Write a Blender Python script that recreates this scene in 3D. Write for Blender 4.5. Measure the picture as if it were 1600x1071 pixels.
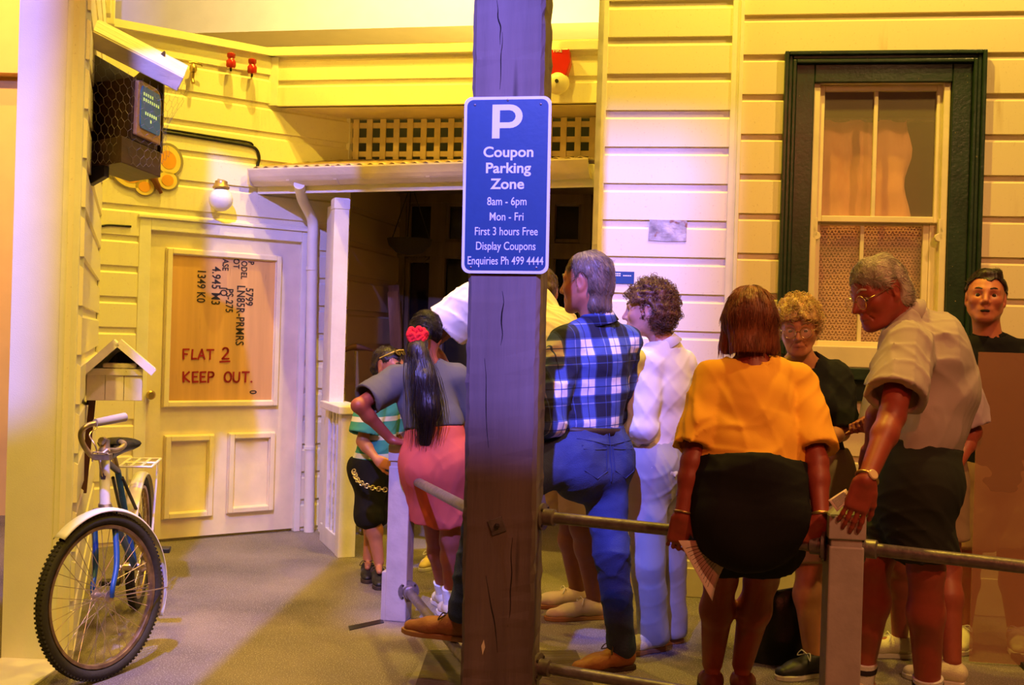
import bpy, bmesh, math, random
import numpy as np
from mathutils import Vector, Matrix
R = math.radians
for o in list(bpy.data.objects): bpy.data.objects.remove(o)
SC = bpy.context.scene
COL = SC.collection
random.seed(7); NR = np.random.RandomState(5)

# ---------------------------------------------------------------- camera
F = 1700.0; CX, CY = 800.0, 535.5
ROLL = 0.030; PITCH = -5.5 / F; EYE = 1.40
_V0 = np.array([0, -math.sin(PITCH), math.cos(PITCH)]); _R0 = np.array([1.0, 0, 0])
FW = np.array([0, math.cos(PITCH), math.sin(PITCH)])
U = math.cos(ROLL) * _R0 + math.sin(ROLL) * _V0
V = -math.sin(ROLL) * _R0 + math.cos(ROLL) * _V0
CAMP = np.array([0, 0, EYE])
cd = bpy.data.cameras.new('camera'); cam = bpy.data.objects.new('camera', cd); COL.objects.link(cam)
cd.sensor_width = 36; cd.lens = F / 1600 * 36; cd.clip_start = 0.05
cam.matrix_world = Matrix(((U[0], V[0], -FW[0], 0), (U[1], V[1], -FW[1], 0), (U[2], V[2], -FW[2], EYE), (0, 0, 0, 1)))
SC.camera = cam
def ray(px, py): return FW + (px - CX) / F * U - (py - CY) / F * V
def W(px, py, D): return CAMP + D * ray(px, py)                 # a point of the place at depth D
def GP(px, py, z=0.0):
    r = ray(px, py); t = (z - EYE) / r[2]; return CAMP + t * r
def HIT(line, px, py, off=0.0):                                 # where a sight line meets a vertical wall
    p0, p1 = line; d = np.array([p1[0] - p0[0], p1[1] - p0[1]]); d = d / np.linalg.norm(d)
    n = np.array([d[1], -d[0]])                                 # towards the viewer
    r = ray(px, py); t = (n @ (np.array(p0[:2]) + n * off)) / (n @ r[:2]); return CAMP + t * r

# ---------------------------------------------------------------- world, lights, exposure
SC.view_settings.view_transform = 'Standard'; SC.view_settings.look = 'None'
SC.view_settings.exposure = 0.0; SC.view_settings.gamma = 1.0; SC.view_settings.use_curve_mapping = False
wd = bpy.data.worlds.new('world'); SC.world = wd; wd.use_nodes = True
wd.node_tree.nodes['Background'].inputs[0].default_value = (1.0, 0.42, 0.16, 1)
wd.node_tree.nodes['Background'].inputs[1].default_value = 0.03
def spot(name, loc, aim, energy, col, size=60, blend=0.3, radius=0.06, shut=None):
    l = bpy.data.lights.new(name, 'SPOT'); o = bpy.data.objects.new(name, l); COL.objects.link(o)
    l.energy = energy; l.color = col; l.spot_size = R(size); l.spot_blend = blend; l.shadow_soft_size = radius
    o.location = loc; d = Vector(aim) - Vector(loc); o.rotation_euler = d.to_track_quat('-Z', 'Y').to_euler()
    if shut:                                                    # the four framing shutters of a profile spot
        l.use_nodes = True; nt = l.node_tree; em = nt.nodes['Emission']
        tc = nt.nodes.new('ShaderNodeTexCoord'); sp = nt.nodes.new('ShaderNodeSeparateXYZ'); nt.links.new(tc.outputs['Normal'], sp.inputs[0])
        def m(op, a, b, c=None):
            n = nt.nodes.new('ShaderNodeMath'); n.operation = op
            for i, q in enumerate((a, b, c)):
                if q is None: continue
                if isinstance(q, (int, float)): n.inputs[i].default_value = q
                else: nt.links.new(q, n.inputs[i])
            return n.outputs[0]
        z = m('ABSOLUTE', sp.outputs[2], 0); x = m('DIVIDE', sp.outputs[0], z); y = m('DIVIDE', sp.outputs[1], z)
        def ramp(v, lo, hi):
            n = nt.nodes.new('ShaderNodeMapRange'); n.inputs[1].default_value = lo; n.inputs[2].default_value = hi; nt.links.new(v, n.inputs[0]); return n.outputs[0]
        k = None
        for v, a, b in ((x, shut[0], shut[1]), (y, shut[2], shut[3])):
            s = shut[4] if len(shut) > 4 else 0.02
            for q in (ramp(v, a - s, a + s), ramp(v, b + s, b - s)): k = q if k is None else m('MULTIPLY', k, q)
        nt.links.new(k, em.inputs[1])
    return o

YEL = (1.0, 0.70, 0.06); YOR = (1.0, 0.52, 0.05); BLU = (0.19, 0.19, 1.0); AMB = (1.0, 0.45, 0.18)
def framed(name, loc, aim, energy, col, left, right, top, bottom, soft=.02, size=165, radius=.04):
    """a profile spot whose four shutters are set by the points where the light is to end"""
    aim = (aim[0], aim[1], loc[2])                              # hung level, so the side shutters cut upright edges
    q = (Vector(aim) - Vector(loc)).to_track_quat('-Z', 'Y').to_matrix()
    def lc(p): v = q.transposed() @ (Vector([float(c) for c in p]) - Vector(loc)); return v.x / -v.z, v.y / -v.z
    return spot(name, loc, aim, energy, col, size, .3, radius, (lc(left)[0], lc(right)[0], lc(bottom)[1], lc(top)[1], soft))
spot('yellow_wash_door', (-1.55, 6.45, 5.4), (-1.95, 7.2, 1.6), 500, YEL, 120, .5, .025)
spot('yellow_front_door', (-2.2, 3.2, 4.9), (-1.9, 7.3, 0.9), 330, YOR, 70, .5)
spot('yellow_wash_fascia', (-.3, 6.0, 5.4), (-.2, 7.2, 2.2), 260, YEL, 100, .5)
spot('yellow_wash_facade', (1.0, 4.9, 5.2), (1.2, 6.1, 1.2), 420, YEL, 120, .5)
spot('orange_wash_window', (2.9, 4.0, 5.0), (2.4, 5.9, 1.1), 330, (1.0, .58, .14), 100, .5)
framed('blue_door', (-1.35, 2.0, 4.9), (-1.3, 7.2, .9), 1900, BLU, W(318, 700, 7.3), W(545, 600, 7.0), W(420, 262, 7.4), W(420, 1300, 4.0), .004)
framed('blue_middle', (-.62, .5, 4.6), (.6, 6.1, 1.3), 3300, BLU, W(560, 800, 5.3), W(1105, 500, 6.1), W(1000, 215, 6.1), W(900, 900, 4.6), .035)
framed('blue_left', (-.9, .6, 4.8), (-2.05, 4.5, 2.6), 1900, BLU, W(-200, 300, 4.5), W(66, 300, 4.5), W(60, -900, 4.5), W(60, 640, 4.5), .022)
spot('amber_left', (-1.3, .5, 4.8), (-2.0, 4.5, .8), 760, YEL, 36, .8)
spot('pink_floor', (-.9, 3.6, 5.2), (-1.05, 4.9, 0), 330, (1.0, .55, .42), 44, .9)
spot('amber_right', (2.4, .4, 4.6), (1.5, 4.2, .9), 380, AMB, 60, .6)
spot('red_front', (.7, -.6, 3.9), (.8, 4.3, .7), 230, (1.0, .16, .07), 60, .7)
spot('yellow_gallery_back', (.3, 7.9, 3.4), (.2, 9.6, 4.2), 330, (1, .72, .16), 150, .6)
spot('amber_gallery_left', (-4.2, 6.0, 4.4), (-4.0, 8.0, 1.8), 420, (1, .58, .08), 100, .6)
spot('pale_bulkhead', (-1.0, 7.5, 5.1), (-1.2, 9.6, 4.7), 520, (1, .74, .30), 150, .8)

# ---------------------------------------------------------------- materials
def _n(nt, t, **kw):
    n = nt.nodes.new(t)
    for k, v in kw.items(): setattr(n, k, v)
    return n
MATS = {}
def pm(name, col, rough=0.6, metal=0.0, var=0.12, scale=6.0, bump=0.0, bscale=60.0, stretch=(1, 1, 1), spec=0.4, speck=None, sheen=0.0):
    if name in MATS: return MATS[name]
    m = bpy.data.materials.new(name); m.use_nodes = True; nt = m.node_tree; b = nt.nodes['Principled BSDF']
    b.inputs['Roughness'].default_value = rough; b.inputs['Metallic'].default_value = metal
    b.inputs['Specular IOR Level'].default_value = spec
    if sheen: b.inputs['Sheen Weight'].default_value = sheen
    tc = _n(nt, 'ShaderNodeTexCoord'); mp = _n(nt, 'ShaderNodeMapping'); nt.links.new(tc.outputs['Object'], mp.inputs[0]); mp.inputs['Scale'].default_value = stretch
    no = _n(nt, 'ShaderNodeTexNoise'); no.inputs['Scale'].default_value = scale; no.inputs['Detail'].default_value = 5; nt.links.new(mp.outputs[0], no.inputs[0])
    cr = _n(nt, 'ShaderNodeValToRGB'); nt.links.new(no.outputs[0], cr.inputs[0])
    c = np.array(col); cr.color_ramp.elements[0].position = .3; cr.color_ramp.elements[1].position = .7
    cr.color_ramp.elements[0].color = (*(c * (1 - var)), 1); cr.color_ramp.elements[1].color = (*np.minimum(c * (1 + var * .6), 1), 1)
    out = cr.outputs[0]
    if speck:
        n2 = _n(nt, 'ShaderNodeTexNoise'); n2.inputs['Scale'].default_value = speck[0]; n2.inputs['Detail'].default_value = 2; nt.links.new(mp.outputs[0], n2.inputs[0])
        c2 = _n(nt, 'ShaderNodeValToRGB'); c2.color_ramp.elements[0].position = speck[1]; c2.color_ramp.elements[1].position = min(speck[1] + .08, 1); nt.links.new(n2.outputs[0], c2.inputs[0])
        mx = _n(nt, 'ShaderNodeMixRGB'); nt.links.new(c2.outputs[0], mx.inputs[0]); nt.links.new(out, mx.inputs[1]); mx.inputs[2].default_value = (*speck[2], 1); out = mx.outputs[0]
    nt.links.new(out, b.inputs['Base Color'])
    if bump:
        n3 = _n(nt, 'ShaderNodeTexNoise'); n3.inputs['Scale'].default_value = bscale; n3.inputs['Detail'].default_value = 4; nt.links.new(mp.outputs[0], n3.inputs[0])
        bp = _n(nt, 'ShaderNodeBump'); bp.inputs['Strength'].default_value = bump; bp.inputs['Distance'].default_value = .01; nt.links.new(n3.outputs[0], bp.inputs['Height']); nt.links.new(bp.outputs[0], b.inputs['Normal'])
    MATS[name] = m; return m
def emis(name, col, s):
    m = bpy.data.materials.new(name); m.use_nodes = True; b = m.node_tree.nodes['Principled BSDF']
    b.inputs['Base Color'].default_value = (*col, 1); b.inputs['Emission Color'].default_value = (*col, 1); b.inputs['Emission Strength'].default_value = s
    MATS[name] = m; return m
def glass(name, col, alpha, rough=0.05):
    m = bpy.data.materials.new(name); m.use_nodes = True; nt = m.node_tree; b = nt.nodes['Principled BSDF']
    b.inputs['Base Color'].default_value = (*col, 1); b.inputs['Roughness'].default_value = rough; b.inputs['Alpha'].default_value = alpha
    MATS[name] = m; return m

# ---------------------------------------------------------------- objects
def link(name, me, mat=None, parent=None, smooth=False):
    me.name = name; o = bpy.data.objects.new(name, me); COL.objects.link(o)
    if mat is not None: me.materials.append(mat)
    if parent is not None:
        o.parent = parent                                       # shapes are made in the place's own coordinates
        if parent.type == 'EMPTY': o.matrix_parent_inverse = Matrix.Translation(-Vector(parent.location))
    return o
def tag(o, label=None, cat=None, group=None, kind=None):
    if label: o['label'] = label
    if cat: o['category'] = cat
    if group: o['group'] = group
    if kind: o['kind'] = kind
    return o
def thing(name, label, cat, loc, group=None, kind=None):
    o = bpy.data.objects.new(name, None); COL.objects.link(o); o.location = Vector([float(q) for q in loc]); o.empty_display_size = .1
    return tag(o, label, cat, group, kind)
class MB:                                                       # collects shapes, links them as ONE mesh
    def __init__(s): s.v = []; s.f = []; s.n = 0
    def raw(s, v, f):
        v = np.asarray(v, float); s.v.append(v); s.f += [tuple(int(i) + s.n for i in q) for q in f]; s.n += len(v); return s
    def box(s, c, h, ax=None):                                  # centre, half sizes, axes (rows)
        ax = np.eye(3) if ax is None else np.asarray(ax, float)
        c = np.asarray(c, float); p = []
        for sx in (-1, 1):
            for sy in (-1, 1):
                for sz in (-1, 1): p.append(c + sx * h[0] * ax[0] + sy * h[1] * ax[1] + sz * h[2] * ax[2])
        f = [(0, 1, 3, 2), (4, 6, 7, 5), (0, 4, 5, 1), (2, 3, 7, 6), (0, 2, 6, 4), (1, 5, 7, 3)]
        if np.linalg.det(ax) < 0: f = [q[::-1] for q in f]
        return s.raw(p, f)
    def seg(s, a, b, w, d, side=None):                          # a bar from a to b, w wide along side, d deep
        a = np.asarray(a, float); b = np.asarray(b, float); l = b - a; L = np.linalg.norm(l); l = l / L
        side = np.array([1., 0, 0]) if side is None else np.asarray(side, float)
        side = side - l * (side @ l); side /= np.linalg.norm(side); t = np.cross(l, side)
        return s.box((a + b) / 2, (w / 2, d / 2, L / 2), (side, t, l))
    def tube(s, pts, r, n=10, cap=True, closed=False):
        pts = np.asarray(pts, float); N = len(pts); r = np.broadcast_to(np.asarray(r, float), (N,))
        if closed: T = np.roll(pts, -1, 0) - np.roll(pts, 1, 0)
        else: T = np.gradient(pts, axis=0)
        T /= np.linalg.norm(T, axis=1)[:, None] + 1e-12
        up = np.array([0, 0, 1.0]) if abs(T[0][2]) < .9 else np.array([1.0, 0, 0])
        x = np.cross(T[0], up); x /= np.linalg.norm(x); vs = []
        for i in range(N):
            x = x - T[i] * (x @ T[i]); x /= np.linalg.norm(x); y = np.cross(T[i], x)
            for k in range(n):
                a = 2 * math.pi * k / n; vs.append(pts[i] + r[i] * (math.cos(a) * x + math.sin(a) * y))
        f = []
        for i in range(N if closed else N - 1):
            j = (i + 1) % N
            for k in range(n): f.append((i * n + k, i * n + (k + 1) % n, j * n + (k + 1) % n, j * n + k))
        if cap and not closed: f.append(tuple(range(n))[::-1]); f.append(tuple((N - 1) * n + k for k in range(n)))
        return s.raw(vs, f)
    def lathe(s, c, axis, prof, n=20):                          # prof: (radius, along axis)
        axis = np.asarray(axis, float); axis = axis / np.linalg.norm(axis)
        up = np.array([0, 0, 1.0]) if abs(axis[2]) < .9 else np.array([1.0, 0, 0])
        x = np.cross(axis, up); x /= np.linalg.norm(x); y = np.cross(axis, x); vs = []
        for r, t in prof:
            for k in range(n):
                a = 2 * math.pi * k / n; vs.append(np.asarray(c) + axis * t + max(r, 1e-4) * (math.cos(a) * x + math.sin(a) * y))
        f = []
        for i in range(len(prof) - 1):
            for k in range(n): f.append((i * n + k, i * n + (k + 1) % n, (i + 1) * n + (k + 1) % n, (i + 1) * n + k))
        f.append(tuple(range(n))[::-1]); f.append(tuple((len(prof) - 1) * n + k for k in range(n)))
        return s.raw(vs, f)
    def prism(s, pts, d):                                       # polygon in space pushed along d
        pts = np.asarray(pts, float); n = len(pts); d = np.asarray(d, float)
        f = [tuple(range(n)), tuple(range(n, 2 * n))[::-1]] + [(i, n + i, n + (i + 1) % n, (i + 1) % n) for i in range(n)]
        return s.raw(np.vstack([pts, pts + d]), f)
    def build(s, name, mat, parent=None, smooth=False, bevel=0.0, fix=True):
        me = bpy.data.meshes.new(name); me.from_pydata(np.vstack(s.v).tolist(), [], s.f)
        if fix:
            bm = bmesh.new(); bm.from_mesh(me); bmesh.ops.recalc_face_normals(bm, faces=bm.faces)
            if bevel:
                es = [e for e in bm.edges if len(e.link_faces) == 2 and e.calc_face_angle(0) > .6]
                bmesh.ops.bevel(bm, geom=es, offset=bevel, segments=2, affect='EDGES', profile=.5, clamp_overlap=True)
            bm.to_mesh(me); bm.free()
        me.update(); o = link(name, me, mat, parent, False)
        if smooth:
            me.polygons.foreach_set('use_smooth', [True] * len(me.polygons))
            me.set_sharp_from_angle(angle=R(45))
        return o
def nrm(v): v = np.asarray(v, float); return v / (np.linalg.norm(v) + 1e-12)
def lerp(a, b, t): return np.asarray(a, float) * (1 - t) + np.asarray(b, float) * t
def spline(pts, n):                                             # smooth curve through points
    P = np.asarray(pts, float); P = np.vstack([2 * P[0] - P[1], P, 2 * P[-1] - P[-2]]); out = []
    m = len(P) - 3
    for i in range(m):
        for t in np.linspace(0, 1, n, endpoint=False):
            a, b, c, d = P[i:i + 4]
            out.append(.5 * ((2 * b) + (c - a) * t + (2 * a - 5 * b + 4 * c - d) * t * t + (3 * b - a - 3 * c + d) * t ** 3))
    out.append(P[-2]); return np.array(out)
def text_mesh(name, body, origin, right, up, size, mat, parent, sx=1.0, bold=0.0, depth=0.002, align='CENTER', spacing=1.0):
    cu = bpy.data.curves.new('tmp', 'FONT'); cu.body = body; cu.size = size; cu.align_x = align; cu.align_y = 'CENTER'; cu.extrude = depth; cu.offset = bold; cu.space_character = spacing; cu.resolution_u = 4
    t = bpy.data.objects.new('tmp', cu); COL.objects.link(t); dg = bpy.context.evaluated_depsgraph_get()
    me = bpy.data.meshes.new_from_object(t.evaluated_get(dg)); bpy.data.objects.remove(t); bpy.data.curves.remove(cu)
    right = nrm(right); up = nrm(up); nn = np.cross(right, up)
    n = len(me.vertices); co = np.empty(n * 3); me.vertices.foreach_get('co', co); co = co.reshape(-1, 3)
    co = np.asarray(origin) + co[:, :1] * sx * right + co[:, 1:2] * up + co[:, 2:] * nn
    me.vertices.foreach_set('co', co.ravel()); me.materials.clear(); me.update()
    return link(name, me, mat, parent)
# ---------------------------------------------------------------- the setting
def boardmat(name, col, dirt=(0.42, 0.25, 0.10), amt=0.5):
    m = bpy.data.materials.new(name); m.use_nodes = True; nt = m.node_tree; b = nt.nodes['Principled BSDF']; b.inputs['Roughness'].default_value = .5
    tc = _n(nt, 'ShaderNodeTexCoord')
    def noise(sc, st, lo, hi, det=5):
        mp = _n(nt, 'ShaderNodeMapping'); mp.inputs['Scale'].default_value = st; nt.links.new(tc.outputs['Object'], mp.inputs[0])
        n = _n(nt, 'ShaderNodeTexNoise'); n.inputs['Scale'].default_value = sc; n.inputs['Detail'].default_value = det; nt.links.new(mp.outputs[0], n.inputs[0])
        r = _n(nt, 'ShaderNodeMapRange'); r.inputs[1].default_value = lo; r.inputs[2].default_value = hi; nt.links.new(n.outputs[0], r.inputs[0]); return r.outputs[0]
    a = noise(2.2, (1, 1, .35), .5, .8); c = noise(16, (1, 1, .12), .55, .75)
    mu = _n(nt, 'ShaderNodeMath', operation='MULTIPLY'); nt.links.new(a, mu.inputs[0]); nt.links.new(c, mu.inputs[1])
    m2 = _n(nt, 'ShaderNodeMath', operation='MULTIPLY'); nt.links.new(mu.outputs[0], m2.inputs[0]); m2.inputs[1].default_value = amt
    mx = _n(nt, 'ShaderNodeMixRGB'); nt.links.new(m2.outputs[0], mx.inputs[0]); mx.inputs[1].default_value = (*col, 1); mx.inputs[2].default_value = (*dirt, 1)
    d = noise(90, (1, 1, 1), .66, .72, 2); m3 = _n(nt, 'ShaderNodeMath', operation='MULTIPLY'); nt.links.new(d, m3.inputs[0]); m3.inputs[1].default_value = .25
    mx2 = _n(nt, 'ShaderNodeMixRGB'); nt.links.new(m3.outputs[0], mx2.inputs[0]); nt.links.new(mx.outputs[0], mx2.inputs[1]); mx2.inputs[2].default_value = (*dirt, 1)
    nt.links.new(mx2.outputs[0], b.inputs['Base Color'])
    e = noise(30, (1, 1, .2), 0, 1); bp = _n(nt, 'ShaderNodeBump'); bp.inputs['Strength'].default_value = .12; bp.inputs['Distance'].default_value = .006; nt.links.new(e, bp.inputs['Height']); nt.links.new(bp.outputs[0], b.inputs['Normal'])
    MATS[name] = m; return m
M_BOARD = boardmat('cream_weatherboard', (.84, .76, .53))
M_BOARD2 = boardmat('aged_weatherboard', (.80, .68, .46), amt=1.0)
M_TRIM = pm('cream_trim', (.82, .77, .62), .5, var=.08, bump=.1, bscale=40)
M_CREAM = pm('cream_paint', (.81, .70, .47), .5, var=.1, bump=.1, bscale=30)
M_PLASTER = pm('smooth_pale_wall', (.80, .74, .68), .8, var=.04, bump=.15, bscale=250)
M_GREEN = pm('dark_green_gloss', (.022, .042, .028), .28, var=.25, scale=14, bump=.15, bscale=50, speck=(60, .73, (.35, .28, .12)))
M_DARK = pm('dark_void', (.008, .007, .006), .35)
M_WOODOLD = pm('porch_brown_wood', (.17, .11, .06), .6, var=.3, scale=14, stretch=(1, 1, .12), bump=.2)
def rect_line(a, b): return (np.array([a[0], a[1]]), np.array([b[0], b[1]]))
def wdir(l): d = nrm(l[1] - l[0]); return np.array([d[0], d[1], 0]), np.array([d[1], -d[0], 0])
def boards(name, line, rects, per=.205, phase=0.0, mat=None, thick=.1, depth=.014, kind='structure', lap=.036):
    d, n = wdir(line); p0 = np.array([*line[0], 0]); mb = MB()
    for s0, s1, z0, z1 in rects:
        prof = [(z0, None)]
        k = math.floor((z0 - phase) / per) - 1; pts = []
        while phase + k * per < z1:
            b = phase + k * per; pts += [(b, 0.0), (b + 1e-4, depth), (b + per - lap - .014, depth), (b + per - lap, 0.0)]; k += 1
        pts = [q for q in pts if z0 < q[0] < z1]
        def off(z):
            t = (z - phase) % per
            return depth if t < per - lap - .014 else (max(0, (per - lap - t) / .014) * depth if t < per - lap else 0)
        pts = [(z0, off(z0))] + pts + [(z1, off(z1 - 1e-4))]
        poly = [p0 + d * s0 + n * o + np.array([0, 0, z]) for z, o in pts] + [p0 + d * s0 - n * thick + np.array([0, 0, z1]), p0 + d * s0 - n * thick + np.array([0, 0, z0])]
        mb.prism(poly, d * (s1 - s0))
    return tag(mb.build(name, mat or M_BOARD), kind=kind)
def S(line, p): return float((np.asarray(p[:2]) - line[0]) @ nrm(line[1] - line[0]))
def at(line, s, z, o=0.0):
    d, n = wdir(line); return np.array([*line[0], 0]) + d * s + n * o + np.array([0, 0, z])
def wbox(mb, line, s0, s1, z0, z1, o0, o1):                     # a box on a wall: along, up, out from
    d, n = wdir(line); mb.box(at(line, (s0 + s1) / 2, (z0 + z1) / 2, (o0 + o1) / 2), (abs(s1 - s0) / 2, abs(o1 - o0) / 2, abs(z1 - z0) / 2), (d, n, np.array([0, 0, 1.]))); return mb
Z = np.array([0, 0, 1.0])

DOOR = rect_line(GP(228, 850), GP(465, 830))
pc = HIT(DOOR, 150, 511); DOOR = rect_line(pc, DOOR[1])          # starts in the corner behind the bicycle
FAC = rect_line((-.5, 6.275), (4.5, 5.525))
pf = HIT(DOOR, 414, 518)
FAS = rect_line(pf, (pf[0] + 3, pf[1] - .57))
pl = HIT(DOOR, 540, 522)
LAT = rect_line(pl, (pl[0] + 3, pl[1] - .57))
PSIDE = rect_line((pl[0] + .0, pl[1]), (pl[0] + .25, pl[1] + 1.05))
PBACK = rect_line(PSIDE[1], (PSIDE[1][0] + 3, PSIDE[1][1] - .57))
SFR = S(DOOR, pl)
TOPZ = 3.29

# floor
M_FLOOR = pm('asphalt_floor', (.23, .185, .17), .7, var=.45, scale=1.3, bump=1.0, bscale=170, speck=(170, .58, (.52, .46, .43)))
mb = MB(); mb.raw([(-9, -2, 0), (9, -2, 0), (9, 12, 0), (-9, 12, 0), (-9, -2, -.1), (9, -2, -.1), (9, 12, -.1), (-9, 12, -.1)], [(0, 1, 2, 3), (7, 6, 5, 4), (0, 4, 5, 1), (1, 5, 6, 2), (2, 6, 7, 3), (3, 7, 4, 0)])
tag(mb.build('floor', M_FLOOR), kind='structure')

# door wall: left of the door, right of it, above it
ds0, ds1 = S(DOOR, HIT(DOOR, 228, 600)), S(DOOR, HIT(DOOR, 464, 600)); DH = 2.035
fr = .075
boards('wall_door', DOOR, [(0, ds0 - fr, 0, TOPZ), (ds1 + .04, SFR, 0, TOPZ), (ds0 - fr, ds1 + .04, DH + fr, TOPZ)], per=.196, phase=.03)
mb = MB(); wbox(mb, DOOR, -.02, S(DOOR, pf), TOPZ, TOPZ + .05, -.1, .05); tag(mb.build('trim_1', M_TRIM), kind='structure')
# return wall with the plain end facing the viewer
LD = 4.52; e0 = W(119, 600, LD); e0[2] = 0
RET = rect_line(e0, pc)                                          # runs away from the viewer, faces right
RL = float(np.linalg.norm(pc[:2] - e0[:2]))
boards('wall_return', RET, [(0, RL + .06, 0, 4.2)], per=.205, phase=.05, thick=.05, depth=.016)
xl = W(14, 600, LD); xr = W(92, 600, LD)
dR, nR = wdir(RET)
mb = MB(); wl = float((e0 - xl)[0])
q0 = np.array([xl[0], xl[1], 0]); q1 = np.array([xr[0], xr[1], 0])
mb.prism([q0, q1, q1 + dR * 2.5 - nR * .05, q0 + dR * 2.5], (0, 0, 4.2)); tag(mb.build('wall_left', M_PLASTER), kind='structure')
mb = MB(); mb.prism([q0, e0, e0 + np.array([.0, -.5, 0]), q0 + np.array([0, -.5, 0])], Z * .012); tag(mb.build('trim_10', M_PLASTER, bevel=.003), kind='structure')
mb = MB(); a = W(90, 600, LD); mb.box(((a[0] + e0[0]) / 2, LD + .02, 2.1), ((e0[0] - a[0]) / 2, .03, 2.1)); tag(mb.build('trim_2', M_TRIM, bevel=.004), kind='structure')
mb = MB(); mb.box(at(RET, RL - .07, 3.75, .03) , (.05, .03, .47), (dR, nR, Z)); mb.box(at(RET, RL - .3, 3.75, .022), (.05, .02, .47), (dR, nR, Z)); tag(mb.build('trim_3', M_TRIM, bevel=.004), kind='structure')
# gallery shell beyond the set
M_OR = pm('orange_lit_plain_wall', (.80, .50, .13), .85, var=.05)
mb = MB(); mb.box((-6.4, 8.0, 1.6), (3.3, .06, 1.6)); mb.build('wall_gallery', M_OR); tag(bpy.data.objects['wall_gallery'], kind='structure')
mb = MB(); mb.box((-6.4, 7.93, 3.85), (3.3, .12, .65)); mb.box((-4.2, 7.92, .9), (.42, .02, .9)); tag(mb.build('trim_4', M_OR, bevel=.004), kind='structure')
BH = rect_line(W(200, 516, 10.03), W(1100, 540, 9.02)); bdir, bn = wdir(BH)
mb = MB(); wbox(mb, BH, -3, 8, 4.1, 7.5, -.5, 0); tag(mb.build('ceiling_bulkhead', M_PLASTER), kind='structure'); bpy.data.objects['ceiling_bulkhead'].name = 'ceiling'
mb = MB(); wbox(mb, BH, -3, 8, 0, 4.2, -.9, -.8); tag(mb.build('wall_back', pm('yellow_plain_wall', (.85, .68, .22), .8, var=.03)), kind='structure')
# fascia over the porch
fs1 = S(FAS, HIT(FAS, 928, 300)) + .05
boards('wall_fascia', FAS, [(0, fs1, 2.955, TOPZ)], per=.175, phase=2.955 - .0, thick=.05)
mb = MB(); wbox(mb, FAS, -.02, fs1, TOPZ, TOPZ + .06, -.1, .05); wbox(mb, FAS, -.02, .05, 2.955, TOPZ, 0, .022); tag(mb.build('trim_5', M_TRIM, bevel=.003), kind='structure')
mb = MB(); mb.prism([at(FAS, 0, 2.955, -.02), at(FAS, fs1, 2.955, -.02), at(LAT, S(LAT, at(FAS, fs1, 0)) + .1, 2.955, -.05), at(LAT, 0, 2.955, -.05)], (0, 0, .04)); tag(mb.build('ceiling_soffit', M_CREAM), kind='structure'); bpy.data.objects['ceiling_soffit'].name = 'ceiling.001'
# porch shell
ls1 = S(LAT, HIT(LAT, 928, 300)) + .15
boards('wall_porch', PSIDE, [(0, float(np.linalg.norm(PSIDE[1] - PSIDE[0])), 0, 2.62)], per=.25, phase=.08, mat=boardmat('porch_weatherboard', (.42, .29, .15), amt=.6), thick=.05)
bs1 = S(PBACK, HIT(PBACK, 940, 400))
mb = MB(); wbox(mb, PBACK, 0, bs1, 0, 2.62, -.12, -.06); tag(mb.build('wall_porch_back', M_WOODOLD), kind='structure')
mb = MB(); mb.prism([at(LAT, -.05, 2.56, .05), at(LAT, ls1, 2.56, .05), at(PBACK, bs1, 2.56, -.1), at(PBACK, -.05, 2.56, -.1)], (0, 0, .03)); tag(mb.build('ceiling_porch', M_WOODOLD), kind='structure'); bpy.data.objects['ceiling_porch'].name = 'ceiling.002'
# porch back: doors and toplights with dark glass
dk = pm('dark_pane', (.012, .010, .010), .12, spec=.5)
wf = thing('door_2', None, None, at(PBACK, .6, 0), kind='structure')
ZB = 1.02
def pb(px, py): p = HIT(PBACK, px, py); return S(PBACK, p), p[2]
m1 = MB()
for x0, x1 in ((613, 633), (672, 696), (737, 760), (850, 866), (906, 922)): wbox(m1, PBACK, pb(x0, 400)[0], pb(x1, 400)[0], 0, 2.6, -.06, .02)
sA, sB = pb(613, 400)[0], pb(922, 400)[0]
for y0, y1 in ((300, 318), (378, 402)): wbox(m1, PBACK, sA, sB, pb(700, y1)[1], pb(700, y0)[1], -.06, .025)
wbox(m1, PBACK, sA, sB, 0, .75, -.06, -.005); m1.build('door_frame', M_WOODOLD, wf, bevel=.006)
for x0, x1, y0, y1 in ((642, 672, 322, 374), (702, 736, 322, 374), (869, 903, 322, 374), (640, 669, 410, 640), (688, 736, 404, 640), (770, 850, 404, 640), (868, 904, 404, 640), (770, 850, 322, 374)):
    a, zt = pb(x0, y0); b, zb = pb(x1, y1)
    m2 = MB()
    for u0, u1, v0, v1 in ((a - .035, a, zb - .03, zt + .03), (b, b + .035, zb - .03, zt + .03), (a, b, zt, zt + .03), (a, b, zb - .03, zb)): wbox(m2, PBACK, u0, u1, v0, v1, -.05, .0)
    s = m2.build('sash', M_WOODOLD, wf, bevel=.004); m3 = MB(); wbox(m3, PBACK, a, b, zb, zt, -.05, -.04); m3.build('pane', dk, wf)
m4 = MB(); cxs, cz = (pb(637, 404)[0] + pb(670, 404)[0]) / 2, pb(655, 412)[1]
for k in range(9):
    a = R(20 + k * 17.5); m4.seg(at(PBACK, cxs, cz, .004) + wdir(PBACK)[0] * .05 * math.cos(a) + Z * .02 * math.sin(a), at(PBACK, cxs, cz, .004) + wdir(PBACK)[0] * .11 * math.cos(a) + Z * .1 * math.sin(a), .012, .01)
m4.build('fan_carving', M_WOODOLD, wf)

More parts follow.
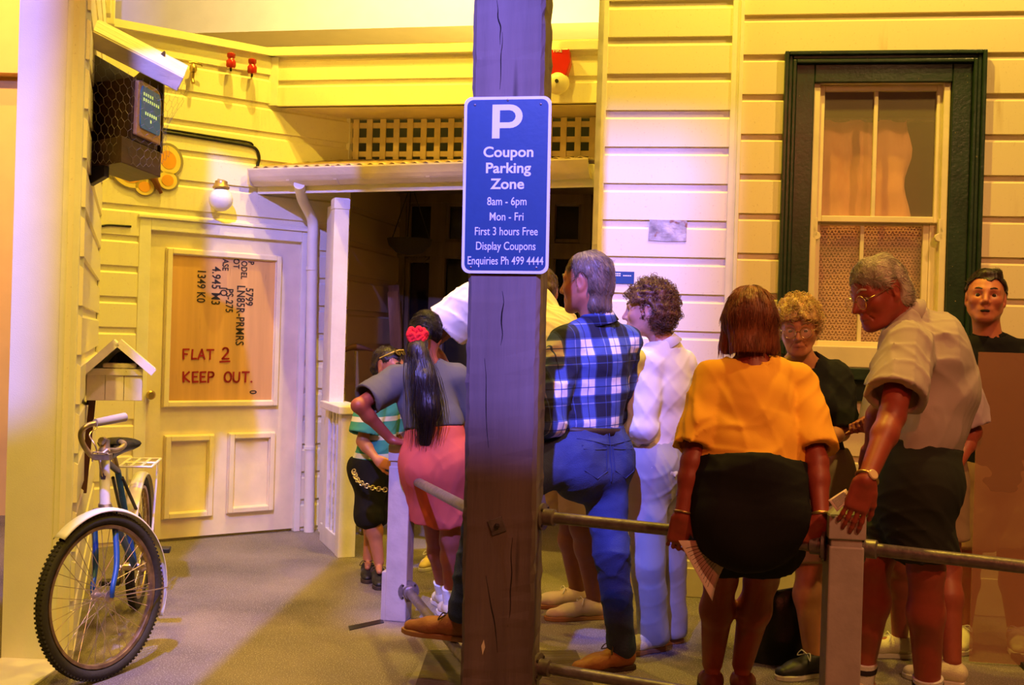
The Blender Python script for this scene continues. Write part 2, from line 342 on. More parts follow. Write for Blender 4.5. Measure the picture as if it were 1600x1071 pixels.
# facade: middle wall and window wall
fm0, fm1 = S(FAC, HIT(FAC, 925, 400)), S(FAC, HIT(FAC, 1137, 400))
wx0, wx1 = S(FAC, HIT(FAC, 1219, 300)), S(FAC, HIT(FAC, 1532, 300))
WZ1, WZ0 = HIT(FAC, 1220, 84)[2], 1.17
zl = HIT(FAC, 1000, 375)[2]; 
boards('wall_middle', FAC, [(fm0 + .01, fm1, 0, 3.9)], per=.2045, phase=HIT(FAC, 1000, 344)[2] % .2045, lap=.038, depth=.018)
boards('wall_right', FAC, [(fm1 + .03, wx0 + .02, 0, 3.9), (wx1 - .02, 6.2, 0, 3.9), (wx0 + .02, wx1 - .02, WZ1 - .02, 3.9), (wx0 + .02, wx1 - .02, 0, WZ0)], per=.2185, phase=HIT(FAC, 1185, 210)[2] % .2185, mat=M_BOARD2, depth=.02, lap=.03)
dF, nF = wdir(FAC)
mb = MB(); wbox(mb, FAC, fm0, fm0 + .055, 0, 3.9, -.1, .024); mb.prism([at(FAC, fm0, 0, .024), at(FAC, fm0 + .03, 0, .024), at(FAC, fm0 + .03, 0, -1.6), at(FAC, fm0, 0, -1.6)], Z * 3.9); tag(mb.build('trim_6', M_TRIM), kind='structure')
mb = MB(); wbox(mb, FAC, fm1 - .012, fm1 + .03, 0, 3.9, -.1, .03); wbox(mb, FAC, fm1 + .03, fm1 + .05, 0, 3.9, -.1, .045); tag(mb.build('trim_7', M_TRIM, bevel=.003), kind='structure')
mb = MB(); wbox(mb, FAC, fm0 + .05, wx0, .0, .16, 0, .03); wbox(mb, FAC, wx0, 6.2, 0, .2, 0, .03); tag(mb.build('baseboard_right', M_CREAM, bevel=.004), kind='structure')
# window with green architrave, sashes, panes
win = thing('window_1', None, None, at(FAC, (wx0 + wx1) / 2, WZ0), kind='structure')
def frame(mb, s0, s1, z0, z1, w, o0, o1, bottom=True):
    wbox(mb, FAC, s0, s0 + w, z0, z1, o0, o1); wbox(mb, FAC, s1 - w, s1, z0, z1, o0, o1); wbox(mb, FAC, s0 + w, s1 - w, z1 - w, z1, o0, o1)
    if bottom: wbox(mb, FAC, s0 + w, s1 - w, z0, z0 + w, o0, o1)
mb = MB()
frame(mb, wx0, wx1, WZ0, WZ1, .022, -.02, .062, False); frame(mb, wx0 + .022, wx1 - .022, WZ0, WZ1 - .022, .022, -.02, .045, False)
frame(mb, wx0 + .044, wx1 - .044, WZ0, WZ1 - .044, .02, -.02, .05, False); frame(mb, wx0 + .064, wx1 - .064, WZ0, WZ1 - .064, .1, -.06, .022, False)
mb.build('architrave', M_GREEN, win, bevel=.005)
mb = MB(); wbox(mb, FAC, wx0 - .02, wx1 + .02, 1.235, 1.30, -.05, .11); wbox(mb, FAC, wx0 + .02, wx1 - .02, 1.12, 1.235, -.05, .05); mb.build('window_sill', M_GREEN, win, bevel=.006)
mb = MB(); wbox(mb, FAC, wx0 + .1, wx1 - .1, 1.30, 1.415, -.09, .03); mb.build('window_sill', M_CREAM, win, bevel=.006)
def wp(px, py): p = HIT(FAC, px, py, -.03); return S(FAC, p), p[2]
a0 = wp(1266, 300)[0]; a1 = wp(1479, 300)[0]; zt = wp(1370, 124)[1]; zm = wp(1370, 342)[1]; zb = 1.41
mb = MB(); wbox(mb, FAC, a0, a0 + .035, zb, zt, -.09, .0); wbox(mb, FAC, a1 - .035, a1, zb, zt, -.09, .0); wbox(mb, FAC, a0, a1, zt - .03, zt, -.09, 0)
for sgn, xx in ((1, a0 + .03), (-1, a1 - .03)):                    # sash horns
    mb.lathe(at(FAC, xx + sgn * .008, zm - .10, -.02), nF, [(.022, -.02), (.022, .02)], 12); wbox(mb, FAC, xx - .012, xx + .012, zm - .1, zm, -.04, 0)
mb.build('window_frame', M_CREAM, win, bevel=.003)
for nm, s0, s1, z0, z1, o, midpx in (('upper', a0 + .03, a1 - .03, zm - .02, zt - .03, -.03, 1367), ('lower', a0 + .03, a1 - .075, zb, zm, -.065, 1353)):
    mb = MB(); frame(mb, s0, s1, z0, z1, .034, o - .03, o); c = wp(midpx, 240)[0]; wbox(mb, FAC, c - .011, c + .011, z0 + .03, z1 - .03, o - .028, o - .004)
    s = mb.build('sash', M_CREAM, win, bevel=.004)
    for u0, u1 in ((s0 + .034, c - .011), (c + .011, s1 - .034)):
        m2 = MB(); wbox(m2, FAC, u0, u1, z0 + .034, z1 - .034, o - .018, o - .014); m2.build('pane', MATS.get('window_glass') or glass('window_glass', (.9, .75, .6), .10, .02), win)
mb = MB(); wbox(mb, FAC, a1 - .075, a1 - .035, zb, zm - .02, -.1, -.06); mb.build('window_frame', M_CREAM, win)
# room behind the window
mb = MB(); wbox(mb, FAC, wx0 + .0, wx1, 1.2, 3.0, -.62, -.6); wbox(mb, FAC, wx0 - .02, wx0, 1.2, 3.0, -.6, -.1); wbox(mb, FAC, wx1, wx1 + .02, 1.2, 3.0, -.6, -.1); wbox(mb, FAC, wx0, wx1, 3.0, 3.02, -.6, -.1); wbox(mb, FAC, wx0, wx1, 1.18, 1.2, -.6, -.1)
tag(mb.build('wall_inner', pm('red_brown_room', (.30, .09, .05), .9)), kind='structure')
def stained(name, c1, c2, sc):
    m = pm(name, c1, .9, var=.05); nt = m.node_tree; b = nt.nodes['Principled BSDF']; src = b.inputs['Base Color'].links[0].from_socket
    tc = _n(nt, 'ShaderNodeTexCoord'); mp = _n(nt, 'ShaderNodeMapping'); mp.inputs['Scale'].default_value = (1, 1, .5); nt.links.new(tc.outputs['Object'], mp.inputs[0])
    no = _n(nt, 'ShaderNodeTexNoise'); no.inputs['Scale'].default_value = sc; no.inputs['Detail'].default_value = 6; nt.links.new(mp.outputs[0], no.inputs[0])
    cr = _n(nt, 'ShaderNodeValToRGB'); cr.color_ramp.elements[0].position = .45; cr.color_ramp.elements[1].position = .68; nt.links.new(no.outputs[0], cr.inputs[0])
    mx = _n(nt, 'ShaderNodeMixRGB'); nt.links.new(cr.outputs[0], mx.inputs[0]); nt.links.new(src, mx.inputs[1]); mx.inputs[2].default_value = (*c2, 1); nt.links.new(mx.outputs[0], b.inputs['Base Color']); return m
bt = thing('roller_blind', 'stained pale roller blind hanging behind the upper sash of the window', 'blind', at(FAC, (a0 + a1) / 2, 2.1, -.17))
x0, zt2 = wp(1272, 180); x1, _ = wp(1430, 180); zb2 = zm - .07
mb = MB(); prof = []
for i in range(17):
    for j in range(13):
        s = x0 + (x1 - x0) * i / 16; zz = zb2 + (zt2 - zb2) * j / 12
        if i == 16: s += .02 * math.sin(j * .9)
        prof.append(at(FAC, s, zz, -.17 + .008 * math.sin(i * 1.3 + j * .4) + .006 * math.sin(j * 1.7)))
fs = [(i * 13 + j, (i + 1) * 13 + j, (i + 1) * 13 + j + 1, i * 13 + j + 1) for i in range(16) for j in range(12)]
mb.raw(prof, fs); o = mb.build('blind_cloth', stained('stained_blind', (.66, .33, .19), (.42, .13, .06), 3.5), bt, True); md = o.modifiers.new('s', 'SOLIDIFY'); md.thickness = .003
mb = MB(); mb.tube([at(FAC, x0 - .03, zt2, -.17), at(FAC, a1, zt2, -.17)], .012); mb.build('roller', M_WOODOLD, bt)
# lace curtain: a real net of rosettes
lc = thing('lace_curtain', 'rosette lace curtain behind the lower sash of the window', 'curtain', at(FAC, (a0 + a1) / 2, 1.45, -.14))
l0, l1 = a0 + .03, a1 - .09; lz0, lz1 = 1.40, zm + .0; mb = MB()
pw = .036; row = 0; zz = lz0
while zz < lz1:
    s = l0 + (pw / 2 if row % 2 else 0)
    while s < l1:
        off = -.14 + .012 * math.sin(s * 22)
        r = .0165; pts = []; n = 16
        for k in range(n):
            a = 2 * math.pi * k / n; rr = r * (.86 + .14 * math.cos(8 * a)); pts.append(at(FAC, s + rr * math.cos(a), zz + rr * math.sin(a), off))
        inn = [at(FAC, s + .0055 * math.cos(2 * math.pi * k / n), zz + .0055 * math.sin(2 * math.pi * k / n), off) for k in range(n)]
        mb.raw(pts + inn, [(k, (k + 1) % n, n + (k + 1) % n, n + k) for k in range(n)])
        for k in range(3):
            a = math.pi / 6 + k * math.pi / 3; c = at(FAC, s + .0185 * math.cos(a), zz + .0185 * math.sin(a), off)
            mb.raw([c + q * .0045 * dF + w_ * .0045 * Z for q, w_ in ((-1, -1), (1, -1), (1, 1), (-1, 1))], [(0, 1, 2, 3)])
        s += pw
    zz += pw * .866; row += 1
mb.build('net', pm('lace_thread', (.70, .36, .24), .9), lc, fix=False)
# ---------------------------------------------------------------- door of the flat
M_PLY = pm('plywood', (.66, .36, .13), .6, var=.2, scale=9, stretch=(1, 1, .06), bump=.1, bscale=60, speck=(70, .74, (.25, .12, .05)))
M_INK = pm('black_stencil_ink', (.03, .022, .018), .7, var=.4, scale=40); M_REDP = pm('red_brush_paint', (.30, .010, .02), .5)
M_IRON = pm('dark_iron', (.05, .04, .035), .5, .6); M_BRASS = pm('worn_brass', (.55, .38, .14), .35, .8, var=.3)
M_GALV = pm('galvanised_pipe', (.20, .165, .16), .4, .55, var=.3, scale=30, bump=.15, bscale=90)
dD, nD = wdir(DOOR)
dr = thing('door_1', None, None, at(DOOR, (ds0 + ds1) / 2, 0), kind='structure')
mb = MB(); wbox(mb, DOOR, ds0, ds1, 0.02, DH, -.05, -.01)
def dp(px, py): p = HIT(DOOR, px, py); return S(DOOR, p), p[2]
mb.build('door_slab', M_CREAM, dr)
def moulding(px0, px1, py0, py1, name, w=.034):
    (s0, z1), (s1, z0) = dp(px0, py0), dp(px1, py1); mb = MB()
    for u0, u1, v0, v1 in ((s0, s0 + w, z0, z1), (s1 - w, s1, z0, z1), (s0 + w, s1 - w, z1 - w, z1), (s0 + w, s1 - w, z0, z0 + w)):
        wbox(mb, DOOR, u0, u1, v0, v1, -.012, .024); wbox(mb, DOOR, u0 - .006, u1 + .006, v0 - .006, v1 + .006, -.012, .008)
    mb.build(name, M_CREAM, dr, bevel=.005); return s0, s1, z0, z1
zsh = [dp(260, 392), dp(432, 400)]
s0, s1, z0, z1 = moulding(261, 432, 388, 634, 'panel_moulding')
mb = MB(); wbox(mb, DOOR, s0 + .03, s1 - .03, z0 + .03, z1 - .03, -.012, .002); ply = mb.build('plywood_panel', M_PLY, dr)
moulding(258, 330, 682, 806, 'panel_moulding'); moulding(358, 425, 678, 797, 'panel_moulding')
mb = MB(); mb.lathe(at(DOOR, ds0 + .02, dp(232, 617)[1], -.01), nD, [(.012, 0), (.012, .04), (.028, .045), (.03, .06), (.02, .07)], 14); mb.build('door_knob', M_BRASS, dr, True)
mb = MB(); wbox(mb, DOOR, ds0 - fr, ds0, 0, DH + fr, -.05, .02); wbox(mb, DOOR, ds1, ds1 + .045, 0, DH + fr, -.05, .02); wbox(mb, DOOR, ds0, ds1, DH, DH + fr, -.05, .02); wbox(mb, DOOR, ds0 - fr - .01, ds1 + .055, DH + fr, DH + fr + .02, -.05, .035); mb.build('door_frame', M_TRIM, dr, bevel=.004)
def stencil(txt, px, py, size, sx=.78):
    p = HIT(DOOR, px, py, .004); text_mesh('stencil_lettering', txt, p, -Z, dD, size, M_INK, ply, sx=sx, bold=.001, depth=.0006, spacing=1.05)
for t_, px, py, sz in (('1349 K0', 314, 447, .080), ('4.945 M3', 337, 447, .084), ('ASE', 352, 414, .06), ('IQ', 349, 456, .07), ('PS-275', 358, 470, .072), ('OT', 369, 412, .06), ('LN85R-PRMRS', 375, 493, .082), ('ODEL', 381, 422, .06), ('5799', 389, 464, .076), ('P', 392, 411, .06), ('0', 395, 613, .07)): stencil(t_, px, py, sz)
def brush(strokes, px, py, sc, w=.013):                          # hand-brushed capitals as flat strokes of paint
    mb = MB(); o = HIT(DOOR, px, py, .005)
    for x, pts in strokes:
        o = o + nD * .00015; P = [o + dD * (x + a) * sc + Z * b * sc for a, b in pts]
        for a, b in zip(P[:-1], P[1:]):
            l = nrm(b - a); sd = np.cross(l, nD); a2 = a - l * w * .25; b2 = b + l * w * .25; k = random.uniform(.9, 1.1) * w / 2
            mb.prism([a2 - sd * k, a2 + sd * k, b2 + sd * k * .85, b2 - sd * k * .85], nD * .001)
    mb.build('brushed_lettering', M_REDP, ply)
arc = lambda cx, cy, rx, ry, a0, a1, n=9: [(cx + rx * math.cos(R(a0 + (a1 - a0) * k / n)), cy + ry * math.sin(R(a0 + (a1 - a0) * k / n))) for k in range(n + 1)]
L = {'F': [[(.05, 0), (0, 1)], [(0, 1), (.62, 1.03)], [(.02, .52), (.45, .5)]], 'L': [[(.05, 1), (0, .02), (.5, .05)]], 'A': [[(0, 0), (.38, 1.05), (.72, 0)], [(.14, .36), (.6, .36)]], 'T': [[(.35, .0), (.37, 1)], [(0, 1), (.75, 1.02)]],
     '2': [arc(.3, .75, .27, .28, 160, -30) + [(.02, .0), (.66, .03)]], 'K': [[(.05, 0), (0, 1)], [(.6, 1), (.05, .48), (.66, 0)]], 'E': [[(.55, 1), (.02, .97), (.04, 0), (.58, .03)], [(.03, .52), (.45, .52)]], 'P': [[(.03, -.05), (.03, 1)], [(.03, 1)] + arc(.3, .75, .27, .25, 80, -90) + [(.04, .45)]],
     'O': [arc(.38, .5, .36, .5, 95, 455, 16)], 'U': [[(.02, 1)] + arc(.33, .33, .31, .33, 180, 360) + [(.66, 1)]], '.': [[(.03, .0), (.1, .05)]], '_': [[(-.2, -.28), (.75, -.22)]]}
def brush_word(w_, px, py, sc):
    x = 0; st = []
    for ch in w_:
        if ch == ' ': x += .75; continue
        st += [(x, p) for p in L[ch]]; x += {'_': 0, 'L': .68, 'E': .8, 'T': .95}.get(ch, .95)
    brush(st, px, py, sc)
brush_word('FLAT ', 286, 561, .062); brush_word('_2', 347, 561, .072); brush_word('KEEP OUT.', 286, 597, .066)

# ---------------------------------------------------------------- things on the door wall
def DW(px, py, off): return HIT(DOOR, px, py, off)
g = thing('wall_lamp', 'round white glass globe lamp above the door of the flat', 'lamp', DW(345, 312, .0))
c = DW(345, 312, .13); mb = MB(); r = .078
mb.lathe(c, (0, 0, 1), [(r * math.sin(R(a)), -r * math.cos(R(a))) for a in range(0, 171, 10)], 28); mb.build('globe', pm('opal_glass', (.85, .82, .78), .2, var=.02), g, True)
mb = MB(); mb.lathe(c + Z * .07, (0, 0, 1), [(.052, 0), (.056, .012), (.042, .03), (.04, .05), (.02, .06)], 18); mb.build('gallery_fitting', M_BRASS, g, True)
mb = MB(); mb.tube([c + Z * .12, c + Z * .135 - nD * .05, DW(345, 292, .0)], .009, 8); mb.lathe(DW(345, 292, -.01), nD, [(.035, 0), (.03, .03)], 14); mb.build('bracket', M_BRASS, g, True)
for k, (px, py) in enumerate(((361, 91), (394, 100))):
    t = thing('insulator', 'red ceramic insulator on the upper boards, ' + ('further from the porch' if k == 0 else 'nearer to the porch corner'), 'insulator', DW(px, py, 0), 'red ceramic insulators')
    c = DW(px, py + 5, .085); mb = MB(); mb.lathe(c, (0, 0, 1), [(.026, -.045), (.032, -.03), (.032, .0), (.022, .012), (.02, .02), (.027, .028), (.027, .05), (.016, .058)], 18); mb.build('ceramic_body', MATS.get('red_ceramic') or pm('red_ceramic', (.42, .02, .02), .15), t, True)
    mb = MB(); mb.tube([c - Z * .04, c - Z * .06, DW(px, py + 5, 0) - Z * .06], .007, 8); mb.build('iron_pin', M_IRON, t)
t = thing('brass_tap', 'small brass tap fixed high on the boards beside the television box', 'tap', DW(302, 108, 0)); c = DW(302, 106, .06)
mb = MB(); mb.tube([DW(302, 106, 0), c], .016, 10); mb.lathe(c - Z * .03, Z, [(.018, 0), (.026, .02), (.022, .04), (.01, .055)], 14); mb.build('tap_body', M_BRASS, t, True)
mb = MB(); mb.tube([c + Z * .03 - dD * .03, c + Z * .036, c + Z * .03 + dD * .05, c + Z * .02 + dD * .06], .006, 8); mb.build('handle', M_BRASS, t, True)
mb = MB(); mb.tube(spline([c - Z * .03, c - Z * .07 - nD * .01, c - Z * .1 + nD * .005], 5), .012, 8); mb.build('spout', M_BRASS, t, True)
# black cables
M_CABLE = pm('black_cable', (.015, .013, .012), .45)
for nm, lab, pts, r in (('cable', 'black cable running under the porch gutter from a bend on the door wall', [(250, 205), (300, 213), (350, 221), (385, 227), (400, 233), (405, 247), (402, 262), (404, 285), (420, 296), (470, 293)], .011),
                        ('cable', 'thinner black cable running just above the bent cable on the door wall', [(250, 200), (300, 208), (350, 216), (388, 222), (396, 227)], .006),
                        ('cable', 'black cable hanging down the corner below the television box', [(157, 262), (155, 300), (152, 345), (156, 353), (172, 352), (205, 354)], .007)):
    mb = MB(); mb.tube(spline([DW(x, y, .02) for x, y in pts], 6), r, 8); tag(mb.build(nm, M_CABLE, None, True), lab, 'cable', 'black cables on the door wall')
# wooden butterfly
t = thing('butterfly_ornament', 'painted wooden butterfly ornament hanging on the boards under the television box', 'wall ornament', DW(230, 268, 0))
WY = pm('ornament_yellow', (.80, .60, .16), .5); WO = pm('ornament_orange', (.75, .33, .04), .5); WG = pm('ornament_grey_edge', (.30, .24, .17), .6)
def lobe(cx, cy, rx, ry, rot, o0, th, sh=1.0, n=28):
    base = DW(cx, cy, o0); ppm = np.linalg.norm(DW(cx + 20, cy, o0) - base) / 20; pts = []
    for k in range(n):
        a = 2 * math.pi * k / n; x = rx * sh * math.cos(a); y = ry * sh * math.sin(a); q = R(rot)
        pts.append(base + dD * ppm * (x * math.cos(q) - y * math.sin(q)) + Z * ppm * (x * math.sin(q) + y * math.cos(q)))
    return pts, nD * th
for k, (cx, cy, rx, ry, rot) in enumerate(((203, 272, 32, 24, -20), (226, 292, 17, 15, 0), (263, 250, 22, 26, 20), (262, 282, 17, 16, 0))):
    mb = MB(); mb.prism(*lobe(cx, cy, rx, ry, rot, .01, .018)); w_ = mb.build('wing', WG, t, bevel=.003)
    mb = MB(); mb.prism(*lobe(cx, cy, rx, ry, rot, .028, .002, .86)); mb.build('painted_field', WY, w_); mb = MB(); mb.prism(*lobe(cx, cy, rx, ry, rot, .03, .002, .55)); mb.build('painted_spot', WO, w_)
mb = MB(); mb.tube(spline([DW(230, 258, .03), DW(240, 278, .045), DW(252, 302, .03)], 5), [.012] * 5 + [.02] * 4 + [.012] * 2, 10); mb.build('body', pm('ornament_brown', (.16, .05, .02), .5), t, True)

# ---------------------------------------------------------------- boxed television on the return wall
M_TVW = pm('dark_brown_wood', (.075, .035, .02), .5, var=.4, scale=18, stretch=(1, .15, 1), bump=.15); M_SCR = emis('screen_glow', (.02, .06, .09), .8)
# box frame: f = out of the wall to the right-front, axis along the wall
tb = thing('television_shelter', 'wooden wall shelter with a sloping board roof and wire mesh holding an old television', 'shelter', W(140, 200, 5.0))
def bx(name, a, b, c_, d_, th, mat, parent): mb = MB(); mb.prism([a, b, c_, d_], th); return mb.build(name, mat, parent, bevel=.004)
# corners measured on the picture: near face px 133..205 at depth 4.9, going back to 5.6 on the right
nb = lambda x, y: W(x, y, 4.95); fb = lambda x, y: W(x, y, 5.45)
bk = np.array([0, 0, 0])
floor_ = [nb(136, 238), nb(182, 228), fb(254, 262), fb(150, 262)]
P_a, P_b, P_c = W(140, 222, 5.05), W(190, 222, 4.85), W(252, 240, 5.3); P_d = P_a + (P_c - P_b)
for p in (P_b, P_c, P_d): p[2] = P_a[2]
bx('floor_board', P_a, P_b, P_c, P_d, (0, 0, -.12), M_TVW, tb)
zt_ = W(140, 85, 5.05)[2]
bx('back_board', P_a, P_d, P_d + Z * (zt_ - P_a[2]), P_a + Z * (zt_ - P_a[2]), nrm(P_b - P_a) * .02, M_TVW, tb)
bx('side_board', P_d, P_c, P_c + Z * .50, P_d + Z * (zt_ - P_a[2]), nrm(P_d - P_a) * .02, M_TVW, tb)
r0, r1, r2 = W(130, 52, 4.85), W(283, 130, 5.05), W(290, 112, 5.5); r3 = r0 + (r2 - r1); rd = np.cross(r1 - r0, r2 - r0); rd = nrm(rd) * np.sign(rd[2])
for k in range(3):
    a, b = k / 3, (k + 1) / 3 - .015; bx('roof_board', lerp(r0, r3, a), lerp(r1, r2, a), lerp(r1, r2, b), lerp(r0, r3, b), rd * .035, pm('weathered_cream_board', (.78, .66, .48), .6, var=.25, scale=12, stretch=(.2, 1, 1), bump=.2), tb)
bx('front_fascia', r0 - rd * .04, r1 - rd * .04, r1 + rd * .03, r0 + rd * .03, nrm(r0 - r3) * .02, pm('weathered_cream_board', (.78, .66, .48)), tb)
bx('bracket', P_a - Z * .12, lerp(P_a, P_b, .5) - Z * .12, lerp(P_a, P_b, .5) - Z * .17, P_a - Z * .2, nrm(P_d - P_a) * .05, M_IRON, tb)
# chicken wire: hexagons on a bent sheet in front of the open side
def hexnet(f, nu, nv, r):
    mb = MB(); su, sv = 1.0 / nu, 1.0 / nv
    for i in range(nu):
        for j in range(nv):
            u = (i + (.5 if j % 2 else 0)) * su; v = j * sv
            A, B, C_, D_ = (u, v), (u, v + sv * .55), (u + su * .5, v + sv), (u - su * .5, v + sv)
            for p, q in ((A, B), (B, C_), (B, D_)):
                mb.tube([f(*p), f(*q)], r, 3, cap=False)
    return mb
w0, w1, w2, w3 = W(133, 80, 4.80), W(262, 140, 4.86), W(248, 262, 5.02), W(140, 255, 4.84)
def fnet(u, v): p = lerp(lerp(w0, w1, u), lerp(w3, w2, u), v); return p + np.array([0, -1, 0]) * .02 * math.sin(u * 9 + v * 5)
M_WIRE = pm('wire_mesh', (.30, .26, .24), .4, .8)
hexnet(fnet, 10, 11, .0007).build('wire_mesh', M_WIRE, tb, fix=False)
w4, w5 = W(292, 118, 5.2), W(262, 240, 5.2)
def fnet2(u, v): p = lerp(lerp(w1, w4, u), lerp(w2, w5, u), v); return p + np.array([.03 * math.sin(v * 7) * u, 0, 0])
hexnet(fnet2, 4, 10, .0007).build('wire_mesh', M_WIRE, tb, fix=False)
tv = thing('television', 'old dark wooden television showing green text inside the wall shelter', 'television', lerp(P_a, P_c, .5))
a, b = W(148, 224, 5.08), W(205, 224, 4.95); cdir = nrm(np.array([(P_c - P_b)[0], (P_c - P_b)[1], 0])); b[2] = a[2] = P_a[2] + .002; h = .285; back = cdir * .30
bx('cabinet', a, b, b + back, a + back, (0, 0, h), M_TVW, tv)
# bezel on the right-hand face (the face that looks out from the wall)
e = b; ex = cdir; en = np.cross(ex, Z); en = en if en[0] > 0 else -en; wdt = .30
def on(u, v, o=0): return e + ex * wdt * u + Z * h * v + en * o
mb = MB(); mb.prism([on(.03, .08, 0), on(.97, .08, 0), on(.97, .8, 0), on(.9, .94, 0), on(.75, .99, 0), on(.2, .99, 0), on(.05, .95, 0)], en * .02); bz = mb.build('bezel', pm('tan_bezel', (.40, .22, .09), .4), tv, bevel=.006)
def scr(u0, u1, v0, v1, o, th, nm, mt):
    mb = MB(); c = [(u0 + .04, v0), (u1 - .04, v0), (u1, v0 + .05), (u1, v1 - .12), (u1 - .07, v1), (u0 + .07, v1), (u0, v1 - .12), (u0, v0 + .05)]; mb.prism([on(x, y, o) for x, y in c], en * th); return mb.build(nm, mt, tv)
sc_ = scr(.12, .88, .22, .9, .02, .006, 'screen', M_SCR)
mb = MB(); random.seed(3)
for rrow, (v, n) in enumerate(((.78, 7), (.69, 8), (.48, 6), (.38, 2))):
    for k in range(n):
        if random.random() < .12: continue
        u = .2 + k * .08 + (.08 if rrow == 2 else .2 if rrow == 3 else 0); mb.prism([on(u, v - .025, .0262), on(u + .04, v - .025, .0262), on(u + .04, v + .025, .0262), on(u, v + .025, .0262)], en * .001)
mb.build('screen_text', emis('screen_text_glow', (.45, .55, .12), 1.2), sc_)

# ---------------------------------------------------------------- gutter, downpipe, porch roof, lattices
M_GUT = pm('gutter_paint', (.74, .62, .40), .5, var=.3, scale=5, stretch=(.3, 1, 1), bump=.15)
g0 = DW(394, 278, .05); g0[2] = 2.44
gl = W(922, 267, 6.55); gl[2] = 2.44; gd = nrm(gl - g0); gn = np.array([gd[1], -gd[0], 0])
gu = thing('gutter', 'cream painted roof gutter along the front edge of the porch roof', 'gutter', g0)
prof = [(0, -.055), (.05, -.055), (.085, -.03), (.095, .01), (.11, .05), (.12, .055), (.12, .045), (.105, .0), (.09, -.025), (.05, -.045), (0, -.045)]
mb = MB(); mb.prism([g0 + gn * (x - .06) + Z * z for x, z in prof], gl - g0); mb.build('channel', M_GUT, gu)
mb = MB(); mb.prism([g0 + gn * x + Z * z for x, z in ((-.06, -.055), (.06, -.055), (.06, .055), (-.06, .055))], gd * .006); mb.build('end_cap', M_GUT, gu)
for k in (.12, .27, .55, .8):
    mb = MB(); mb.prism([g0 + (gl - g0) * k + gn * (x - .055) + Z * z * 1.04 for x, z in prof[:6]] + [g0 + (gl - g0) * k + gn * -.02 + Z * .06], gd * .025); mb.build('bracket_strap', M_GUT, gu)
mb = MB(); mb.prism([g0 + gn * -.07 + Z * -.10, g0 + gn * -.07 + Z * .04, g0 + gn * -.09 + Z * .04, g0 + gn * -.09 + Z * -.10], gl - g0); fb_ = mb.build('porch_fascia_board', M_TRIM, None); tag(fb_, kind='structure'); fb_.name = 'trim_8'
# corrugated sheet
mb = MB(); nu, nv = 220, 6; L0, L1 = at(LAT, 0.0, 2.655, .02), at(LAT, ls1 - .1, 2.655, .02); vs = []
G0 = g0 + gn * .02 + Z * .065 + gd * .02; G1 = gl + gn * .02 + Z * .065
L0 = L0 - wdir(LAT)[0] * .35
for i in range(nu + 1):
    for j in range(nv + 1):
        u, v = i / nu, j / nv; vs.append(lerp(lerp(L0, L1, u), lerp(G0, G1, u), v) + Z * .008 * math.sin(u * 2 * math.pi * 30))
mb.raw(vs, [(i * (nv + 1) + j, i * (nv + 1) + j + 1, (i + 1) * (nv + 1) + j + 1, (i + 1) * (nv + 1) + j) for i in range(nu) for j in range(nv)])
cr_ = mb.build('corrugated_roof', pm('weathered_corrugated_iron', (.42, .28, .17), .5, .3, var=.4, scale=8, bump=.1), None, True); md = cr_.modifiers.new('s', 'SOLIDIFY'); md.thickness = .004
tag(cr_, 'weathered corrugated iron porch roof below the lattice', 'roof')
dp_ = thing('downpipe', 'cream round downpipe running from the porch gutter to the ground beside the door', 'downpipe', GP(484, 834))
top = DW(474, 290, .18); el = DW(476, 318, .16); pts = [g0 + gd * S((g0[:2], gl[:2]), W(474, 290, 7.3)) - Z * .05, DW(473, 312, .17), DW(488, 345, .075), DW(488, 380, .065), DW(483, 830, .065)]; pts[-1][2] = .0
mb = MB(); sp_ = np.vstack([spline(pts[:4], 6), pts[4][None]]); mb.tube(sp_, .037, 16); mb.build('pipe', M_TRIM, dp_, True)
for py in (420, 700):
    mb = MB(); c = DW(487 if py < 600 else 484, py, .065); mb.lathe(c - Z * .012, Z, [(.041, 0), (.041, .024)], 16); mb.build('bracket_strap', M_TRIM, dp_)
# lattice under the soffit
M_LAT = pm('lattice_paint', (.76, .62, .38), .55, var=.2, bump=.15)
lt = thing('lattice', 'cream lattice panel between the soffit and the porch roof', 'lattice', at(LAT, .9, 2.66))
s_ = .02; 
for k in range(40):
    if s_ > ls1 - .1: break
    mb = MB(); wbox(mb, LAT, s_, s_ + .042, 2.63, 2.95, .008, .02); mb.build('upright_slat', M_LAT, lt); s_ += .1005
for z in (2.905, 2.80, 2.70):
    mb = MB(); wbox(mb, LAT, 0, ls1 - .05, z - .019, z + .019, -.006, .008); mb.build('cross_slat', M_LAT, lt)
mb = MB(); wbox(mb, LAT, -.06, .0, 2.5, 2.955, -.03, .03); tag(mb.build('trim_9', M_TRIM, bevel=.003), kind='structure')
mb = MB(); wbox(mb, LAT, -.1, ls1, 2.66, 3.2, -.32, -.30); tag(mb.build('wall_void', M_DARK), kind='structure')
# porch wing: tall post, low lattice screen
pn = GP(541, 872); pw_ = GP(498, 833); pdv = nrm(pn - pw_); pln = (pw_[:2], pn[:2]); PL = float(np.linalg.norm(pn - pw_)); M_POST = pm('pale_post_paint', (.78, .72, .66), .5, var=.1, bump=.15)
pd3 = np.array([pdv[0], pdv[1], 0]); pnn = np.array([-pdv[1], pdv[0], 0]); pnn = pnn if pnn[0] > 0 else -pnn
po = thing('porch_post', 'tall cream square porch post standing behind the low lattice screen', 'post', pw_ + pd3 * PL * .62)
ptop = 2.30
cpo = W(521, 700, 7.25); cpo[2] = 0
mb = MB(); mb.box(cpo + Z * ptop / 2, (.05, .05, ptop / 2), (pd3, pnn, Z)); mb.build('shaft', M_POST, po, bevel=.004)
mb = MB(); mb.box(cpo + Z * (ptop - .04), (.054, .054, .035), (pd3, pnn, Z)); mb.build('cap', M_POST, po, bevel=.004)
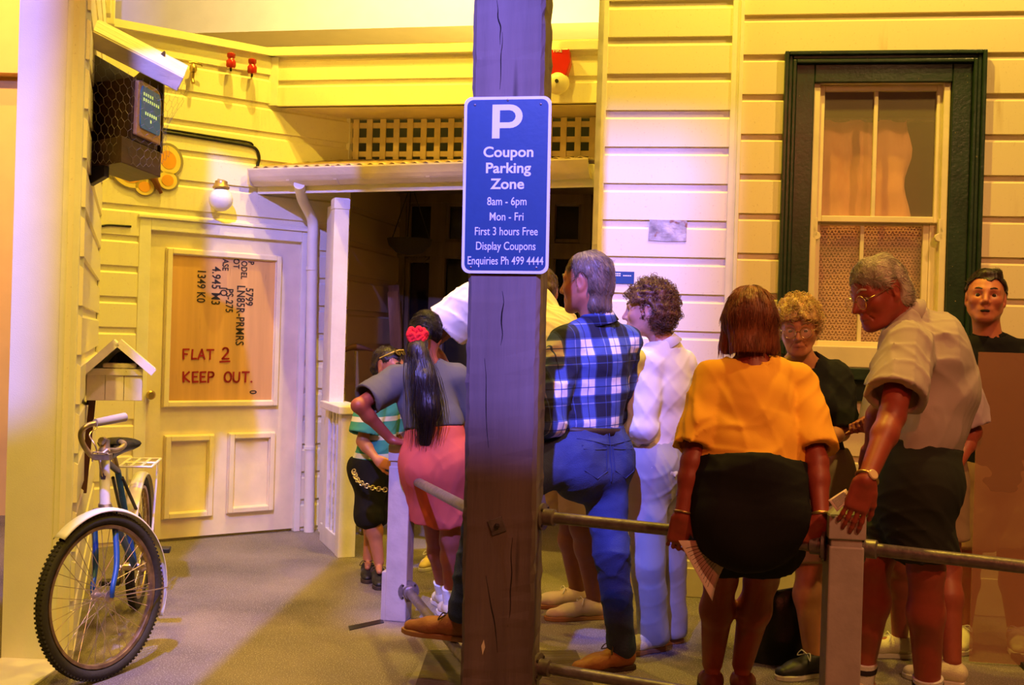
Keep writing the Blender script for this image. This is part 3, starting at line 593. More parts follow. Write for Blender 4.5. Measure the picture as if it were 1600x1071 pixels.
mb = MB(); mb.box(lerp(pw_, cpo, .5) + Z * 1.15, (np.linalg.norm(cpo - pw_) / 2 - .03, .012, 1.13), (nrm(cpo - pw_), np.cross(Z, nrm(cpo - pw_)), Z)); mb.build('side_panel', M_POST, po)
ls_ = thing('lattice_screen', 'low cream lattice screen with a capped end post beside the porch', 'screen', pn)
ep = pn - pd3 * .05 + pnn * .0; zc = W(530, 634, 6.85)[2]
mb = MB(); mb.box(ep + Z * (zc - .05) / 2 , (.05, .055, (zc - .05) / 2), (pd3, pnn, Z)); mb.build('end_post', M_POST, ls_, bevel=.004)
mb = MB(); mb.prism([lerp(pw_, pn, .35) - pnn * .08 + Z * (zc - .05), pn + pd3 * .03 - pnn * .08 + Z * (zc - .05), pn + pd3 * .03 + pnn * .09 + Z * (zc - .05), lerp(pw_, pn, .35) + pnn * .09 + Z * (zc - .05)], Z * .05); mb.build('cap_rail', M_POST, ls_, bevel=.006)
for k in range(5):
    c = pw_ + pd3 * (PL * (.38 + .125 * k)) - pnn * .035; mb = MB(); mb.box(c + Z * (.12 + (zc - .17) / 2), (.018, .006, (zc - .17) / 2), (pd3, pnn, Z)); mb.build('upright_slat', M_POST, ls_)
for k in range(9):
    c = lerp(pw_, pn, .64) - pnn * .024; mb = MB(); mb.box(c + Z * (.17 + k * .093), (PL * .29, .006, .018), (pd3, pnn, Z)); mb.build('cross_slat', M_POST, ls_)
mb = MB(); mb.box(lerp(pw_, pn, .64) + Z * .06 - pnn * .03, (PL * .33, .02, .06), (pd3, pnn, Z)); mb.build('base_rail', M_POST, ls_, bevel=.004)
# porch clutter
hb = thing('hanging_basket', 'dark wire hanging basket in the porch corner', 'basket', W(640, 385, 8.35)); c = W(640, 378, 8.35)
mb = MB(); mb.lathe(c, Z, [(.02, -.10), (.10, -.085), (.16, -.03), (.175, .02), (.165, .02), (.15, -.025), (.02, -.08)], 20); mb.build('bowl', pm('dark_moss', (.05, .035, .02), .9, bump=.6), hb, True)
for k in range(3):
    a = R(30 + 120 * k); mb = MB(); mb.tube([c + np.array([.17 * math.cos(a), .17 * math.sin(a), .02]), c + Z * .45], .005, 6); mb.build('hanging_chain', M_IRON, hb)
mb = MB(); mb.tube([c + Z * .45, c + Z * .6], .006, 6); mb.tube([c + Z * .42 + np.array([.1 * math.cos(a), 0, .1 * math.sin(a) * .4]) for a in np.linspace(0, 5.5, 14)], .008, 6); mb.build('hook', M_IRON, hb)
for k, (x0, y0, x1, y1, D0, D1, lab) in enumerate(((622, 640, 605, 446, 8.3, 8.6, 'rough brown plank leaning in the porch corner, taller of the pair'), (610, 645, 598, 456, 8.25, 8.55, 'rough brown plank leaning in the porch corner, shorter of the pair'))):
    a = GP(x0 + 15, 790 if k else 785); b = W(x1 + (16 if k else 10), y1, D1 - .05); a = np.array([b[0] + .18, b[1] - .35, 0.0]); mb = MB(); mb.seg(a, b, .085, .022); tag(mb.build('plank', pm('rough_brown_timber', (.30, .14, .06), .7, var=.3, scale=20, stretch=(1, 1, .1), bump=.3), bevel=.003), lab, 'plank', 'planks leaning in the porch')
pk = thing('pickaxe', 'old pickaxe leaning against the porch side wall behind the boy', 'pickaxe', GP(575, 800)); b = HIT(PSIDE, 556, 549, .16); a = b + np.array([.10, -.05, 0]); a[2] = 0
mb = MB(); mb.tube([a, b], .015, 8); mb.build('handle', M_WOODOLD, pk, True)
mb = MB(); mb.tube(spline([b + np.array([-.09, -.03, .0]), b + np.array([0, 0, .03]), b + np.array([.14, .05, .0])], 5), [.012, .016, .018, .02, .022, .024, .02, .016, .012, .008, .004], 8); mb.build('pick_head', pm('rusty_iron', (.14, .06, .03), .7, .4), pk, True)

# ---------------------------------------------------------------- on the facade
t = thing('alarm_bell', 'red fire alarm box with a white round bell under the soffit line', 'alarm', HIT(FAS, 876, 115, 0)); dS, nS = wdir(FAS)
c = HIT(FAS, 874, 102, .0); mb = MB(); mb.prism([c - dS * .075 - Z * .09, c + dS * .06 - Z * .09, c + dS * .085 - Z * .0, c + dS * .075 + Z * .085, c - dS * .075 + Z * .085], nS * .09); mb.build('box', pm('fire_red', (.55, .02, .015), .3), t, bevel=.008)
text_mesh('white_lettering', 'FIRE', c + Z * .07 + nS * .0915, dS, Z, .03, pm('white_print', (.85, .84, .8), .5), t, sx=1.1)
c = HIT(FAS, 872, 130, .06); mb = MB(); r = .075; mb.lathe(c, nS, [(r * math.cos(R(a)), r * .75 * math.sin(R(a))) for a in range(0, 86, 9)], 24); mb.build('bell_gong', pm('cream_enamel', (.80, .72, .50), .3), t, True); mb = MB(); mb.lathe(c + nS * .055, nS, [(.012, 0), (.012, .012)], 10); mb.tube([c - nS * .06, c], .02, 8); mb.build('bolt', M_IRON, t)
c = HIT(FAC, 1043, 360, .02); mb = MB(); mb.prism([c - dF * .105 - Z * .058, c + dF * .0 - Z * .063, c + dF * .105 - Z * .06, c + dF * .105 + Z * .055, c - dF * .1 + Z * .058], nF * .004)
m_ = pm('weathered_metal_plate', (.42, .38, .32), .5, .3, var=.6, scale=14, bump=.5, bscale=18, speck=(20, .6, (.25, .12, .06))); tag(mb.build('metal_plate', m_), 'small weathered metal patch nailed on the cream boards above the curly-haired woman', 'plate')
sg = thing('info_sign', 'small blue notice with white text on the boards between the two profiled heads', 'sign', HIT(FAC, 972, 434, .02)); c = HIT(FAC, 967, 434, .02); mb = MB(); mb.box(c, (.085, .004, .034), (dF, nF, Z)); mb.build('panel', pm('notice_blue', (.01, .06, .22), .4), sg)
for k, (tx, dx) in enumerate((('parking officers', -.0), ('longer than may cost cash', .0), ('coupon', -.04))): pass
for k in range(3):
    mb = MB(); w_ = (.055, .078, .03)[k]; n_ = (9, 13, 5)[k]
    for q in range(n_):
        if q in (3, 8): continue
        x = -.078 + q * .0118 + .0; mb.box(c + dF * x + nF * .0045 + Z * (.022 - k * .011), (.0048, .0006, .003), (dF, nF, Z))
    mb.build('white_lettering', pm('white_print', (.85, .84, .8)), sg)

# ---------------------------------------------------------------- letterbox
lb = thing('letterbox', 'white wooden house-shaped letterbox with a gabled roof beside the door of the flat', 'letterbox', W(172, 625, 5.2))
M_LB = pm('letterbox_white', (.80, .74, .64), .5, var=.12, scale=10, bump=.15, speck=(60, .72, (.35, .2, .1)))
ld = nrm(W(222, 600, 5.18) - W(134, 600, 5.1)); ld[2] = 0; ld = nrm(ld); ln = np.array([ld[1], -ld[0], 0])
q0 = W(134, 626, 5.1); q1 = W(222, 626, 5.18); q1[2] = q0[2]; lw = float(np.linalg.norm(q1 - q0)); hb_ = (626 - 586) * 5.15 / F; dep = .22
def lp(u, z, o): return q0 + ld * lw * u + Z * z - ln * o
for k in range(3):
    mb = MB(); mb.prism([lp(k / 3 + .004, 0, 0), lp((k + 1) / 3 - .004, 0, 0), lp((k + 1) / 3 - .004, hb_, 0), lp(k / 3 + .004, hb_, 0)], -ln * .016); mb.build('front_board', M_LB, lb, bevel=.002)
mb = MB(); mb.prism([lp(-.03, hb_, -.012), lp(1.0, hb_, -.012), lp(1.0, hb_ + .03, -.012), lp(-.03, hb_ + .03, -.012)], -ln * .02); mb.build('front_rail', M_LB, lb)
for u in (0, 1): mb = MB(); mb.prism([lp(u, 0, .016), lp(u, hb_, .016), lp(u, hb_, dep), lp(u, 0, dep)], ld * .014 * (1 if u == 0 else -1)); mb.build('side_board', M_LB, lb)
mb = MB(); mb.prism([lp(0, 0, .016), lp(1, 0, .016), lp(1, 0, dep), lp(0, 0, dep)], Z * .012); mb.build('bottom_board', M_LB, lb)
mb = MB(); mb.prism([lp(0, 0, dep), lp(1, 0, dep), lp(1, hb_ + .03, dep), lp(.5, hb_ + .15, dep), lp(0, hb_ + .03, dep)], -ln * .012); mb.build('back_board', M_LB, lb)
ap = lp(.53, hb_ + .152, 0); 
for u, zz in ((-.17, -.02), (1.18, .012)):
    a = lp(u, hb_ + zz, 0)
    mb = MB(); nn_ = nrm(np.cross(ap - a, ln)); nn_ = nn_ * np.sign(nn_[2])
    mb.prism([a + ln * .05, ap + ln * .05, ap + nn_ * .022 + ln * .05, a + nn_ * .022 + ln * .05], -ln * (dep + .08)); mb.build('roof_board', M_LB, lb, bevel=.002)
    mb = MB(); mb.prism([a + ln * .06 - nn_ * .012, ap + ln * .06 - nn_ * .014, ap + nn_ * .024 + ln * .06, a + nn_ * .024 + ln * .06], -ln * .012); mb.build('barge_board', M_LB, lb)
mb = MB(); mb.seg(lp(.1, 0, .1), lp(-.02, -.45, .12), .03, .03, ld); mb.seg(lp(.05, -.02, .12), lp(.05, -.02, .3), .03, .02, ld); mb.build('support_bracket', pm('rusty_iron', (.14, .06, .03)), lb)
np_ = thing('newspaper', 'folded newspaper lying inside the letterbox', 'newspaper', lp(.5, hb_ + .044, .06)); mb = MB(); c = lp(.58, hb_ + .044, .05); mb.box(c, (.075, .06, .012), (ld, ln, Z)); mb.build('folded_pages', pm('newsprint', (.62, .54, .48), .9, var=.3, scale=40), np_, bevel=.008)
mb = MB(); mb.tube(spline([lp(.45, hb_ + .03, .15), lp(.6, hb_ + .075, .15), lp(.75, hb_ + .08, .15), lp(.85, hb_ + .03, .15)], 5), .035, 10); tag(mb.build('dark_bundle', pm('dark_bundle_cloth', (.03, .02, .02), .9), None, True), 'dark rolled bundle behind the newspaper in the letterbox', 'bundle')
lsz = lp(.5, hb_ + .0, 0)[2]; mb = MB(); mb.prism([lp(.03, hb_ - .008, .02), lp(.97, hb_ - .008, .02), lp(.97, hb_ - .008, dep), lp(.03, hb_ - .008, dep)], Z * .01); mb.build('inner_shelf', M_LB, lb)
# ---------------------------------------------------------------- big post, rails, parking sign
M_BIG = pm('old_rough_timber', (.135, .098, .092), .75, var=.4, scale=7, stretch=(1, 1, .1), bump=.7, bscale=26, speck=(11, .70, (.05, .035, .03)))
bp_ = thing('timber_post', 'massive rough square timber post carrying the blue parking sign', 'post', GP(785, 1110))
b0 = W(719, 1060, 4.05); b1 = W(832, 1060, 4.01); bw = nrm(np.array([b1[0] - b0[0], b1[1] - b0[1], 0])); bn_ = np.array([bw[1], -bw[0], 0]); bwid = float((b1 - b0) @ bw)
cb = (b0 + b1) / 2 - bn_ * .12; cb[2] = 0
bm = bmesh.new(); NZ = 120; rnd = random.Random(4); H = 4.0; sec = []
CH = .014
def ring(z):
    o = []; hw, hd = bwid / 2, .12
    for x, y in ((-hw + CH, hd), (0, hd), (hw - CH, hd), (hw, hd - CH), (hw, 0), (hw, -hd + CH), (hw - CH, -hd), (-hw + CH, -hd), (-hw, -hd + CH), (-hw, 0), (-hw, hd - CH)):
        e_ = (.0012 if abs(x) < .01 else .008 if rnd.random() < .2 else .0025); o.append(cb + bw * (x + rnd.uniform(-e_, e_) * .7) + bn_ * (y + rnd.uniform(-e_, e_) * .4) + Z * z - bw * .010 * z)
    return o
mb = MB(); rings = [ring(H * k / NZ) for k in range(NZ + 1)]; n = 11; mb.raw([p for r_ in rings for p in r_], [(k * n + i, k * n + (i + 1) % n, (k + 1) * n + (i + 1) % n, (k + 1) * n + i) for k in range(NZ) for i in range(n)] + [tuple(range(n))[::-1], tuple(NZ * n + i for i in range(n))])
mb.build('shaft', M_BIG, bp_)
def PF(px, py, off=0.0):                                         # a point on the front face of the big post
    r = ray(px, py); t = (bn_[:2] @ (cb[:2] + bn_[:2] * (.12 + off))) / (bn_[:2] @ r[:2]); return CAMP + t * r
for x0, y0, x1, y1, w_ in ((777, 0, 783, 70, 2), (785, 50, 782, 140, 1.5), (760, 900, 778, 1020, 1.6), (786, 455, 783, 540, 2), (757, 560, 764, 700, 1.2), (800, 840, 795, 980, 1.5)):
    mb = MB(); P = spline([PF(lerp(x0, x1, t) + rnd.uniform(-2, 2), lerp(y0, y1, t), .0005) for t in np.linspace(0, 1, 6)], 3); mb.tube(P, np.concatenate([np.linspace(.0006, .0025 * w_ / 2, len(P) // 2), np.linspace(.0025 * w_ / 2, .0006, len(P) - len(P) // 2)]), 5); mb.build('crack', M_DARK, bp_)
c = PF(777, 822); mb = MB(); q = R(22); mb.box(c + bn_ * .003, (.028, .004, .028), (bw * math.cos(q) + Z * math.sin(q), bn_, Z * math.cos(q) - bw * math.sin(q))); wsh = mb.build('square_washer', M_GALV, bp_, bevel=.001); mb = MB(); mb.lathe(c + bn_ * .005, bn_, [(.011, 0), (.011, .008), (.007, .009), (.006, .02)], 6); mb.build('bolt', M_IRON, wsh)
mb = MB(); mb.prism([PF(752, 1010, .0006), PF(756, 1000, .0006), PF(758, 1012, .0006), PF(754, 1024, .0006)], bn_ * .001); mb.build('paint_fleck', pm('pale_fleck', (.75, .68, .5)), bp_)
# rail posts
M_RP = pm('rail_post_paint', (.42, .36, .33), .55, var=.12, scale=12, bump=.35, bscale=22)
def rail_post(px, py, ppx_w, label, yaw, topz=.86):
    b = GP(px, py); o = thing('rail_post', label, 'post', b, 'rail posts'); a = R(yaw); x = np.array([math.cos(a), math.sin(a), 0]); y = np.array([-math.sin(a), math.cos(a), 0]); w_ = ppx_w / 2
    mb = MB(); mb.box(b + Z * (topz - .11) / 2, (w_, w_, (topz - .11) / 2), (x, y, Z)); mb.box(b + Z * (topz - .06), (w_ * .9, w_ * .9, .06), (x, y, Z)); mb.build('shaft', M_RP, o, bevel=.006)
    hw = w_ * 1.06; zt = topz; mb = MB(); mb.box(b + Z * (zt - .045), (hw, hw, .04), (x, y, Z)); P = [b + x * sx * hw + y * sy * hw + Z * (zt - .005) for sx, sy in ((-1, -1), (1, -1), (1, 1), (-1, 1))] + [b + x * sx * hw * .6 + y * sy * hw * .6 + Z * (zt + .015) for sx, sy in ((-1, -1), (1, -1), (1, 1), (-1, 1))]
    mb.raw(P, [(0, 1, 5, 4), (1, 2, 6, 5), (2, 3, 7, 6), (3, 0, 4, 7), (4, 5, 6, 7), (3, 2, 1, 0)]); mb.build('cap', M_RP, o, bevel=.004)
    return b, x, y
lpb, lpx, lpy = rail_post(622, 968, .108, 'blue-lit square rail post left of the massive timber post', -12, .87)
rpb = W(1318, 850, 3.68); rpb[2] = 0
def rail_post_at(b, *a): 
    global GP_; q = GP; globals()['GP'] = lambda px, py: b.copy(); r_ = rail_post(0, 0, *a); globals()['GP'] = q; return r_
rpb, rpx, rpy = rail_post_at(rpb, .115, 'square rail post under the stooping man\'s hand', -6, .85)
mb = MB(); mb.seg(lpb - lpx * .06 + lpy * .0 + Z * 0.0, lpb - lpx * .06 + Z * .24, .03, .1, lpx); tag(mb.build('wood_wedge', M_RP, bevel=.003), 'small wooden block fixed at the foot of the left rail post', 'block')
def rail(a, b, r, label, fa=True, fb=True):
    o = thing('pipe_rail', label, 'rail', lerp(a, b, .5), 'pipe rails'); d = nrm(b - a); mb = MB(); mb.tube([a, b], r, 18); mb.build('pipe', M_GALV, o, True)
    for f_, p, s in ((fa, a, 1), (fb, b, -1)):
        if not f_: continue
        mb = MB(); mb.lathe(p, d * s, [(.052, 0), (.052, .01), (.032, .012), (.032, .05), (r, .055)], 20); fl = mb.build('flange', M_GALV, o, True)
        x = nrm(np.cross(d, Z)); y = np.cross(x, d)
        for k in range(4):
            q = R(45 + 90 * k); c_ = p + d * s * .01 + (x * math.cos(q) + y * math.sin(q)) * .042; mb = MB(); mb.lathe(c_, d * s, [(.006, 0), (.006, .005)], 6); mb.build('screw', M_IRON, fl)
ZR, ZL = .73, .16
lf = lpb + lpx * .058 - lpy * .03; PLft = cb - bw * bwid / 2 ; PRt = cb + bw * (bwid / 2 + .003)
rail(lf + Z * .70, PLft + Z * .74, .022, 'upper pipe rail from the left rail post to the timber post', True, False)
rail(lf + Z * .15, PLft + Z * .16, .022, 'lower pipe rail left of the timber post under the brown boot', True, False)
rail(PRt + Z * ZR, rpb - rpx * .0585 + Z * ZR, .022, 'upper pipe rail with the woman in the orange shirt sitting on it')
rail(PRt + Z * ZL, rpb - rpx * .0585 + Z * ZL, .022, 'lower pipe rail right of the timber post')
er = W(2150, 884, 3.0); er[2] = ZR
rail(rpb + rpx * .0585 + Z * ZR, er, .022, 'upper pipe rail running out of view to the right of the stooping man', True, False)
el_ = er.copy(); el_[2] = ZL; rail(rpb + rpx * .0585 + Z * ZL, el_, .022, 'lower pipe rail running out of view to the right', True, False)
# parking sign
M_SB = pm('sign_blue', (.012, .050, .135), .4, var=.06, scale=30, bump=.03); M_SW = pm('sign_white', (.64, .66, .68), .4, var=.03)
tl, tr, bl = PF(726, 152, .012), PF(862, 150, .012), PF(718, 427, .012)
tr = lerp(tl, tr, 1.0); xr_ = nrm(tr - tl); yu = nrm(tl - bl); yu = nrm(yu - xr_ * (yu @ xr_)); sw, sh = float(np.linalg.norm(tr - tl)), float((tl - bl) @ yu); nn_ = np.cross(xr_, yu); cs = tl + xr_ * sw / 2 - yu * sh / 2
ps = thing('parking_sign', 'blue coupon parking zone sign with white lettering on the timber post', 'sign', cs)
def rrect(w_, h_, r_, z): return [cs + xr_ * (sx * (w_ / 2 - r_) + r_ * math.cos(R(a))) + yu * (sy * (h_ / 2 - r_) + r_ * math.sin(R(a))) + nn_ * z for sx, sy, a0 in ((1, 1, 0), (-1, 1, 90), (-1, -1, 180), (1, -1, 270)) for a in range(a0, a0 + 91, 15)]
mb = MB(); mb.prism(rrect(sw, sh, .03, -.006), nn_ * .006); mb.build('border', M_SW, ps); mb = MB(); mb.prism(rrect(sw - .022, sh - .022, .024, 0), nn_ * .001); mb.build('plate', M_SB, ps)
ky = sh / 277
def sl(txt, px, py, size, sx, bold): text_mesh('white_lettering', txt, cs + xr_ * (px * ky) + yu * ((138 - (py - 151)) * ky) + nn_ * .0012, xr_, yu, size * ky * 1.30, M_SW, ps, sx=sx, bold=bold, depth=.0008)
mb = MB(); u = ky
def P2(x, y): return cs + xr_ * x * u + yu * (138 - (y - 151)) * u + nn_ * .001
out = [P2(-24, 216), P2(-24, 163), P2(4, 163)] + [P2(4 + 20 * math.cos(R(a)), 181.5 - 18.5 * math.sin(R(a))) for a in range(75, -91, -15)] + [P2(-12, 200), P2(-12, 216)]
inn = [P2(-12, 191), P2(-12, 172), P2(3, 172)] + [P2(3 + 10 * math.cos(R(a)), 181.5 - 9.5 * math.sin(R(a))) for a in range(60, -91, -30)]
from mathutils.geometry import tessellate_polygon
tri = tessellate_polygon([[Vector(p) for p in out], [Vector(p) for p in inn]]); al = out + inn
mb.raw(al + [p + nn_ * .001 for p in al], [t for t in tri] + [tuple(i + len(al) for i in t) for t in tri]); mb.build('white_letter_p', M_SW, ps, fix=False)
for t_, py, size, sx, bo in (('Coupon', 238, 17.5, 1.07, .0012), ('Parking', 263, 17.5, 1.07, .0012), ('Zone', 288, 17.5, 1.07, .0012), ('8am - 6pm', 315, 14, .80, .0002), ('Mon - Fri', 339, 14, .80, .0002), ('First 3 hours Free', 362, 14, .76, .0002), ('Display Coupons', 385, 14, .76, .0002), ('Enquiries Ph 499 4444', 408, 14, .735, .0002)): sl(t_, 2 - (py - 288) * .012, py, size, sx, bo)
for x, y in ((-52, 163), (52, 163), (-54, 418), (50, 418), (0, 156)):
    mb = MB(); mb.lathe(P2(x, y) , nn_, [(.004, 0), (.004, .002), (.001, .003)], 8); mb.build('rivet', M_GALV, ps)
# floor fittings
mt = thing('ribbed_mat', 'ribbed metal tread plate on the ground at the foot of the timber post', 'mat', GP(700, 1065)); a, b, c, d = GP(668, 1020), GP(636, 1069), GP(930, 1085), GP(900, 1020)
mb = MB(); mb.prism([a, b, GP(636, 1100), GP(940, 1100), d], Z * .006); mb.build('plate', pm('tread_metal', (.22, .19, .17), .6, .3, bump=.2), mt)
mb = MB(); 
for k in range(46):
    p, q = lerp(a, GP(640, 1100), k / 45), lerp(d, GP(940, 1100), k / 45); mb.seg(p + Z * .008, q + Z * .008, .006, .005, np.array([0, 0, 1.]))
mb.build('ribs', pm('tread_metal', (.22, .19, .17)), mt)
mb = MB(); mb.prism([GP(544, 980), GP(546, 986), GP(600, 974), GP(598, 969)], Z * .004); tag(mb.build('drain_slot', pm('wet_dark_metal', (.02, .018, .016), .3)), 'short dark slot drain in the ground left of the rail post', 'drain')
# black bag on the ground
hbz = thing('handbag', 'slouchy black shoulder bag standing on the ground behind the seated woman', 'bag', GP(1215, 1020)); M_BAG = pm('black_leather', (.008, .008, .008), .4, bump=.4, bscale=30)
bc = W(1214, 1020, 4.87); bc[2] = 0; Wd = .122
vs = []; nR_, nS_ = 14, 28
for i in range(nR_ + 1):
    t = i / nR_; z = .30 * t; wx = (Wd * (1.05 - .2 * t)); wy = .075 * (1 - t) ** .5 + .012
    for k in range(nS_):
        a = 2 * math.pi * k / nS_; ca, sa = math.cos(a), math.sin(a); sq = lambda v, e: math.copysign(abs(v) ** e, v)
        vs.append(bc + np.array([wx * sq(ca, .6) + .006 * math.sin(7 * a + 9 * t), wy * sq(sa, .7) + .006 * math.sin(5 * a - 8 * t), z + (.02 * ca if t == 1 else 0) + .012 * math.sin(3 * a) * t]))
mb = MB(); mb.raw(vs, [(i * nS_ + k, i * nS_ + (k + 1) % nS_, (i + 1) * nS_ + (k + 1) % nS_, (i + 1) * nS_ + k) for i in range(nR_) for k in range(nS_)] + [tuple(range(nS_))[::-1], tuple(nR_ * nS_ + k for k in range(nS_))]); mb.build('bag_body', M_BAG, hbz, True)
mb = MB(); mb.tube(spline([bc + np.array([-.095, 0, .27]), bc + np.array([-.09, -.02, .36]), bc + np.array([-.02, -.02, .31]), bc + np.array([.07, 0, .30])], 6), .007, 8); mb.build('strap', M_BAG, hbz, True)
# translucent brown sheet, added in place of a blurred brown shape
M_BLUR = bpy.data.materials.new('translucent_brown'); M_BLUR.use_nodes = True; nt = M_BLUR.node_tree; b_ = nt.nodes['Principled BSDF']; b_.inputs['Base Color'].default_value = (.50, .25, .13, 1); b_.inputs['Roughness'].default_value = .5; b_.inputs['Alpha'].default_value = .46
sp0 = W(1524, 700, 4.90); sp1 = W(1780, 700, 4.80); sp0[2] = sp1[2] = 0
pan = thing('blur_stand_in', 'translucent brown sheet standing in for a blurred brown shape before the man in the black polo shirt', 'panel', lerp(sp0, sp1, .5)); dd = nrm(sp1 - sp0); nn2 = np.array([dd[1], -dd[0], 0])
mb = MB(); mb.prism([sp0 + Z * .01, sp1 + Z * .01, sp1 + Z * 1.405, sp0 + Z * 1.405], nn2 * .006); mb.build('sheet', M_BLUR, pan)
for t in (.35, .9):
    mb = MB(); mb.box(lerp(sp0, sp1, t) + Z * .012, (.02, .14, .012), (dd, nn2, Z)); mb.build('foot', M_IRON, pan)
# ---------------------------------------------------------------- bicycle
bi = thing('bicycle', 'old blue and white bicycle leaning against the return wall below the letterbox', 'bicycle', GP(158, 1068))
M_TYRE = pm('black_tyre', (.035, .030, .026), .8, bump=.3); M_RIM = pm('rusty_chrome_rim', (.42, .28, .18), .35, .8, var=.5, scale=20); M_BLU = pm('bicycle_blue', (.02, .09, .32), .35, var=.2, scale=25, speck=(40, .68, (.45, .35, .25))); M_WHT = pm('bicycle_white', (.80, .76, .72), .35, var=.12); M_CHR = pm('old_chrome', (.60, .48, .36), .3, .8, var=.4, scale=25); M_BLK = pm('bicycle_black', (.015, .014, .014), .4)
def wheel(C_, h, n_, name, RO=.325):
    h = nrm(h); n_ = nrm(n_ - h * (n_ @ h)); v = np.cross(n_, h); v = v if v[2] > 0 else -v
    circ = lambda r_, o=0., N=72: [C_ + (h * math.cos(2 * math.pi * k / N) + v * math.sin(2 * math.pi * k / N)) * r_ + n_ * o for k in range(N)]
    mb = MB(); mb.tube(circ(RO - .022), .022, 12, closed=True); ty = mb.build(name, M_TYRE, bi, True)
    mb = MB()
    for k in range(110):
        a = 2 * math.pi * k / 110; d = h * math.cos(a) + v * math.sin(a); t_ = -h * math.sin(a) + v * math.cos(a)
        for o in (-.012, 0, .012): mb.box(C_ + d * (RO - .001 - abs(o) * .25) + n_ * o, (.004, .0045, .004), (d, n_, t_))
    mb.build('tread', M_TYRE, ty)
    mb = MB(); N = 72; prof = [(RO - .045, .014), (RO - .058, .012), (RO - .062, 0), (RO - .058, -.012), (RO - .045, -.014), (RO - .040, 0)]
    pts = [[C_ + (h * math.cos(2 * math.pi * k / N) + v * math.sin(2 * math.pi * k / N)) * r_ + n_ * o for r_, o in prof] for k in range(N)]; m = len(prof)
    mb.raw([p for q in pts for p in q], [(k * m + i, k * m + (i + 1) % m, ((k + 1) % N) * m + (i + 1) % m, ((k + 1) % N) * m + i) for k in range(N) for i in range(m)]); mb.build('rim', M_RIM, ty, True)
    mb = MB(); mb.lathe(C_ - n_ * .055, n_, [(.006, 0), (.006, .015), (.024, .017), (.024, .021), (.014, .025), (.014, .085), (.024, .089), (.024, .093), (.006, .095), (.006, .11)], 14); mb.build('hub', M_CHR, ty, True)
    for k in range(36):
        a = 2 * math.pi * k / 36; sd = 1 if k % 2 else -1; b = a + (1 if (k // 2) % 2 else -1) * .9; d1 = h * math.cos(a) + v * math.sin(a); d2 = h * math.cos(b) + v * math.sin(b)
        mb = MB(); mb.tube([C_ + d2 * .022 + n_ * sd * .035, C_ + d1 * (RO - .058)], .0014, 5); mb.build('spoke', M_CHR, ty)
    return h, n_, v
FC = W(160, 939, 4.33); FC[2] = .328
fh, fn_, fv = wheel(FC, np.array([-.408, -.916, .0]), np.array([.916, -.408, .06]), 'front_wheel')
bb_ = nrm(np.array([-.19, .98, 0])); bs = np.array([bb_[1], -bb_[0], 0])
HT = W(163, 690, 4.47); HB = W(164, 788, 4.45)                    # head tube
mb = MB(); mb.tube([HB, lerp(HB, HT, .82)], .021, 14); htb = mb.build('head_tube', M_WHT, bi, True)
mb = MB(); c = lerp(HB, HT, .45); e_ = nrm(np.array([.1, -1, 0])); mb.prism([c + e_ * .0215 + np.array([x * .011, 0, z * .016]) for x, z in ((-1, .1), (-.5, .2), (0, 1), (.5, .2), (1, .1), (.8, -.8), (-.8, -.8))], e_ * .001); mb.build('badge', pm('badge_blue', (.08, .06, .25), .4), htb)
mb = MB(); mb.lathe(HB - Z * .012, Z, [(.027, 0), (.027, .014)], 14); mb.build('headset', M_CHR, bi, True); mb = MB(); mb.lathe(lerp(HB, HT, .8), Z, [(.026, 0), (.026, .016), (.02, .03), (.018, .06)], 14); mb.build('headset', M_CHR, bi, True)
crown = HB - Z * .03
for sg_ in (-1, 1):
    mb = MB(); P = spline([crown + fn_ * sg_ * .02, crown + fn_ * sg_ * .052 - Z * .04, lerp(crown, FC, .6) + fn_ * sg_ * .056 - fh * .015, FC + fn_ * sg_ * .052 - fh * .0 + Z * .04, FC + fn_ * sg_ * .05], 5); mb.tube(P, np.linspace(.014, .009, len(P)), 10); mb.build('fork_blade', M_BLU, bi, True)
mb = MB(); mb.box(crown - Z * .005, (.055, .018, .016), (fn_, fh, fv)); mb.build('fork_crown', M_BLU, bi, bevel=.006)
mb = MB(); mb.lathe(crown + fn_ * .03 + Z * .0 - fh * -.02, fn_, [(.012, 0), (.016, .02), (.01, .04)], 10); mb.build('fender_bolt', M_CHR, bi, True)
# front fender
def fender(C_, h, v, n_, a0, a1, name, RO=.35, w_=.031):
    mb = MB(); vs = []; N = 40; M_ = 8
    for k in range(N + 1):
        a = R(a0 + (a1 - a0) * k / N)
        for j in range(M_ + 1):
            q = R(-80 + 160 * j / M_); vs.append(C_ + (h * math.cos(a) + v * math.sin(a)) * (RO - .018 + .018 * math.cos(q)) + n_ * w_ * math.sin(q))
    mb.raw(vs, [(k * (M_ + 1) + j, k * (M_ + 1) + j + 1, (k + 1) * (M_ + 1) + j + 1, (k + 1) * (M_ + 1) + j) for k in range(N) for j in range(M_)]); o = mb.build(name, M_WHT, bi, True, fix=False); md = o.modifiers.new('s', 'SOLIDIFY'); md.thickness = .002
fender(FC, fh, fv, fn_, 50, 205, 'front_fender')
for sg_ in (-1, 1):
    mb = MB(); a = R(185); mb.tube([FC + fn_ * sg_ * .055, FC + (fh * math.cos(a) + fv * math.sin(a)) * .345 + fn_ * sg_ * .03], .0025, 6); mb.build('fender_stay', M_CHR, bi)
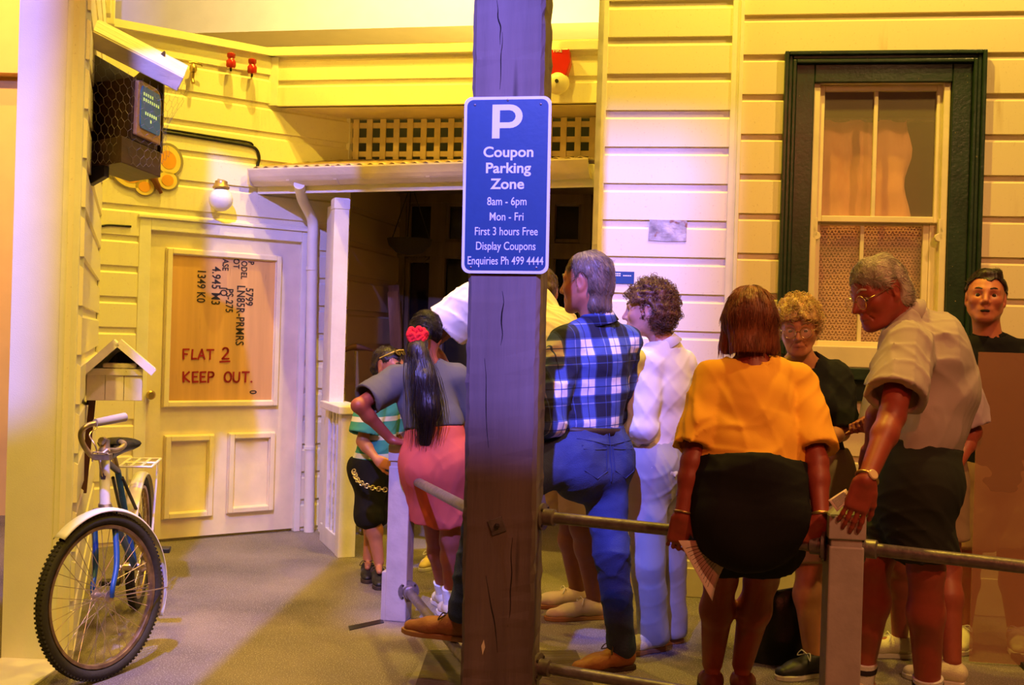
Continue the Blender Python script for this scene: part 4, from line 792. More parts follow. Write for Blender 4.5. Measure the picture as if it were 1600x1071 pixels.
# handlebar
mb = MB(); mb.tube([lerp(HB, HT, .82), HT], .0115, 12); st = HT - Z * .005; mb.tube(spline([HT - Z * .02, HT + Z * .0, HT + Z * .004 + np.array([.0, -.03, 0])], 4), .016, 12); mb.build('stem', M_CHR, bi, True)
hbp = [W(168, 704, 4.44), W(150, 716, 4.40), W(133, 700, 4.37), W(126, 680, 4.36), W(134, 667, 4.36), W(152, 661, 4.40), W(194, 652, 4.52)]
mb = MB(); mb.tube(spline(hbp, 7), .011, 12); mb.build('handlebar', M_CHR, bi, True)
mb = MB(); mb.tube([W(149, 661, 4.39), W(170, 657, 4.45), W(195, 652, 4.523)], [.0165, .0175, .0185], 14); mb.build('grip', pm('grey_rubber_grip', (.42, .38, .36), .7), bi, True)
hb2 = [W(168, 704, 4.44), W(182, 704, 4.52), W(194, 696, 4.60), W(190, 691, 4.72), W(180, 691, 4.82)]
mb = MB(); mb.tube(spline(hb2, 7), .011, 12); mb.build('handlebar', M_CHR, bi, True)
mb = MB(); mb.tube([W(188, 691, 4.74), W(176, 691, 4.84)], .0165, 12); mb.build('grip', M_BLK, bi, True)
mb = MB(); mb.tube(spline([W(152, 668, 4.40), W(140, 680, 4.38), W(150, 700, 4.36), W(160, 745, 4.42)], 6), .003, 6); mb.build('brake_cable', M_CHR, bi, True)
mb = MB(); c = W(160, 714, 4.38); mb.box(c, (.035, .02, .012)); mb.tube([c + np.array([-.04, 0, -.02]), c + np.array([-.03, -.02, .02]), c + np.array([.03, -.02, .015])], .004, 6); mb.build('lamp_bracket', M_CHR, bi, bevel=.003)
# frame and rear
ST = W(178, 703, 4.92); BBk = lerp(HB, HB + bb_ * .62, 1.0); BBk[2] = .29; RCn = HB + bb_ * 1.02; RCn[2] = .328; BBk[0] += .04
stp = lerp(BBk, np.array([ST[0], ST[1], ST[2]]), .82)
for nm, a, b, r_, m in (('top_tube', lerp(HB, HT, .7), stp, .014, M_BLK), ('down_tube', HB + Z * .02, BBk, .015, M_BLU), ('seat_tube', BBk, stp, .014, M_BLU), ('seat_post', stp, ST - Z * .03, .012, M_CHR)):
    mb = MB(); mb.tube([a, b], r_, 12); mb.build(nm, m, bi, True)
for sg_ in (-1, 1):
    for nm, a in (('seat_stay', stp - Z * .03), ('chain_stay', BBk)):
        mb = MB(); mb.tube([a + bs * sg_ * .02, RCn + bs * sg_ * .055], .008, 8); mb.build(nm, M_BLK, bi, True)
rh, rn, rv = wheel(RCn, bb_, bs, 'rear_wheel'); fender(RCn, rh, rv, rn, -15, 165, 'rear_fender')
sd_ = spline([ST + bb_ * -.15, ST + bb_ * -.02, ST + bb_ * .1, ST + bb_ * .15], 5); mb = MB(); 
vs = []; K = 16
for i, p in enumerate(sd_):
    t = i / (len(sd_) - 1); w_ = .024 + .088 * (t ** 1.5) * (1 if t < .9 else .85); 
    for k in range(K):
        a = 2 * math.pi * k / K; vs.append(p + bs * w_ * math.cos(a) + Z * (.028 * math.sin(a) * (1.0 if math.sin(a) > 0 else 1.3) + .015 * t))
mb.raw(vs, [(i * K + k, i * K + (k + 1) % K, (i + 1) * K + (k + 1) % K, (i + 1) * K + k) for i in range(len(sd_) - 1) for k in range(K)] + [tuple(range(K))[::-1], tuple((len(sd_) - 1) * K + k for k in range(K))]); mb.build('saddle', M_BLK, bi, True)
cr0 = RCn + Z * .40 - bb_ * .05
for u in np.linspace(-.075, .075, 4): mb = MB(); mb.tube([cr0 + bs * u - bb_ * .15, cr0 + bs * u + bb_ * .2], .006, 6); mb.build('carrier_bar', M_WHT, bi)
for u in (-.15, .02, .2): mb = MB(); mb.tube([cr0 - bs * .08 + bb_ * u, cr0 + bs * .08 + bb_ * u], .006, 6); mb.build('carrier_bar', M_WHT, bi)
for sg_ in (-1, 1): mb = MB(); mb.tube([cr0 + bs * sg_ * .075 + bb_ * .1, RCn + bs * sg_ * .06], .006, 6); mb.build('carrier_stay', M_WHT, bi)
mb = MB(); mb.lathe(BBk + bs * .03, bs, [(.085, 0), (.085, .004), (.03, .005), (.012, .03)], 24); mb.lathe(BBk - bs * .05, bs, [(.02, 0), (.02, .1)], 12); mb.build('chainset', M_CHR, bi, True)
for sg_ in (-1, 1):
    e2 = BBk + bs * sg_ * .075 + (Z * .1 * sg_ + bb_ * -.12 * sg_); mb = MB(); mb.tube([BBk + bs * sg_ * .065, e2], .009, 8); mb.build('crank', M_CHR, bi); mb = MB(); mb.box(e2 + bs * sg_ * .05, (.045, .032, .011), (bs, bb_, Z)); mb.build('pedal', M_BLK, bi, bevel=.004)
mb = MB(); mb.prism([BBk + bs * .055 + Z * .1, BBk + bs * .055 - Z * .09, RCn + bs * .055 - Z * .04, RCn + bs * .055 + Z * .04], bs * .012); mb.build('chain_guard', M_BLK, bi, bevel=.004)
# ---------------------------------------------------------------- smooth bodies: blended volumes turned into one continuous surface
class Vol:
    def __init__(s): s.ops = []
    def add(s, lo, hi, fn, k=.02, op='u'): s.ops.append((np.minimum(lo, hi), np.maximum(lo, hi), fn, k, op)); return s
    def cone(s, a, b, ra, rb, k=.02, op='u', flat=1.0, wide=None, cut=None, hole=None):   # tapered limb; flat<1 squeezes it across 'wide'
        a = np.asarray(a, float); b = np.asarray(b, float)
        ax = b - a; L = np.linalg.norm(ax) + 1e-9; ax = ax / L
        if wide is not None:
            w = np.asarray(wide, float); w = nrm(w - ax * (w @ ax)); t = np.cross(ax, w)
        def fn(P):
            q = P - a; y = q @ ax
            if wide is not None:
                x = np.sqrt((q @ w) ** 2 + ((q @ t) / flat) ** 2)
            else:
                x = np.sqrt(np.maximum((q * q).sum(-1) - y * y, 0))
            c = np.clip(y / L, 0, 1)
            if ra != rb:
                sl = (ra - rb) / L; c = np.clip((y + x * sl) / L, 0, 1)
            d = np.sqrt(x * x + (y - c * L) ** 2) - (ra + (rb - ra) * c)
            if flat < 1: d = d * (.5 + .5 * flat)
            if cut is not None: 
                for cp, cn in cut: d = np.maximum(d, (P - cp) @ cn)
            if hole is not None:                                 # the open end of a sleeve
                ha, hb, hr = hole; hl = hb - ha; hq = np.clip(((P - ha) @ hl) / (hl @ hl), 0, 1); d = np.maximum(d, hr - np.sqrt(((P - ha - hq[..., None] * hl) ** 2).sum(-1)))
            return d
        r = max(ra, rb); return s.add(np.minimum(a - r, b - r), np.maximum(a + r, b + r), fn, k, op)
    def ball(s, c, r, k=.02, op='u'): return s.cone(c, np.asarray(c, float) + [0, 0, 1e-4], r, r, k, op)
    def ell(s, c, rad, ax=None, k=.02, op='u', cut=None):
        c = np.asarray(c, float); rad = np.asarray(rad, float); ax = np.eye(3) if ax is None else np.asarray(ax, float)
        def fn(P):
            q = (P - c) @ ax.T; k0 = np.sqrt(((q / rad) ** 2).sum(-1)); k1 = np.sqrt(((q / rad ** 2) ** 2).sum(-1)) + 1e-9
            d = k0 * (k0 - 1) / k1
            if cut is not None:
                for cp, cn in cut: d = np.maximum(d, (P - cp) @ cn)
            return d
        m = rad.max(); return s.add(c - m, c + m, fn, k, op)
    def box(s, c, half, ax=None, r=.01, k=.02, op='u'):
        c = np.asarray(c, float); half = np.asarray(half, float) - r; ax = np.eye(3) if ax is None else np.asarray(ax, float)
        def fn(P):
            q = np.abs((P - c) @ ax.T) - half; return np.sqrt((np.maximum(q, 0) ** 2).sum(-1)) + np.minimum(q.max(-1), 0) - r
        m = np.linalg.norm(half) + r; return s.add(c - m, c + m, fn, k, op)
    def plane(s, p, n, lo=None, hi=None):                        # removes what lies beyond the plane
        p = np.asarray(p, float); n = nrm(n); s.ops.append((lo, hi, lambda P: (P - p) @ n, 0, 'i')); return s
    def mesh(s, h, noise=None):
        U_ = [o for o in s.ops if o[4] == 'u']; lo = np.min([o[0] for o in U_], 0) - 4 * h - .02; hi = np.max([o[1] for o in U_], 0) + 4 * h + .02
        n = np.ceil((hi - lo) / h).astype(int) + 1; f = np.full(n, .06, np.float32)
        gx = [lo[i] + h * np.arange(n[i]) for i in range(3)]
        for a, b, fn, k, op in s.ops:
            if a is None: i0 = np.zeros(3, int); i1 = n
            else:
                pad = (k + 3 * h) if op != 'i' else 0
                i0 = np.clip(np.floor((a - pad - lo) / h).astype(int), 0, n); i1 = np.clip(np.ceil((b + pad - lo) / h).astype(int) + 1, 0, n)
            if (i1 <= i0).any(): continue
            sl = tuple(slice(i0[i], i1[i]) for i in range(3)); G = np.stack(np.meshgrid(*[gx[i][sl[i]] for i in range(3)], indexing='ij'), -1)
            d = fn(G).astype(np.float32); c = f[sl]
            if op == 'u':
                t = np.clip(.5 + .5 * (c - d) / max(k, 1e-6), 0, 1); f[sl] = c * (1 - t) + d * t - k * t * (1 - t)
            elif op == 's':
                t = np.clip(.5 - .5 * (c + d) / max(k, 1e-6), 0, 1); f[sl] = c * (1 - t) - d * t + k * t * (1 - t)
            else: f[sl] = np.maximum(c, d)
        if noise is not None:
            near = np.abs(f) < .03; idx = np.argwhere(near); f[near] += noise(lo + idx * h).astype(np.float32)
        f[0] = f[-1] = .05; f[:, 0] = f[:, -1] = .05; f[:, :, 0] = f[:, :, -1] = .05
        return surfnets(f, lo, h)
_C8 = np.array([(i >> 2 & 1, i >> 1 & 1, i & 1) for i in range(8)])
_E12 = [(a, b) for a in range(8) for b in range(a + 1, 8) if bin(a ^ b).count('1') == 1]
def surfnets(f, lo, h):
    s = f < 0; m = np.zeros(tuple(np.array(f.shape) - 1), np.int8)
    for c in _C8: m += s[c[0]:f.shape[0] - 1 + c[0], c[1]:f.shape[1] - 1 + c[1], c[2]:f.shape[2] - 1 + c[2]]
    cells = np.argwhere((m > 0) & (m < 8)); idx = np.full(m.shape, -1, np.int32); idx[tuple(cells.T)] = np.arange(len(cells))
    v8 = np.stack([f[tuple((cells + c).T)] for c in _C8], 1); pos = np.zeros((len(cells), 3)); cnt = np.zeros(len(cells))
    for a, b in _E12:
        fa, fb = v8[:, a], v8[:, b]; q = (fa < 0) != (fb < 0); t = np.where(q, fa / np.where(q, fa - fb, 1), 0)[:, None]
        pos += np.where(q[:, None], _C8[a] + t * (_C8[b] - _C8[a]), 0); cnt += q
    V_ = lo + h * (cells + pos / cnt[:, None]); faces = []
    for ax in range(3):
        u, v = (ax + 1) % 3, (ax + 2) % 3; a = [slice(0, -1)] * 3
        s0 = s[tuple(slice(0, -1) if i == ax else slice(1, -1) for i in range(3))]; s1 = s[tuple(slice(1, None) if i == ax else slice(1, -1) for i in range(3))]
        q = np.argwhere(s0 != s1); off = np.zeros(3, int); off[u] = off[v] = 1; q = q + off
        eu = np.eye(3, dtype=int)[u]; ev = np.eye(3, dtype=int)[v]
        quad = np.stack([idx[tuple((q - eu - ev).T)], idx[tuple((q - ev).T)], idx[tuple(q.T)], idx[tuple((q - eu).T)]], 1)
        fl = ~s[tuple(q.T)]; quad[fl] = quad[fl][:, ::-1]; faces.append(quad)
    return V_, np.vstack(faces)
def vol_obj(name, vol, h, mat, parent, noise=None, color=None, smooth=2):
    v, f = vol.mesh(h, noise); return quad_obj(name, v, f, mat, parent, color, smooth)
def quad_obj(name, v, f, mat, parent, color=None, smooth=0):
    if smooth:                                                   # light relaxing of the net
        n = len(v); 
        for _ in range(smooth):
            acc = np.zeros((n, 3)); cnt = np.zeros(n)
            for k in range(4):
                a, b = f[:, k], f[:, (k + 1) % 4]
                for i_, j_ in ((a, b), (b, a)):
                    for c in range(3): acc[:, c] += np.bincount(i_, v[j_, c], n)
                    cnt += np.bincount(i_, minlength=n)
            v = v * .5 + .5 * acc / np.maximum(cnt, 1)[:, None]
    me = bpy.data.meshes.new(name); nv, nf = len(v), len(f)
    me.vertices.add(nv); me.vertices.foreach_set('co', v.astype(np.float32).ravel()); me.loops.add(nf * 4); me.loops.foreach_set('vertex_index', f.astype(np.int32).ravel())
    me.polygons.add(nf); me.polygons.foreach_set('loop_start', np.arange(0, nf * 4, 4, dtype=np.int32)); me.update(calc_edges=True); me.validate()
    me.polygons.foreach_set('use_smooth', np.ones(nf, bool))
    if color is not None:
        at_ = me.attributes.new('tint', 'FLOAT_COLOR', 'POINT'); c = color(v); at_.data.foreach_set('color', np.hstack([c, np.ones((nv, 1))]).astype(np.float32).ravel())
    return link(name, me, mat, parent)
def wrinkle(amp, freq, seed, aniso=(1, 1, 1), sharp=1.0):
    r = np.random.RandomState(seed); D = r.normal(size=(7, 3)); D /= np.linalg.norm(D, axis=1)[:, None]; ph = r.rand(7) * 6.28; fr = freq * (.6 + r.rand(7)); an = np.array(aniso)
    def fn(P):
        q = P * an; w = np.sin(q @ D[0] * freq * .4 + ph[0]) * .8; o = 0
        for i in range(7): o = o + (np.sin(q @ D[i] * fr[i] + ph[i] + w * 1.7) / 7 * 1.8)
        return amp * (np.abs(o) ** sharp) * np.sign(o)
    return fn
def creases(amp, freq, seed):
    r = np.random.RandomState(seed); D = r.normal(size=(6, 3)); D /= np.linalg.norm(D, axis=1)[:, None]; ph = r.rand(8) * 6.28
    def fn(P):
        o = 0; w = np.stack([np.sin(P @ D[i] * freq * .5 + ph[i]) for i in range(3)], -1) * .035; q = P + w
        for i in range(3): o = o + (1 - np.minimum(1, np.abs(np.sin(q @ D[3 + i] * freq * (.8 + .35 * i) + ph[3 + i])) * 1.6)) ** 2
        m = .5 + .5 * np.sin(P @ D[0] * 9 + ph[6]); return amp * (.3 - o) * (.35 + .65 * m)
    return fn
def strands(name, lines, r, mat, parent, n=3):
    """many thin tubes of equal point count as one mesh"""
    Ls = np.asarray(lines, float); N, K, _ = Ls.shape; T = np.gradient(Ls, axis=1); T /= np.linalg.norm(T, axis=2)[..., None] + 1e-9
    ref = np.where(np.abs(T[..., 2:3]) < .9, np.array([0, 0, 1.0]), np.array([1.0, 0, 0])); X = np.cross(T, ref); X /= np.linalg.norm(X, axis=2)[..., None] + 1e-9; Y = np.cross(T, X)
    tap = np.sin(np.linspace(.5, math.pi - .15, K))[None, :, None]; tap = np.clip(tap, .25, 1)
    V_ = np.stack([Ls + r * tap * (math.cos(2 * math.pi * k / n) * X + math.sin(2 * math.pi * k / n) * Y) for k in range(n)], 2)   # N,K,n,3
    id_ = np.arange(N * K * n).reshape(N, K, n); a = id_[:, :-1]; b = id_[:, 1:]
    f = np.stack([a, np.roll(a, -1, 2), np.roll(b, -1, 2), b], -1).reshape(-1, 4)
    return quad_obj(name, V_.reshape(-1, 3), f, mat, parent)
# ---------------------------------------------------------------- people
def skin(name, col, lip=(.35, .06, .05)):
    m = bpy.data.materials.new(name); m.use_nodes = True; nt = m.node_tree; b = nt.nodes['Principled BSDF']
    a = _n(nt, 'ShaderNodeAttribute'); a.attribute_name = 'tint'; no = _n(nt, 'ShaderNodeTexNoise'); no.inputs['Scale'].default_value = 35; tc = _n(nt, 'ShaderNodeTexCoord'); nt.links.new(tc.outputs['Object'], no.inputs[0])
    mx = _n(nt, 'ShaderNodeMixRGB'); mx.blend_type = 'MULTIPLY'; mx.inputs[0].default_value = .25; nt.links.new(a.outputs['Color'], mx.inputs[1]); nt.links.new(no.outputs[0], mx.inputs[2]); nt.links.new(mx.outputs[0], b.inputs['Base Color'])
    b.inputs['Roughness'].default_value = .48; b.inputs['Subsurface Weight'].default_value = .08; b.inputs['Subsurface Radius'].default_value = (.01, .004, .002); b.inputs['Subsurface Scale'].default_value = .5
    n2 = _n(nt, 'ShaderNodeTexNoise'); n2.inputs['Scale'].default_value = 260; nt.links.new(tc.outputs['Object'], n2.inputs[0]); bp = _n(nt, 'ShaderNodeBump'); bp.inputs['Strength'].default_value = .12; bp.inputs['Distance'].default_value = .003; nt.links.new(n2.outputs[0], bp.inputs['Height']); nt.links.new(bp.outputs[0], b.inputs['Normal'])
    m['col'] = col; MATS[name] = m; return m
SK = skin('skin', (.62, .36, .25))
def cloth(name, col, var=.08, rough=.85, bump=.12, bs=420): return pm(name, col, rough, var=var, scale=5, bump=bump, bscale=bs, sheen=.0, spec=.15)
def hairmat(name, col, col2=None, rough=.4):
    m = pm(name, col, rough, var=.45, scale=26, stretch=(1, 1, .25), bump=.6, bscale=70); return m
M_EYEW = pm('eye_white', (.72, .66, .60), .25, var=.02); M_IRIS = pm('iris', (.05, .035, .02), .15); M_LENS = glass('spectacle_lens', (.9, .85, .8), .10, .02); M_FRAME = pm('gold_frame', (.65, .48, .22), .25, .9)
def frame_of(fwd, up):
    f = nrm(fwd); u = np.asarray(up, float); u = nrm(u - f * (u @ f)); r = np.cross(f, u); return np.array([r, f, u])
class Head:
    def __init__(s, C, fwd, up=(0, 0, 1), size=1.0): s.C = np.asarray(C, float); s.A = frame_of(fwd, up); s.k = size
    def p(s, x, y, z): return s.C + s.k * (np.array([x, y, z]) @ s.A)
def head_vol(v, H, neck, female=False, old=False, nose=1.0, fat=1.0):
    p, k, A = H.p, H.k, H.A; e = lambda c, r, kk=.02, op='u': v.ell(p(*c), np.array(r) * k, A, kk * k, op)
    cap = lambda a, b, ra, rb, kk=.015, op='u': v.cone(p(*a), p(*b), ra * k, rb * k, kk * k, op)
    e((0, -.014, .032), (.073, .092, .083)); e((0, .012, .02), (.068, .076, .075), .03); e((0, .026, -.035), (.058 * fat, .062, .075), .03)
    for s in (-1, 1):
        cap((s * .053 * fat, -.002, -.052), (s * .02, .072, -.098), .018, .016, .035); e((s * .041, .056, -.022), (.022, .022, .02), .03)
        cap((s * .012, .083, .024), (s * .045, .068, .022), .0105, .010, .018)
    e((0, .078, -.098), (.02, .014, .015), .02)
    for s in (-1, 1): e((s * .0325, .095, .003), (.0205, .0175, .0125), .010, 's')
    for s in (-1, 1):                                             # lids
        cap((s * .016, .0795, .0095), (s * .048, .0715, .0075), .0066, .0058, .005); cap((s * .017, .0785, -.0085), (s * .047, .0715, -.0070), .0052, .0050, .005)
    n_ = nose; cap((0, .086, .018), (0, .090 + .022 * n_, -.028), .0075, .0115, .016); 
    for s in (-1, 1): e((s * .0125, .091 + .004 * n_, -.034), (.0085, .011, .0085), .01)
    e((0, .082, -.064), (.028, .014, .018), .02)
    cap((-.024, .0815, -.0655), (0, .095, -.0605), .0045, .0068, .006); cap((.024, .0815, -.0655), (0, .095, -.0605), .0045, .0068, .006)
    cap((-.020, .081, -.0745), (0, .0925, -.0775), .005, .0075, .006); cap((.020, .081, -.0745), (0, .0925, -.0775), .005, .0075, .006)
    if old:
        for s in (-1, 1): cap((s * .018, .092, -.045), (s * .032, .076, -.075), .0028, .0028, .006, 's'); e((s * .03, .05, -.095), (.018, .02, .014), .02)
    for s in (-1, 1):                                             # ears
        a2 = A.copy(); q = R(28 * s); a2[0] = A[0] * math.cos(q) - A[1] * math.sin(q); a2[1] = A[1] * math.cos(q) + A[0] * math.sin(q)
        v.ell(p(s * .076, -.012, -.004), np.array([.0085, .019, .032]) * k, a2, .008 * k); v.ell(p(s * .086, -.008, -.002), np.array([.006, .010, .018]) * k, a2, .006 * k, 's'); v.ball(p(s * .073, -.004, -.032), .009 * k, .008 * k)
    nb = np.asarray(neck, float); rn = (.047 if female else .056) * k
    v.cone(p(0, -.022, -.055), nb, rn, rn * 1.08, .03); 
def head_tint(H, base, lip, female):
    base = np.array(base); lip = np.array(lip)
    def fn(v):
        q = ((v - H.C) / H.k) @ H.A.T; c = np.tile(base, (len(v), 1)); near = np.linalg.norm(q, axis=1) < .16
        m = np.exp(-((q[:, 0] / .0235) ** 2 + ((q[:, 2] + .069) / .0095) ** 2)) * (q[:, 1] > .07) * near; c = c * (1 - m[:, None] * .85) + lip * m[:, None] * .85
        ck = np.exp(-(((np.abs(q[:, 0]) - .045) / .022) ** 2 + ((q[:, 2] + .03) / .025) ** 2)) * (q[:, 1] > .03) * near; c = c * (1 - .12 * ck[:, None] * np.array([0, 1, 1]))
        ml = near * (q[:, 1] > .082) * np.exp(-((q[:, 0] / .02) ** 2 + ((q[:, 2] + .0693) / .0022) ** 2)); c = c * (1 - .75 * ml[:, None]); return c
    return fn
def eyes(H, root, brow=None, bmat=None, open_=1.0, look=(0, 0)):
    for s in (-1, 1):
        c = H.p(s * .0325, .0712, .0005); mb = MB(); r = .0130 * H.k; mb.lathe(c, H.A[1], [(r * math.cos(R(a)), r * math.sin(R(a))) for a in range(-85, 86, 17)], 16); e = mb.build('eye', M_EYEW, root, True)
        d = nrm(H.A[1] + H.A[0] * look[0] + H.A[2] * look[1]); mb = MB(); mb.lathe(c, d, [(.0088 * H.k, r * .70), (.0080 * H.k, r * .86), (.0045 * H.k, r * 1.0), (.0, r * 1.04)], 14); mb.build('iris', M_IRIS, e, True)
        if brow:
            mb = MB(); P = spline([H.p(s * .014, .0945, .026 + brow * .4), H.p(s * .032, .0875, .033 + brow), H.p(s * .052, .071, .026 + brow * .3)], 5); mb.tube(P, [.0022] + [.0042] * (len(P) - 3) + [.003, .0015], 6); mb.build('eyebrow', bmat, root, True)
def spectacles(H, root, r=.022):
    sp = thing_part('spectacles', root); 
    for s in (-1, 1):
        c = H.p(s * .034, .104, -.004); mb = MB(); mb.tube([c + H.k * r * (math.cos(a) * H.A[0] * 1.08 + math.sin(a) * H.A[2]) for a in np.linspace(0, 2 * math.pi, 24, endpoint=False)], .0013, 6, closed=True)
        mb.tube(spline([H.p(s * .058, .101, .004), H.p(s * .074, .085, .007), H.p(s * .080, .02, .012), H.p(s * .083, -.012, .014), H.p(s * .082, -.026, -.006)], 4), .0012, 6)
        if s == 1: mb.tube(spline([H.p(-.011, .105, .0), H.p(0, .109, .004), H.p(.011, .105, .0)], 4), .0012, 6)
        mb.build('spectacle_frame', M_FRAME, root, True)
        mb = MB(); mb.lathe(c, H.A[1], [(r * H.k * .97, 0), (r * H.k * .97, .001)], 20); mb.build('spectacle_lens', M_LENS, root)
def thing_part(n, root): return root
def hand(v, wrist, d, palm_n, side, curl=.4, spread=.06, s=1.0, thumb=.6, curls=None):
    """palm and five separate fingers; side=+1: thumb towards cross(d, palm_n)"""
    d = nrm(d); n = nrm(np.asarray(palm_n) - d * (np.asarray(palm_n) @ d)); t = np.cross(d, n) * side; w = np.asarray(wrist, float)
    pc = w + d * .05 * s; v.box(pc, np.array([.040, .052, .0145]) * s, np.array([t, d, n]), .013 * s, .012)
    v.cone(w, w + d * .03 * s, .027 * s, .03 * s, .015, flat=.65, wide=t)
    v.ell(w + d * .035 * s + t * .026 * s + n * .008 * s, np.array([.018, .03, .016]) * s, np.array([t, d, n]), .012)
    for i, (x, ln, r) in enumerate(((.030, .074, .0085), (.0105, .083, .0088), (-.010, .077, .0083), (-.029, .060, .0075))):
        p = w + d * .096 * s + t * x * s; a = 0; cu = curl * (1 + .12 * i) if curls is None else curls[i]; dd0 = nrm(d + t * x * spread / .03)
        for j, fr in enumerate((.45, .31, .24)):
            a += cu * (.75, 1.0, .7)[j]; dd = dd0 * math.cos(a) + n * math.sin(a); q = p + dd * ln * fr * s; v.cone(p, q, r * s * (1 - .07 * j), r * s * (.95 - .09 * j), .005); p = q
    p = w + d * .03 * s + t * .036 * s; a = .35; 
    for j, (ln, r) in enumerate(((.04, .0125), (.034, .010), (.026, .0092))):
        dd = nrm(d * math.cos(thumb) + t * math.sin(thumb) * .9 + n * (.25 + .25 * j)); q = p + dd * ln * s; v.cone(p, q, r * s, r * s * .9, .008); p = q; thumb *= .75
class Person:
    """joints in the place's coordinates; builds the skin as one surface, clothes as children"""
    def __init__(s, label, J, size=1.0, fat=1.0, female=False, group=None, tone=(.60, .34, .23), lip=(.36, .10, .08), old=False, nose=1.0, cat='person'):
        s.J = {k: np.asarray(v, float) for k, v in J.items()}; J = s.J; s.k = size; s.fat = fat; s.female = female; s.tone = tone; s.lip = lip; s.old = old; s.nose = nose
        J['mS'] = (J['shL'] + J['shR']) / 2; J['mH'] = (J['hipL'] + J['hipR']) / 2; s.ax = nrm(J['mS'] - J['mH']); L = np.linalg.norm(J['mS'] - J['mH'])
        J.setdefault('waist', lerp(J['mH'], J['mS'], .38)); J.setdefault('chest', lerp(J['mH'], J['mS'], .76))
        s.cr = nrm(J['shR'] - J['shL']); s.pr = nrm(J['hipR'] - J['hipL']); s.cf = np.cross(s.ax, s.cr); s.pf = np.cross(nrm(J['waist'] - J['mH']), s.pr)
        g = J['mH'].copy(); g[2] = 0; s.root = thing('person', label, cat, g, group); s.H = None
    def torso(s, v, e=0.0, fat=None, hip=True, k=.035, waistk=1.0):
        J, f, z = s.J, fat or s.fat, s.k
        hw, ww, cw = (.168, .140 * waistk, .160) if not s.female else (.172, .132 * waistk, .142)
        A, B, C_, T = J['mH'], J['waist'], J['chest'], J['mS']
        if hip: v.cone(A, B, hw * z * f + e, ww * z * f + e, k, flat=.70, wide=s.pr)
        else: v.cone(lerp(A, B, .3), B, ww * z * f + e, ww * z * f + e, k, flat=.70, wide=s.pr)
        v.cone(B, C_, ww * z * f + e, cw * z * f + e, k, flat=.70, wide=lerp(s.pr, s.cr, .6)); v.cone(C_, lerp(C_, T, .75), cw * z * f + e, .125 * z * f + e, k, flat=.66, wide=s.cr)
        for a in ('L', 'R'): v.cone(J['neck'] - s.ax * .005, J['sh' + a], .045 * z + e, .046 * z + e, .03)
        v.cone(J['shL'], J['shR'], .05 * z + e, .05 * z + e, .04)
        if s.female:
            for q in (-1, 1): v.ball(J['chest'] + s.cf * .085 * z * f + s.cr * q * .07 * z, .058 * z * f + e * .6, .04)
    def seat(s, v, e=0.0, fat=None):
        J, z, f = s.J, s.k, fat or s.fat
        for a, q in (('L', -1), ('R', 1)): v.ell(J['hip' + a] - s.pf * .045 * z * f + nrm(J['waist'] - J['mH']) * -.015, np.array([.088, .085, .10]) * z * f + e, np.array([s.pr, s.pf, np.cross(s.pr, s.pf)]), .05)
    def arm(s, v, a, e=0.0, t0=0, t1=2.0, cutn=True, k=.02, carve=.016):      # t in 0..1 upper arm, 1..2 forearm
        J, z, f = s.J, s.k, .5 + .5 * s.fat; S_, E, Wr = J['sh' + a], J['el' + a], J['wr' + a]; r = [.050, .040, .039, .029] if not s.female else [.046, .037, .034, .0255]; r = [q * z * f + e for q in r]
        if t1 <= 1:
            Q = lerp(S_, E, t1); d = nrm(E - S_); re = lerp(r[0], r[1], t1) + e * .25; v.cone(S_, Q, r[0], re, k, cut=[(Q, d)], hole=(Q - d * .03, Q + d * .05, re - carve)); return Q, nrm(E - S_), lerp(r[0], r[1], t1) + e * .25
        v.cone(S_, E, r[0], r[1], k)
        if t1 < 2: Q = lerp(E, Wr, t1 - 1); d = nrm(Wr - E); re = lerp(r[2], r[3], t1 - 1); v.cone(E, Q, r[2], re, k, cut=[(Q, d)], hole=(Q - d * .02, Q + d * .05, re - min(carve, .010))); return Q, nrm(Wr - E), lerp(r[2], r[3], t1 - 1)
        M = lerp(E, Wr, .3); v.cone(E, M, r[1] * .98, r[2] * 1.06, k); v.cone(M, Wr, r[2] * 1.06, r[3], k, flat=.9, wide=s.cr if abs(s.cr @ nrm(Wr - E)) < .9 else s.ax)
    def leg(s, v, a, e=0.0, t1=2.0, k=.03, flare=0.0):
        J, z, f = s.J, s.k, s.fat; Hh, K, An = J['hip' + a], J['kn' + a], J['an' + a]; r = [q * z * (.35 + .65 * f) + e for q in (.092, .058, .054, .058, .038)]
        if s.female: r[0] *= 1.02
        if t1 <= 1: Q = lerp(Hh, K, t1); v.cone(Hh, Q, r[0], lerp(r[0], r[1], t1) + flare, k, cut=[(Q, nrm(K - Hh))]); return
        v.cone(Hh, K, r[0], r[1], k); back = -s.pf
        kd = nrm(K - Hh); sd = nrm(An - K); bend = nrm(K - (Hh + An) / 2) if np.linalg.norm(K - (Hh + An) / 2) > .03 else s.pf
        if t1 < 2: Q = lerp(K, An, t1 - 1); v.cone(K, Q, r[1], lerp(r[2], r[4], t1 - 1) + flare, k, cut=[(Q, sd)]); return
        if e == 0:
            v.cone(K, lerp(K, An, .32) - bend * .018 * z, r[2], r[3], k); v.cone(lerp(K, An, .32) - bend * .018 * z, An, r[3], r[4], k)
        else: v.cone(K, An, r[1] * .97, max(r[4], r[1] * .8) + flare, k, cut=[(An + sd * .035 * z, sd)])
